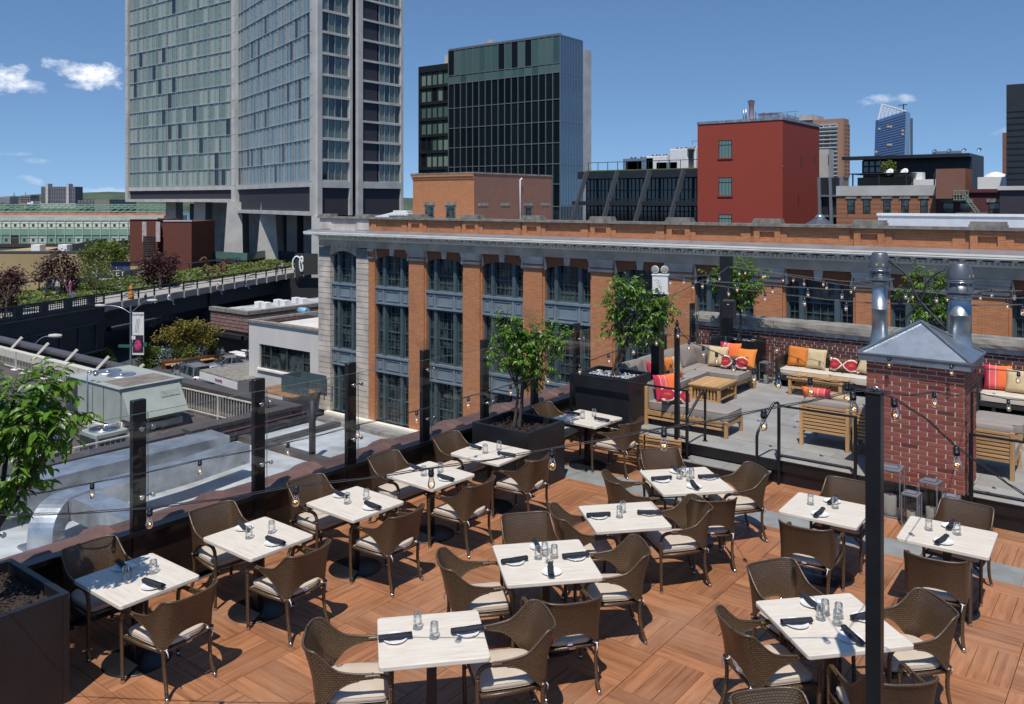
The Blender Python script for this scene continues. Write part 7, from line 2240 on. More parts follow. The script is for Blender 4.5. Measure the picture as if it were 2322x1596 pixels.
M['rtu'] = flat('rtu_grey_green', (.33, .355, .315), .55, 0, 1.2, .14, .05, 10)
M['fin'] = flat('condenser_fin', (.05, .05, .065), .6, .2, 30, .3)
rt = empty('rooftop_air_handler', (-35.4, 18.4, RZ), 0, 'large boxy grey-green rooftop air handler with a sloped intake hood', 'air conditioner')
B().bbox(-2.3, 2.35, -1.15, 1.75, .38, 2.15, .02).build('casing', M['rtu'], rt)
B().box(-2.45, 2.45, -1.3, -1.1, .0, .30).box(-2.45, 2.45, 1.5, 1.7, 0, .30).box(-2.45, -2.25, -1.09, 1.49, 0, .30).box(2.25, 2.45, -1.09, 1.49, 0, .30).build('steel_curb', M['cream_paint'], rt)
B().bbox(-2.36, 2.41, -1.21, 1.81, 2.151, 2.19, .01).build('lid', M['rtu'], rt)
B().box(-2.3, -1.35, -1.17, -1.151, .45, 2.05).build('condenser_coil', M['fin'], rt)
for x in (-1.33, -.35, 1.0): B().box(x, x + .03, -1.165, -1.151, .40, 2.14).build('panel_seam', M['cast'], rt)
h = B(); hx = 2.36
h.add([(hx, -1.05, 2.0), (hx, 1.6, 2.0), (hx + .75, 1.6, .75), (hx + .75, -1.05, .75), (hx, 1.6, .75), (hx, -1.05, .75)], [(3, 2, 1, 0), (0, 1, 4, 5), (2, 3, 5, 4), (0, 5, 3), (1, 2, 4)])
h.build('intake_hood', M['rtu'], rt)
B().add([(hx + .19, .55, 1.75), (hx + .19, 1.45, 1.75), (hx + .33, 1.45, 1.5), (hx + .33, .55, 1.5)], [(3, 2, 1, 0)]).build('hood_patch', flat('patch_grey', (.27, .29, .25), .6), rt)
for x, y in ((-1.6, .35), (-.35, .35)):
 b = B(); b.lathe([(.62, 2.191), (.60, 2.23), (.56, 2.235), (.55, 2.20), (.10, 2.20), (.10, 2.25), (.001, 2.26)], x, y, 24); b.build('fan_ring', M['galv'], rt)
B().bbox(.4, 2.2, -.9, 1.5, 2.1901, 2.196, .001).build('stained_area', flat('stained_lid', (.20, .165, .14), .8, 0, 2, .35), rt)
MB().tube([(.2, -1.45, .2), (.2, -1.45, 2.6), (.2, -1.1, 2.75)], .03, 6).build('vent_pipe', M['galv'], rt)
for x in (-.1, .45): MB().ball((x, -1.2, 2.62), .11, 10, 6).build('gauge', M['chrome'], rt)
for k, (x, y, s, lb) in enumerate(((-30.4, 15.3, .95, 'square condenser unit with a big top fan beside the near railing'), (-30.6, 13.4, .95, 'condenser unit partly hidden by the near tree leaves'))):
 cu_ = empty('condenser_unit', (x, y, RZ), 0, lb, 'air conditioner', 'condenser units on the dark roof')
 B().bbox(-.62 * s, .62 * s, -.62 * s, .62 * s, .1, 1.15, .03).build('casing', M['rtu'], cu_)
 B().box(-.56, .56, -.628 * s, -.621 * s, .2, 1.0).box(.621 * s, .628 * s, -.5, .5, .2, 1.0).build('coil_grille', M['fin'], cu_)
 b = B(); b.lathe([(.52, 1.151), (.52, 1.19), (.48, 1.19), (.47, 1.155)], 0, 0, 24); b.build('fan_ring', M['galv'], cu_)
 b = B(); b.lathe([(.46, 1.153), (.001, 1.153)], 0, 0, 24); b.build('fan_well', M['fin'], cu_)
 for q in range(4):
  a_ = q * math.pi / 2; B().add([(0, 0, 1.17), (.42 * math.cos(a_), .42 * math.sin(a_), 1.16), (.42 * math.cos(a_ + .6), .42 * math.sin(a_ + .6), 1.18)], [(0, 1, 2)]).build('fan_blade', M['galv'], cu_)
 for q in range(4):
  B().tube([(r_ * math.cos(a_), r_ * math.sin(a_), 1.195) for r_ in (.48 - q * .11,) for a_ in [j * math.pi / 10 for j in range(20)]], .006, 4, closed=True).build('guard_ring', M['chrome'], cu_)
 B().box(-.7, .7, -.7, -.6, 0, .1).box(-.7, .7, .6, .7, 0, .1).build('skid', M['cream_paint'], cu_)
rt.scale = (.95, .95, .86)
bx = empty('roof_hatch_box', (-30.6, 17.8, RZ), R(4), 'low grey pad with a cream ladder rail near the parapet of the dark roof', 'roof box')
B().bbox(-.7, .7, -.6, .6, 0, .28, .02).build('pad', M['rtu'], bx)
for q in (-.3, .3): MB().tube([(-1.0, q - .9, 0), (-1.0, q - .9, .95), (-1.3, q - .9, .95), (-1.3, q - .9, 0)], .03, 6).build('ladder_rail', M['cream_paint'], bx)
# silver coated roof with foil wrapped ducts
SZ = -2.8
M['silver'] = flat('aluminium_roof_coating', (.50, .515, .53), .6, .1, .8, .3, .6, 4, col2=(.25, .255, .25))
si = empty('silver_flat_roof', (-20, 8, SZ), 0, 'silver coated flat roof directly below the terrace with dark seams', 'building')
B().box(-1.5, 10.7, -20, 9.6, GZ - SZ, 0).build('roof_slab', M['silver'], si)
B().box(-1.8, -1.501, -20, 9.9, GZ - SZ, .14).box(-1.5, 10.7, 9.601, 9.9, GZ - SZ, .12).build('parapet', M['stonedark'], si)
B().box(-1.5, 10.7, 6.7, 6.95, .001, .16).box(-.5, -.25, 6.96, 9.6, .001, .14).box(2.6, 2.75, -20, 6.69, .001, .10).build('roof_joint', M['coping_br'], si)
B().box(-1.86, -1.4, -20, 9.9, .141, .19).build('tar_coping', M['blackmatte'], si)
def duct(pts, w, h, label, lift=.35, legs=True):
 t = empty('foil_duct', pts[0], 0, label, 'air duct', 'foil wrapped air ducts on the silver roof')
 o_ = Vector(pts[0]); P = [Vector(p) - o_ for p in pts]
 b = B(); rings = []
 for i, p in enumerate(P):
  d0 = (P[i] - P[i - 1]).normalized() if i else None; d1 = (P[i + 1] - P[i]).normalized() if i < len(P) - 1 else None
  d = ((d0 or d1) + (d1 or d0)).normalized()
  sd = d.cross(Vector((0, 0, 1)));
  if abs(d.z) > .25:
   hz_ = next(q_ for q_ in [(P[j_ + 1] - P[j_]) for j_ in range(len(P) - 1)] if Vector((q_.x, q_.y, 0)).length > .03)
   sd = Vector((hz_.x, hz_.y, 0)).cross(Vector((0, 0, 1)))
  sd.normalize(); up_ = sd.cross(d).normalized()
  rings.append([p + sd * a * w / 2 + up_ * c_ * h / 2 for a, c_ in ((-1, -1), (1, -1), (1, 1), (-1, 1))])
 vs = [q for r_ in rings for q in r_]
 fs = [(i * 4 + k, i * 4 + (k + 1) % 4, i * 4 + 4 + (k + 1) % 4, i * 4 + 4 + k) for i in range(len(P) - 1) for k in range(4)] + [(3, 2, 1, 0), tuple(len(vs) - 4 + k for k in range(4))]
 b.add(vs, fs); b.build('duct_run', M['foil'], t)
 return t
duct([(-19.95, -2, SZ + .55), (-19.9, 6, SZ + .55), (-20.0, 9.8, SZ + .55), (-19.85, 13.1, SZ + .55)], .9, .62, 'widest foil wrapped duct running along the far side of the silver roof')
duct([(-18.3, 8.75, SZ + .62), (-18.35, 11.2, SZ + .62), (-18.6, 12.9, SZ + .62)], .55, .46, 'second foil wrapped duct parallel to the widest one')
duct([(-18.0, 8.62, SZ + .62), (-14.5, 8.7, SZ + .62), (-11.5, 8.9, SZ + .62)], .55, .46, 'square foil duct bending around the vent on the silver roof')
el_ = [(-17.95, 7.85, SZ + .02), (-17.95, 7.85, SZ + .22)] + [(-17.95 - .02 * k, 7.85 + .42 - .42 * math.cos(a_), SZ + .22 + .42 * math.sin(a_)) for k, a_ in enumerate([k * math.pi / 20 for k in range(1, 11)])] + [(-18.2, 8.5, SZ + .64), (-18.3, 8.8, SZ + .63)]
duct(el_, .5, .5, 'foil duct elbow rising from the silver roof')
B().bbox(-18.35, -17.55, 7.45, 8.25, SZ + .001, SZ + .06, .02).build('duct_flashing_pad', M['foil'], label='flat silver flashing pad under the duct elbow', cat='flashing')
MB().tube([(-18.3, 14.9, SZ), (-18.3, 14.9, SZ + 1.6)], .09, 8).build('dark_vent_stack', M['blackmatte'], label='slim dark vent stack rising from the silver roof near the stone corner', cat='vent pipe')
rp = empty('red_conduit', (-21.75, 8, SZ + .19), 0, 'thin dusty red pipe running along the dark coping between the two roofs', 'pipe')
MB().tube([(0.0, -12, .05), (.0, 9.5, .05)], .035, 6).build('pipe', flat('dusty_red', (.22, .075, .065), .7), rp)
a = at(500, 700, -8.0); b_ = at(562, 713, -8.0)
lb_ = empty('low_red_brick_building', (b_.x, b_.y, GZ), 0, 'low red brick building with a dark cornice under the elevated park', 'building')
Wd = 6.8
M['whitered'] = flat('flaking_red_brick', (.13, .05, .042), .9, 0, 3.5, .5, .3, 10, col2=(.30, .22, .20))
B().box(-Wd, 0, 0, 16, 2.4, 4.45).build('wall', M['rustbrick'], lb_)
B().box(-Wd, 0, .05, 16, 0, 2.39).build('painted_shade_base', M['blackmatte'], lb_)  # shade below the canopy painted in as a black base
for k in range(5): B().box(-Wd - .05 - k * .01, .05 + k * .02, -.06, 16, 2.55 + k * .38, 2.85 + k * .38).build('brick_course', M['whitered'], lb_)
B().box(-Wd - .2, .2, -.2, .5, 4.46, 4.85).box(-.5, .2, .501, 16, 4.46, 4.85).build('parapet_cap', M['stonedark'], lb_)
B().box(-Wd - .5, .5, -.9, -.07, 1.9, 2.3).box(.07, .9, -.9, 16, 1.9, 2.3).build('dark_canopy', M['steeldark'], lb_)
B().box(-Wd, -.51, .5, 16, 4.451, 4.5).build('roof', M['silver'], lb_)
ru2 = empty('white_condensers', (b_.x - 3, b_.y + 8, GZ + 4.5), 0, 'row of small white condensers on the low red brick roof', 'roof plant')
for k in range(6): B().bbox(-1.5 + (k % 2) * 1.3, -.7 + (k % 2) * 1.3, -4 + (k // 2) * 2.6, -3.2 + (k // 2) * 2.6, 0, .7, .03).build('condenser', M['white'], ru2)
bu = at(705, 660, -6.5)
bu_ = empty('blue_topped_unit', (-62, 56, -8.0), 0, 'grey roof unit with a light blue barrel beside the loft corner', 'roof plant')
bu_.location = at_d(700, 690, 82); bu_.location.z = -9.2
B().bbox(-.5, 2.6, -.5, 1.5, 0, 2.5, .03).build('casing', M['cast'], bu_)
o_ = MB().tube([(-1.4, 0, 2.7), (-.2, 0, 2.7)], .34, 12).build('barrel', flat('light_blue', (.22, .42, .62), .5), bu_)
B().box(-2.0, 3, -1, 3, -3.3, -.01).build('curb', M['stonedark'], bu_)
sh = empty('street_shop', at_d(330, 760, 118), YAW, 'dark shopfront under the viaduct with an arched lettered sign', 'shop'); sh.location.z = GZ
B().box(-16, 30, 4, 5, 0, 5.6).build('wall', M['blackmatte'], sh)
B().box(-13, -3, 3.8, 3.999, 1.0, 3.2).build('shop_panel', flat('dark_brown_panel', (.05, .045, .04), .8, 0, .5, .4), sh)  # plain dark brown panel, slightly paler than the wall
ac = at_d(386, 722, 112); r0 = 3.1
arch = empty('arched_sign', (ac.x, ac.y, GZ), YAW, 'arched dark sign with cream letters beside the spreading tree', 'sign')
zc = ac.z - GZ - r0
bd = B(); NA = 16
for k in range(NA):
 a0_, a1_ = R(35 + 110 * k / NA), R(35 + 110 * (k + 1) / NA)
 bd.add([(r0 * 1.14 * math.cos(a0_), 0, zc + r0 * 1.14 * math.sin(a0_)), (r0 * 1.14 * math.cos(a1_), 0, zc + r0 * 1.14 * math.sin(a1_)), (r0 * .92 * math.cos(a1_), 0, zc + r0 * .92 * math.sin(a1_)), (r0 * .92 * math.cos(a0_), 0, zc + r0 * .92 * math.sin(a0_))], [(0, 1, 2, 3)])
bd.build('sign_band', M['cast'], arch)
for k, chv in enumerate('BIERGARTEN'):
 a_ = R(138 - 96 * k / 9)
 o_ = text(chv, .62, M['signcream'], arch, (r0 * 1.03 * math.cos(a_), -.08, zc + r0 * 1.03 * math.sin(a_))); o_.rotation_euler = (R(90), R(90) - a_, 0)
for x in (-r0 * .85, r0 * .85): B().box(x - .06, x + .06, -.05, .05, 0, zc + r0 * .55).build('post', M['steeldark'], arch)
def street_lamp(base, h, arms, label, rz=YAW):
 t = empty('street_lamp', base, rz, label, 'street lamp', 'grey street lamps')
 B().lathe([(.16, 0), (.15, .8), (.10, 1.0), (.08, h)], n=10).build('pole', M['galv'], t)
 for sx, L_, up_ in arms:
  pts = [(0, 0, h - .8), (sx * L_ * .35, 0, h - .25), (sx * L_ * .75, 0, h + up_ * .8), (sx * L_, 0, h + up_)]
  MB().tube(catmull([Vector(p) for p in pts], 5), .045, 6).build('arm', M['galv'], t)
  b = B(); b.lathe([(.001, -.55), (.12, -.45), (.17, 0), (.14, .4), (.001, .5)], n=10, sy=1)
  o_ = b.build('lamp_head', M['concrete'], t, (sx * (L_ + .45), 0, h + up_ + .02)); o_.rotation_euler = (0, R(90) * sx, 0); o_.scale = (1, 1.3, 1)
 return t
lb0 = at(296, 838, GZ)
lh = at_d(296, 692, (lb0 - Vector((0, 0, 0))).dot(Vector((-sy_, cy_, 0)))).z - GZ
lamp = street_lamp(lb0, lh, ((-1, 2.6, -.05), (1, 1.7, .45)), 'two-armed street lamp carrying the museum banner by the spreading tree')
bn = B().box(.18, 1.32, -.02, .02, lh - 4.9, lh - .7).build('banner', M['white'], lamp)
B().box(.22, 1.28, -.03, -.021, lh - 4.7, lh - 2.95).build('banner_picture', flat('dark_banner_picture', (.035, .02, .035), .6), bn)
B().lathe([(.001, 0), (.28, .1), (.40, .45), (.25, .9), (.001, 1.15)], .72, -.04, 12, sy=.05).build('pink_figure', flat('banner_pink', (.55, .05, .20), .6, 0, 6, .7), bn, (0, 0, lh - 4.5))
text('WHITNEY', .26, M['signblack'], bn, (.75, -.032, lh - .95))
for k in range(3): B().bar((.45 + k * .14, -.03, lh - 2.7), (.62 + k * .14, -.03, lh - 1.3), .03, .01).build('banner_line', M['galv'], bn)
B().box(.1, 1.6, -.03, -.0, 2.3, 2.7).box(-1.2, -.1, -.03, 0, 2.2, 2.5).build('street_sign', flat('sign_green', (.03, .13, .08), .5), lamp)
B().box(.12, .5, -.05, .0, 3.0, 3.35).build('one_way_sign', M['white'], lamp)
l2 = at_d(34, 900, 62)
street_lamp((l2.x, l2.y, GZ), at_d(34, 790, 62).z - GZ, ((1, 2.5, .9),), 'single-armed street lamp behind the dark roof parapet at the far left')
# ================================================================== trees
def leaf_geo(b, p, d, n_, L, w, r):
 """one folded leaf: base p, direction d, blade normal n_"""
 d = d.normalized(); s = d.cross(n_)
 if s.length < .1: s = d.cross(Vector((1, 0, 0)))
 s.normalize(); u = s.cross(d)
 dr = -.18 * L
 m1, m2, tip = p + d * L * .38, p + d * L * .72 + Vector((0, 0, dr * .4)), p + d * L + Vector((0, 0, dr))
 f = u * (w * .22)
 b.add([p, m1 + s * w * .5 + f, m2 + s * w * .36 + f, tip, m2 - s * w * .36 + f, m1 - s * w * .5 + f, m1, m2], [(0, 6, 1), (1, 6, 7, 2), (2, 7, 3), (0, 5, 6), (5, 4, 7, 6), (4, 3, 7)])
def ficus(base, d0, blobs, label, stems, dens=1.0, L=.075, seed=1, singles=0, jitter=.55, cat='tree'):
 r = random.Random(seed)
 t = empty('potted_ficus_tree', base, 0, label, cat, 'potted ficus trees')
 o = Vector(base)
 cs = []
 for (x, y, q) in blobs:
  rr = q * K4 / F * d0
  c = at_d(x, y, d0) + Vector((-sy_, cy_, 0)) * r.uniform(-.25, .25) * jitter
  cs.append((c, rr))
 mid = sum((c for c, _ in cs), Vector()) / len(cs)
 tr = B()
 forks = []
 for k in range(stems):
  a = 2 * math.pi * k / stems + r.uniform(-.3, .3)
  c, rr = cs[(k * 3) % len(cs)]
  p0 = o + Vector((.05 * math.cos(a), .05 * math.sin(a), -.02))
  low = o.lerp(mid, .45); low.x += .05 * math.cos(a * 2); low.y += .05 * math.sin(a)
  pts = catmull([p0, o.lerp(low, .5) + Vector((.04 * math.sin(a), .03, 0)), low, low.lerp(c, .5) + Vector((0, 0, -.03)), c], 4)
  pts = [p - o for p in pts]
  tr.tube(pts, [.028 - .022 * i / len(pts) for i in range(len(pts))], 7)
  forks.append(low)
 for c, rr in cs:
  st = min(forks, key=lambda q: (q - c).length)
  pts = catmull([st, st.lerp(c, .5) + Vector((r.uniform(-.05, .05), r.uniform(-.05, .05), .02)), c + Vector((0, 0, rr * .3))], 4)
  tr.tube([p - o for p in pts], [.013 - .009 * i / len(pts) for i in range(len(pts))], 5)
 twigs = []
 lv = B(); solo = []
 for c, rr in cs:
  n = int(dens * 44 * (rr / .3) ** 2)
  for k in range(n):
   v = Vector((r.gauss(0, 1), r.gauss(0, 1), r.gauss(0, 1))).normalized() * rr * (r.uniform(.25, 1.0) ** .6)
   v.x *= 1.05
   q0 = c + v * .45; q1 = c + v
   dirn = (v.normalized() + Vector((r.uniform(-.4, .4), r.uniform(-.4, .4), r.uniform(-.5, .3)))).normalized()
   q1 = q0 + dirn * (.13 + .12 * r.random())
   tr.tube([q0 - o, q1 - o], [.0032, .0015], 3, caps=False)
   m = r.randrange(6, 10)
   for j in range(m):
    f = (j + .5) / m
    p = q0.lerp(q1, .15 + .9 * f)
    side_ = dirn.cross(Vector((0, 0, 1)))
    if side_.length < .2: side_ = Vector((1, 0, 0))
    side_.normalize(); side_ *= (1 if j % 2 else -1)
    ld = (dirn * .55 + side_ * .75 + Vector((r.uniform(-.25, .25), r.uniform(-.25, .25), -.35 + r.uniform(-.3, .25))))
    nn = Vector((r.uniform(-.5, .5), r.uniform(-.5, .5), 1)).normalized()
    l_ = L * r.uniform(.75, 1.2)
    if len(solo) < singles and r.random() < .5:
     s = B(); leaf_geo(s, Vector((0, 0, 0)), ld, nn, l_, l_ * .46, r); solo.append((s, p - o))
    else:
     leaf_geo(lv, p - o, ld, nn, l_, l_ * .46, r)
 tr.build('branches', M['bark'], t)
 lv.build('leaves', M['leaf'], t, kind='stuff')
 for s, p in solo: s.build('leaf', M['leaf'], t, p)
 return t
ficus((-7.75, 10.18, .78), 12.83, [(1185, 800, 46), (1160, 745, 34), (1148, 720, 22), (1210, 760, 38), (1250, 762, 34), (1278, 768, 20), (1140, 800, 30), (1195, 850, 36), (1230, 830, 30), (1170, 770, 36), (1120, 755, 14)],
'leafy ficus tree in the mulch planter halfway along the glass screen', 3, 1.4, .074, 3)
ficus((-7.66, 12.84, 1.10), 14.84, [(1415, 645, 34), (1400, 690, 38), (1445, 665, 34), (1440, 710, 42), (1490, 700, 36), (1515, 690, 18), (1395, 735, 26), (1470, 745, 36), (1425, 760, 28), (1375, 745, 14), (1500, 665, 14)],
'ficus tree in the white pebble planter at the left end of the lounge', 3, 1.4, .076, 8)
ficus((-7.40, 17.78, 1.12), 18.6, [(1650, 605, 22), (1690, 605, 24), (1632, 632, 20), (1665, 640, 28), (1702, 640, 24), (1662, 680, 24), (1690, 672, 20), (1728, 612, 10), (1612, 620, 10)],
'ficus tree in the far corner planter behind the tall black post', 2, 1.3, .085, 12)
ficus((-3.40, 17.74, .95), 16.13, [(2085, 632, 24), (2065, 665, 20), (2105, 665, 28), (2135, 640, 20), (2090, 700, 26), (2130, 690, 26), (2150, 665, 20), (2075, 612, 12)],
'ficus tree seen between the two flues behind the chimney', 3, 1.3, .085, 21)
ficus((-7.85, 2.83, .82), 7.05, [(30, 905, 52), (100, 880, 46), (20, 960, 60), (85, 950, 50), (140, 935, 36), (40, 1030, 52), (80, 1010, 40), (-40, 990, 70), (35, 1085, 40), (-60, 900, 60), (130, 975, 26), (15, 1130, 24)],
'large leafed ficus tree rising at the left edge from the near corner planter', 3, 1.55, .095, 33, singles=290)
def cloud_tree(name, base, blobs, d, mat, label, leaf=.16, n=60, trunk=.12, cat='tree', bark='bark', flat_=1.0, seed=0, tr_top=None):
 """tree beyond the terrace: stem, limbs and a crown of loose leaf sprays; blobs in view px at depth d"""
 r = random.Random(seed + int(abs(base[0]) * 10))
 t = empty(name, base, 0, label, cat)
 o = Vector(base); cs = []
 for (x, y, q) in blobs:
  cs.append((at_d(x, y, d) + Vector((-sy_, cy_, 0)) * r.uniform(-1, 1) * q * K4 / F * d * .5, q * K4 / F * d))
 mid = sum((c for c, _ in cs), Vector()) / len(cs)
 tr = B()
 fk = o.lerp(mid, .5)
 tr.tube([p - o for p in catmull([o, o.lerp(fk, .5) + Vector((trunk, 0, 0)), fk], 4)], [trunk, trunk * .9, trunk * .85, trunk * .8, trunk * .75, trunk * .7, trunk * .65, trunk * .6, trunk * .55][:9], 8)
 for c, rr in cs:
  tr.tube([p - o for p in catmull([fk, fk.lerp(c, .6), c], 3)], [trunk * .5, trunk * .4, trunk * .35, trunk * .3, trunk * .25, trunk * .2, trunk * .12], 5)
 tr.build('trunk', M[bark], t)
 lv = B()
 for c, rr in cs:
  m_ = int(n * 1.5 * (rr / 1.0) ** 1.6) + 16
  for k in range(m_):
   v = Vector((r.gauss(0, 1), r.gauss(0, 1), r.gauss(0, 1))).normalized() * rr * (r.random() ** .45)
   v.z *= flat_
   cc = c + v - o
   for q in range(7):
    p = cc + Vector((r.gauss(0, 1), r.gauss(0, 1), r.gauss(0, .7))) * leaf * 1.7
    a1 = Vector((r.gauss(0, 1), r.gauss(0, 1), r.gauss(0, .6))).normalized() * leaf * r.uniform(.5, 1)
    a2 = a1.cross(Vector((r.gauss(0, 1), r.gauss(0, 1), 1.0))).normalized() * leaf * r.uniform(.3, .6)
    lv.add([p - a1, p + a2, p + a1, p - a2], [(0, 1, 2, 3)])
 lv.build('crown', M[mat], t)
 return t
def on_deck(x, y, z=DZ): return at(x, y, z)
cloud_tree('maple_tree', on_deck(158, 672), [(105, 605, 20), (130, 590, 20), (155, 600, 22), (95, 625, 14), (120, 628, 22), (150, 635, 20), (172, 615, 14), (165, 655, 12)], 98, 'leaf_maple', 'dark red maple in front of the tan warehouse wall', .20, 26, .14, bark='bark_red', seed=1)
cloud_tree('maple_tree', on_deck(362, 655), [(335, 600, 20), (360, 588, 22), (385, 605, 22), (340, 625, 18), (375, 630, 22), (358, 612, 26), (395, 590, 10)], 104, 'leaf_maple', 'dark red maple in front of the rust brick building', .20, 30, .14, bark='bark_red', seed=2)
cloud_tree('maple_tree', on_deck(10, 720), [(8, 640, 20), (25, 620, 16), (5, 670, 22), (35, 650, 18), (48, 630, 10), (20, 690, 16), (-15, 640, 24)], 80, 'leaf_maple', 'dark red maple cut off by the left edge beside the old railing', .17, 40, .12, bark='bark_red', seed=3)
cloud_tree('birch_tree', on_deck(215, 672), [(200, 610, 20), (225, 600, 20), (195, 635, 22), (220, 640, 26), (250, 625, 18), (205, 660, 16), (235, 655, 16)], 97, 'leaf_birch', 'pale thin birch between the two red maples in the park', .15, 22, .08, bark='stonedark' if False else 'bark', seed=4)
cloud_tree('bush_tree', at(240, 650, GZ), [(200, 575, 18), (225, 565, 20), (255, 568, 24), (280, 575, 20), (235, 590, 26), (270, 595, 24), (210, 600, 20)], 150, 'leaf_green', 'broad bright green tree beside the rust brick building', .34, 14, .25, seed=5)
cloud_tree('small_tree', at_d(452, 586, 150), [(452, 562, 9), (448, 572, 9), (458, 570, 8)], 150, 'leaf_green', 'small green potted tree on the hotel terrace', .22, 20, .1, seed=6)
cloud_tree('street_tree', at(425, 822, GZ), [(390, 752, 20), (420, 740, 24), (450, 738, 22), (478, 752, 18), (365, 765, 14), (405, 762, 26), (440, 765, 28), (470, 772, 18), (430, 790, 20)], 88, 'leaf_gold', 'spreading gold green street tree beside the arched sign', .17, 40, .16, flat_=.6, seed=7)
for k, (x, y, s, m_, lb) in enumerate(((332, 832, 20, 'leaf_green', 'dark green conical shrub right of the banner lamp'), (375, 828, 16, 'leaf_blue', 'blue-grey spruce in the planting beside the dark shopfront'),
    (400, 824, 20, 'leaf_green', 'bushy green shrub under the spreading tree'), (455, 820, 18, 'leaf_blue', 'blue tinged conifer at the right of the planting'),
    (480, 818, 18, 'leaf_green', 'dark conifer at the right end of the street planting'), (240, 828, 16, 'leaf_green', 'small light green tree left of the banner lamp'),
    (355, 826, 16, 'leaf_green', 'low green shrub between the cone and the spruce'), (430, 825, 16, 'leaf_green', 'low dark shrub at the foot of the spreading tree'))):
 b_ = at(x, y, GZ)
 cloud_tree('shrub', b_, [(x, y - s * 2.1, s * .45), (x, y - s * 1.4, s * .7), (x - s * .2, y - s * .7, s * .85), (x + s * .3, y - s * .6, s * .75)], (b_).dot(Vector((-sy_, cy_, 0))), m_, lb, .13, 60, .07, cat='shrub', seed=20 + k)
cloud_tree('small_tree', at_d(2013, 412, 84), [(2013, 385, 9), (2008, 398, 10), (2020, 396, 8), (2012, 375, 6)], 84, 'leaf_green', 'small ragged tree on the roof by the olive pavilion', .16, 30, .07, seed=40)
for k, (x0, y0, x1, y1, lb) in enumerate(((370, 838, 432, 832, 'left rusty planter bench along the street planting'), (436, 830, 490, 822, 'right rusty planter bench along the street planting'))):
 p, q = at(x0, y0, GZ), at(x1, y1, GZ)
 t = empty('planter_bench', p, math.atan2((q - p).y, (q - p).x), lb, 'bench', 'rusty planter benches')
 L_ = (q - p).length
 B().box(0, L_, .3, 1.2, 0, .75).build('trough', M['rust'], t)
 B().box(.2, L_ - .2, -.25, .29, .42, .50).build('bench_seat', flat('bench_plank', (.50, .28, .12), .6), t)
for k, (x, y) in enumerate(((562, 805), (575, 811), (590, 800), (604, 806))):
 p = at(x - 24, y + 10, GZ)
 t = empty('cafe_table', p, 0, 'small white outdoor table on the far pavement, %s' % ('leftmost of four', 'second from left', 'third from left', 'nearest the stucco annex')[k], 'table', 'white pavement tables')
 B().bbox(-.9, .9, -.5, .5, .72, .78, .02).build('table_top', M['white'], t)
 B().cyl(0, 0, 0, .719, .06, 8).build('leg', M['cast'], t)
# ================================================================== people
def body_mesh(pose):
 V = {'pel': (0, 0, .95, .13, .11), 'bel': (0, 0, 1.10, .125, .10), 'che': (0, .0, 1.30, .155, .11), 'nek': (0, 0, 1.47, .055, .055), 'hed': (0, .015, 1.60, .082, .095), 'top': (0, .01, 1.70, .07, .08)}
 S_ = {}
 for s, n in ((-1, 'l'), (1, 'r')):
  sw = s * (1 if pose == 'walk' else .15)
  V['sh' + n] = (s * .17, 0, 1.40, .065, .06)
  V['el' + n] = (s * .24, -.03 - .07 * sw, 1.15, .045, .045)
  V['ha' + n] = (s * .23, .10 - .12 * sw, .93 if pose != 'sit' else 1.0, .035, .03)
  V['fi' + n] = (s * .22, .13 - .14 * sw, .86 if pose != 'sit' else 1.0, .028, .02)
  V['hi' + n] = (s * .09, 0, .90, .095, .095)
  if pose == 'sit':
   V['kn' + n] = (s * .11, .42, .93, .065, .065); V['an' + n] = (s * .11, .45, .52, .045, .045); V['to' + n] = (s * .11, .60, .48, .04, .03)
  else:
   V['kn' + n] = (s * .10, .02 + .13 * sw, .50, .065, .065); V['an' + n] = (s * .10, -.02 + .17 * sw, .09, .045, .045); V['to' + n] = (s * .11, .12 + .17 * sw, .035, .042, .03)
 names = list(V); idx = {k: i for i, k in enumerate(names)}
 E_ = [('pel', 'bel'), ('bel', 'che'), ('che', 'nek'), ('nek', 'hed'), ('hed', 'top')]
 for n in 'lr': E_ += [('che', 'sh' + n), ('sh' + n, 'el' + n), ('el' + n, 'ha' + n), ('ha' + n, 'fi' + n), ('pel', 'hi' + n), ('hi' + n, 'kn' + n), ('kn' + n, 'an' + n), ('an' + n, 'to' + n)]
 me = bpy.data.meshes.new('body'); me.from_pydata([V[k][:3] for k in names], [(idx[a], idx[b_]) for a, b_ in E_], [])
 ob = bpy.data.objects.new('body', me); C.objects.link(ob)
 md = ob.modifiers.new('s', 'SKIN'); md.use_smooth_shade = True
 for i, k in enumerate(names): me.skin_vertices[0].data[i].radius = V[k][3:5]
 me.skin_vertices[0].data[0].use_root = True
 ob.modifiers.new('d', 'SUBSURF').levels = 1
 bpy.context.view_layer.update()
 out = bpy.data.meshes.new_from_object(ob.evaluated_get(bpy.context.evaluated_depsgraph_get()))
 bpy.data.objects.remove(ob)
 out.materials.clear()
 for k in ('skin', 'shirt', 'trousers', 'hair'): out.materials.append(None)
 for p in out.polygons:
  c = p.center
  leg = c.z < (.98 if pose != 'sit' else .99) and abs(c.x) < .2 and not (abs(c.x) > .185)
  if c.z > 1.50: p.material_index = 3 if (c.z > 1.66 or c.y < -.03) else 0
  elif abs(c.x) > .19 and c.z < 1.02 and c.y > -.2 and abs(c.x) < .27: p.material_index = 0
  elif leg: p.material_index = 2
  else: p.material_index = 1
  p.use_smooth = True
 return out
BODY = {k: body_mesh(k) for k in ('stand', 'walk', 'sit')}
SK = {}
def cmat(col):
 k = tuple(col)
 if k not in SK: SK[k] = flat('cloth_%d' % len(SK), col, .85, 0, 6, .15)
 return SK[k]
SKIN, HAIR = (.45, .26, .18), (.03, .02, .015)
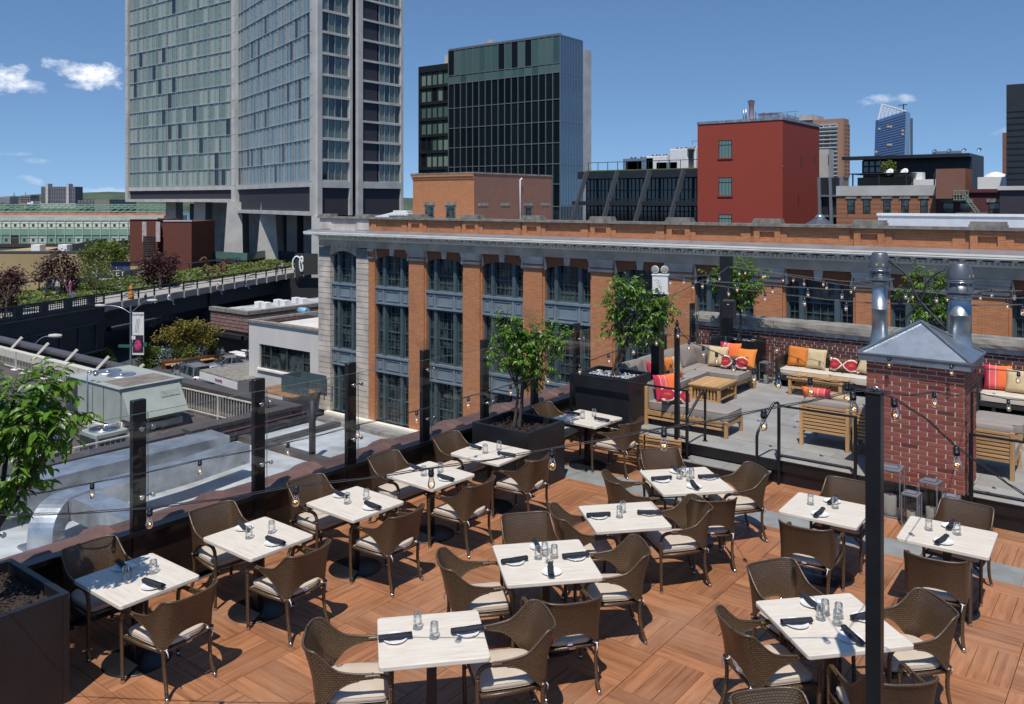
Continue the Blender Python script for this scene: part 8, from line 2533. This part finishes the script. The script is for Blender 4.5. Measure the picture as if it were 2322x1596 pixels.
def person(p, rz, pose, shirt, trousers, label, scale=1.0, hair=HAIR, dz=0.0, group=None):
 t = link('person', BODY[pose], None, (p[0], p[1], p[2] + dz), rz, label, 'person', group)
 t.scale = (scale,) * 3
 for i, c in enumerate((SKIN, shirt, trousers, hair)):
  t.material_slots[i].link = 'OBJECT'; t.material_slots[i].material = cmat(c)
 return t
PPL = [(106, 671, 'stand', (.02, .02, .025), (.03, .04, .07), 'person in a black jacket and jeans, leftmost of the group at the old railing'),
(121, 667, 'stand', (.05, .13, .32), (.03, .05, .09), 'person in a blue jacket standing in the group at the old railing'),
(130, 668, 'stand', (.50, .44, .36), (.05, .06, .10), 'person in a pale patterned coat in the middle of the railing group'),
(139, 666, 'stand', (.03, .03, .03), (.02, .02, .02), 'person in dark clothes in the right half of the railing group'),
(147, 665, 'stand', (.60, .56, .50), (.03, .03, .04), 'person in a cream top with a dark bag, rightmost of the railing group'),
(345, 647, 'stand', (.015, .015, .02), (.02, .02, .02), 'person all in black standing left below the beer garden sign'),
(357, 645, 'walk', (.22, .20, .18), (.02, .02, .03), 'person in a grey top walking below the beer garden sign'),
(367, 645, 'walk', (.02, .02, .02), (.02, .02, .02), 'person in black walking right below the beer garden sign'),
(628, 620, 'stand', (.03, .03, .04), (.02, .02, .03), 'person in dark clothes, left one of the pair near the curly sculpture'),
(640, 620, 'stand', (.28, .32, .38), (.03, .05, .10), 'person in a light grey top, right one of the pair on the park path'),
(686, 614, 'walk', (.20, .21, .12), (.35, .30, .22), 'person in an olive jacket walking alone towards the shade'),
(736, 610, 'walk', (.05, .05, .06), (.04, .04, .05), 'person in the shade under the hotel, leftmost of the shaded walkers'),
(752, 607, 'stand', (.20, .04, .04), (.03, .03, .04), 'person in a dark red top in the shade under the hotel'),
(754, 615, 'walk', (.04, .05, .08), (.06, .12, .22), 'person in blue jeans walking out of the hotel shade')]
for k, (x, y, pose, sh, tr_, lb) in enumerate(PPL):
 if x > 700: x = x * .5 + 330
 person(at(x, y, DZ), R(60 + (k * 77) % 200), pose, sh, tr_, lb, 1.0)
person(at(160, 668, DZ), R(120), 'stand', (.62, .16, .32), (.62, .16, .32), 'person in a pink jacket photographing at the old railing')
person(at(165, 688, DZ), R(40), 'sit', (.10, .13, .20), (.03, .03, .03), 'person in a navy top sitting near the old railing', dz=-.35)
monk = person(at(297, 680, DZ), R(-60), 'walk', (.60, .24, .05), (.60, .24, .05), 'monk in a long orange robe walking on the park path', hair=(.38, .22, .15))
rb_ = B(); rb_.lathe([(.17, 1.42), (.22, 1.2), (.21, .95), (.27, .5), (.34, .12), (.32, .12)], n=14); rb_.build('robe', cmat((.60, .24, .05)), monk)
for x, y, sh, lb in ((383, 692, (.66, .64, .60), 'person in a white top sitting on a park bench near the railing'), (330, 690, (.05, .05, .07), 'person in dark clothes sitting on the park path edge'), (493, 668, (.55, .40, .25), 'person with fair hair reclining by the curly sculpture'), (555, 655, (.03, .03, .03), 'person in black sitting alone on a bench right of the sculpture')):
 person(at(x, y, DZ), R(-50), 'sit', sh, (.04, .06, .12), lb, dz=-.42)
for x, y, pose, sh, tr_, lb in ((494, 824, 'stand', (.015, .015, .02), (.02, .02, .03), 'person in a long black coat on the street beside the planter bench'), (504, 822, 'walk', (.12, .16, .20), (.02, .02, .03), 'person with a pale blue bag beside the black coated one'),
    (561, 826, 'stand', (.05, .05, .06), (.03, .03, .04), 'person in grey near the white pavement tables')):
 person(at(x, y, GZ), R(30), pose, sh, tr_, lb, .95)
wk = person(at_d(604, 900, 80), R(70), 'stand', (.55, .62, .08), (.05, .05, .06), 'road worker in a yellow safety vest standing by the banner canopy'); wk.location = (-59.0, 38.0 - 7.0, GZ)
wk.location = at(604, 906, GZ - 0.0)
# ================================================================== vehicles
def car(p, rz, L, W, H, paint, label, suv=False, cat='car'):
 t = empty('parked_car', p, rz, label, cat, 'vehicles on the street')
 hw = W / 2
 belt = .95 if suv else .86
 if suv: pr = [(-L / 2, .55, .62), (-L / 2 + .12, .98, .98), (-L / 2 + .55, .99, 1.02), (L / 2 - 1.35, 1.06, 1.06), (L / 2 - .25, .98, .98), (L / 2, .60, .70)]
 else: pr = [(-L / 2, .55, .62), (-L / 2 + .2, .88, .90), (-L / 2 + .9, .93, .95), (L / 2 - 1.4, .92, .92), (L / 2 - .3, .74, .74), (L / 2, .50, .58)]
 sec = [(-1, .22), (-1.0, .55), (-.985, .8), (-.9, 1.0), (.9, 1.0), (.985, .8), (1.0, .55), (1, .22)]
 vs = []; xs_ = []
 for x, lo_, hi_ in pr:
  nar = .90 if abs(x) > L / 2 - .05 else (.97 if abs(x) > L / 2 - .3 else 1)
  for sx, sz in sec: vs.append((x, sx * hw * nar, .22 + (hi_ - .22) * (sz - .22) / .78))
 n = len(sec)
 fs = [(i * n + j, (i + 1) * n + j, (i + 1) * n + (j + 1) % n, i * n + (j + 1) % n) for i in range(len(pr) - 1) for j in range(n)] + [tuple(range(n)), tuple((len(pr) - 1) * n + j for j in range(n - 1, -1, -1))]
 B().add(vs, fs, 0, None, True).build('body', paint, t)
 if suv: ro_ = [(-L / 2 + .18, 0), (-L / 2 + .38, 1), (L / 2 - 2.0, 1), (L / 2 - 1.25, 0)]
 else: ro_ = [(-L / 2 + .75, 0), (-L / 2 + 1.45, 1), (L / 2 - 2.25, 1), (L / 2 - 1.35, 0)]
 zb = 1.0 if suv else .90
 b = B(); vs = []
 for x, k in ro_:
  z = zb + (H - zb) * k; w = hw * (.94 - .14 * k)
  vs += [(x, -w, z), (x, w, z)]
 b.add(vs, [(0, 2, 4, 6), (1, 7, 5, 3), (2, 3, 5, 4), (0, 1, 3, 2), (4, 5, 7, 6)], 0)
 b.build('cabin', paint, t)
 gl = B()
 def inset(P, k, off):
  c = sum((Vector(q) for q in P), Vector()) / len(P); nrm_ = (Vector(P[1]) - Vector(P[0])).cross(Vector(P[2]) - Vector(P[0])).normalized()
  if nrm_.dot(c - Vector((0, 0, .5))) < 0: nrm_ = -nrm_
  return [Vector(q).lerp(c, k) + nrm_ * off for q in P]
 V_ = [Vector(v) for v in vs]
 gi = 0
 for P in ((V_[0], V_[1], V_[3], V_[2]), (V_[4], V_[5], V_[7], V_[6])):
  B().add(inset(P, .10, .012), [(0, 1, 2, 3)]).build('windscreen' if gi else 'rear_window', M['pane'], t); gi += 1
 for a_, b2, c_, d_ in ((V_[0], V_[2], V_[4], V_[6]), (V_[1], V_[3], V_[5], V_[7])):
  m0, m1 = a_.lerp(d_, .5), b2.lerp(c_, .5)
  for P in ((a_, m0, m1, b2), (m0, d_, c_, m1)):
   B().add(inset(P, .12, .012), [(0, 1, 2, 3)]).build('side_window', M['pane'], t)
 for x in (-L / 2 + .85, L / 2 - .85):
  for s in (-1, 1):
   w_ = MB().tube([(x, s * (hw - .20), .33), (x, s * (hw + .015), .33)], .33, 18).build('wheel', M['blackmatte'], t)
   MB().tube([(x, s * (hw + .016), .33), (x, s * (hw + .025), .33)], .20, 12).build('rim', M['galv'], w_)
   MB().tube([(x + .40 * math.cos(a_), s * (hw + .005), .33 + .40 * math.sin(a_)) for a_ in [k * math.pi / 8 for k in range(9)]], .03, 4).build('wheel_arch', M['blackmatte'], t)
 for s in (-1, 1):
  B().bbox(L / 2 - .18, L / 2 + .01, s * (hw - .28) - .20, s * (hw - .28) + .20, .56, .70, .02).build('headlight', M['lens_dummy'] if 'lens_dummy' in M else M['white'], t)
  B().bbox(-L / 2 - .01, -L / 2 + .12, s * (hw - .18) - .10, s * (hw - .18) + .10, .62, .92 if suv else .80, .02).build('tail_light', M['tail'], t)
  B().bbox(L / 2 - 1.75, L / 2 - 1.6, s * (hw + .10) - .08, s * (hw + .10) + .08, 1.0, 1.13, .02).build('mirror', paint, t)
 B().bbox(L / 2 - .05, L / 2 + .02, -.5, .5, .38, .55, .01).build('grille', M['blackmatte'], t)
 if suv:
  for s in (-1, 1): MB().tube([(-L / 2 + .5, s * hw * .72, H + .06), (L / 2 - 2.1, s * hw * .72, H + .06)], .025, 5).build('roof_rail', M['cast'], t)
 return t
M['tail'] = flat('tail_light_red', (.35, .01, .01), .3)
M['silvercar'] = flat('silver_car_paint', (.42, .43, .45), .25, .6, 1, .05)
M['blackcar'] = flat('black_car_paint', (.02, .025, .028), .2, .1, 1, .1)
p = at(436, 868, GZ); car((p.x, p.y, GZ), R(180 - 8), 4.6, 1.85, 1.80, M['silvercar'], 'silver estate SUV with roof rails parked by the dark roof parapet', True, 'car')
p = at(425, 850, GZ); car((p.x, p.y + .2, GZ), R(180 - 8), 4.5, 1.8, 1.45, M['blackcar'], 'black car half hidden behind the silver SUV')
p = at(512, 842, GZ); car((p.x, p.y, GZ), R(-110), 4.7, 1.82, 1.45, M['silvercar'], 'silver sedan turning towards the camera beside the banner canopy')
for k in range(3):
 p = at(610 + k * 14, 948 - k * 3, GZ + .4)
cone = empty('orange_mesh_barrier', at(590, 925, GZ), R(30), 'orange mesh road barrier on the street below the canopy', 'barrier')
for z in (.35, .7, 1.0): B().box(-2.5, 2.5, -.03, .03, z, z + .09).build('band', M['pierorange'], cone)
for x in (-2.4, 0, 2.4): B().box(x - .05, x + .05, -.05, .05, 0, 1.1).build('post', M['pierorange'], cone)
# ================================================================== string lights
def emis(name, col, s):
 m = bpy.data.materials.new(name); m.use_nodes = True; b = m.node_tree.nodes['Principled BSDF']
 b.inputs['Base Color'].default_value = (*col, 1); b.inputs['Emission Color'].default_value = (*col, 1); b.inputs['Emission Strength'].default_value = s
 return m
M['filament'] = emis('glowing_filament', (1.0, .50, .16), 4)
M['bulbglass'] = thin_glass('clear_bulb_glass', (.93, .91, .88), 1.4, 0, .03)
sk_ = MB(); sk_.lathe([(.004, .004), (.013, .002), (.0185, -.004), (.0185, -.030), (.0215, -.032), (.0215, -.038), (.019, -.040), (.0185, -.052), (.010, -.054)], n=14)
sock = sk_.mesh('bulb_socket', M['black'])
bb2 = MB(); bb2.lathe([(.0125, -.050), (.0130, -.060), (.0185, -.078), (.0235, -.098), (.0245, -.112), (.0215, -.127), (.012, -.137), (.001, -.140)], n=16)
bulb_me = bb2.mesh('glass_bulb', M['bulbglass'])
fi = MB(); fi.tube([(.010 * math.cos(a), .004 * math.sin(2 * a), -.106 + .007 * math.sin(a)) for a in [k * math.pi / 7 for k in range(11)]], .0021, 5)
fila = fi.mesh('filament', M['filament'])
fs2 = MB(); fs2.tube([(0, 0, -.054), (.001, 0, -.085), (.008, 0, -.102)], .0012, 4); stem = fs2.mesh('filament_stem', M['cast'])
def strand(A, Bp, pts, label, ends=(None, None), r=.0042, far=False, extra=()):
 """A, Bp: anchor points in plan; pts: where each socket is sighted; the wire hangs through them"""
 P = []
 for (x, y) in pts:
  q, t_ = on_line(x, y, A, Bp); P.append((t_, q, True))
 for (x, y) in extra:
  q, t_ = on_line(x, y, A, Bp); P.append((t_, q, False))
 if ends[0] is not None: P.append((0.0, Vector((A[0], A[1], ends[0])), False))
 if ends[1] is not None: P.append((1.0, Vector((Bp[0], Bp[1], ends[1])), False))
 P.sort(key=lambda k: k[0])
 o = P[0][1]
 t = empty('string_light', o, 0, label, 'string lights', 'strings of bulbs over the terrace')
 line = []
 for (ta, a, _), (tb, b2, _) in zip(P, P[1:]):
  n = 6
  for i in range(n):
   f = i / n; p = a.lerp(b2, f); p.z -= .012 * (b2 - a).length * math.sin(math.pi * f)
   line.append(p - o)
 line.append(P[-1][1] - o)
 MB().tube(line, r, 5).build('cable', M['blackmatte'] if not far else M['cablegrey'], t)
 l2 = [p + Vector((0, 0, .004 + .009 * abs(math.sin(i * 1.05)))) for i, p in enumerate(line)]
 MB().tube(l2, r * .75, 4).build('support_wire', M['blackmatte'] if not far else M['cablegrey'], t)
 for t_, q, bulb in P:
  if not bulb: continue
  s = link('bulb_socket', sock, t, q - o, rnd.uniform(0, 6)); s.rotation_euler = (rnd.uniform(-.08, .08), rnd.uniform(-.08, .08), rnd.uniform(0, 6))
  s.scale = (1.06,) * 3
  link('glass_bulb', bulb_me, s); link('filament', fila, s); link('filament_stem', stem, s)
 return t
M['cablegrey'] = flat('pale_cable', (.11, .11, .11), .5, 0, 3, .1)
A0 = (-8.6, 1.55); Pp = (-1.52, 5.90); FP = (-6.19, 12.37)
strand(A0, Pp, [(340, 1152), (672, 1102), (977, 1062), (1251, 1017), (1505, 972), (1731, 929), (1932, 888)], 'lowest string of bulbs from the left edge to the tall black foreground post', (1.75, 2.95), extra=((0, 1168), (1500, 971)))
strand((-8.6, 2.2), (-6.28, 12.37), [(209, 1095), (453, 1043), (653, 1003), (812, 963), (945, 931), (1061, 899), (1157, 872), (1242, 847), (1314, 825), (1379, 802), (1436, 782), (1488, 762)],
'string of bulbs running in front of the glass screen to the finial pole', (1.9, 2.05), extra=((0, 1132),))
strand(FP, Pp, [(1537, 745), (1562, 772), (1594, 785), (1624, 799), (1664, 816), (1709, 836), (1766, 846), (1836, 857), (1920, 868)], 'string of bulbs from the finial pole towards the tall black post', (2.05, 2.95))
strand((-6.19, 12.33), (1.2, 12.22), [(1645, 763), (1760, 777), (1883, 794), (2015, 809), (2156, 826), (2309, 843)], 'string of bulbs crossing in front of the chimney hood', (2.05, None))
pl2 = empty('slim_pole', (-1.98, 12.33, 0), 0, 'slim black pole at the right corner of the chimney', 'pole')
MB().bbox(-.016, .016, -.016, .016, 0, 1.74, .003).build('shaft', M['black'], pl2)
strand(Pp, (-1.98, 12.33), [(2117, 888)], 'short string with one bulb from the tall black post to the chimney corner', (2.95, 1.73))
strand((-1.98, 12.33), (2.2, 10.5), [(2285, 905)], 'string of bulbs leaving the chimney corner towards the right edge', (1.73, None), extra=((2380, 912),))
strand(Pp, (1.6, 7.4), [(2026, 903), (2167, 1013)], 'steep string of bulbs dropping from the tall black post to the right edge', (2.95, None), extra=((2100, 950), (2240, 1065), (2330, 1128)))
Z = lambda x, y: ((2500 + x / 2.322) / 1.7648, (950 + y / 2.322) / 1.7648)
Y2 = lambda x, y: ((3496 + x / 3.87) / 1.7648, (820 + y / 3.87) / 1.7648)
A1 = (-7.05, 13.45); A2 = (-7.36, 17.10)
strand(A1, A2, [Z(340, 352), Z(427, 368), Z(550, 363), Z(660, 360), Z(770, 348), Z(877, 335), Z(968, 312)], 'dipping string of bulbs between the lamp post and the far tall post', (2.44, 2.80), far=True)
strand(A1, (3.0, 14.6), [Z(720, 395), Z(1045, 425), Z(1370, 445), Z(1697, 468), Z(2018, 486), Y2(490, 1310), Y2(970, 1365), Y2(1500, 1408), Y2(2060, 1455)], 'middle overhead string of bulbs from the lamp post to the right edge', (2.44, None), far=True, extra=(Z(330, 338), (2400, 668)))
strand((-7.05, 13.42), (3.0, 13.3), [Z(628, 408), Z(957, 462), Z(1302, 510), Z(1666, 550), Z(2058, 593), Y2(1880 * 0 + 2300, 1545)], 'lowest overhead string of bulbs from the lamp post to the right edge', (2.42, None), far=True, extra=(Z(330, 342), Y2(580, 1535)))
strand(A2, (3.0, 17.6), [Z(1115, 283), Z(1300, 312), Z(1565, 350), Z(1845, 385), Z(2135, 415), Y2(600, 1335), Y2(1140, 1375)], 'upper overhead string of bulbs from the far tall post to the right edge', (2.80, None), far=True, extra=(Y2(1640, 1320), Y2(2300, 1330)))
strand((-7.34, 17.08), (3.0, 16.2), [Z(1060, 288), Z(1285, 318), Z(1467, 348), Z(1662, 380), Z(1873, 417), Z(2103, 450), Y2(1640, 1345), Y2(1835, 1305), Y2(2170, 1338)], 'second overhead string of bulbs from the far tall post to the right edge', (2.78, None), far=True)
# nothing parentless may miss its label: last touches
for o in list(C.objects):
 if o.get('label') == 'x':
  bpy.data.objects.remove(o)
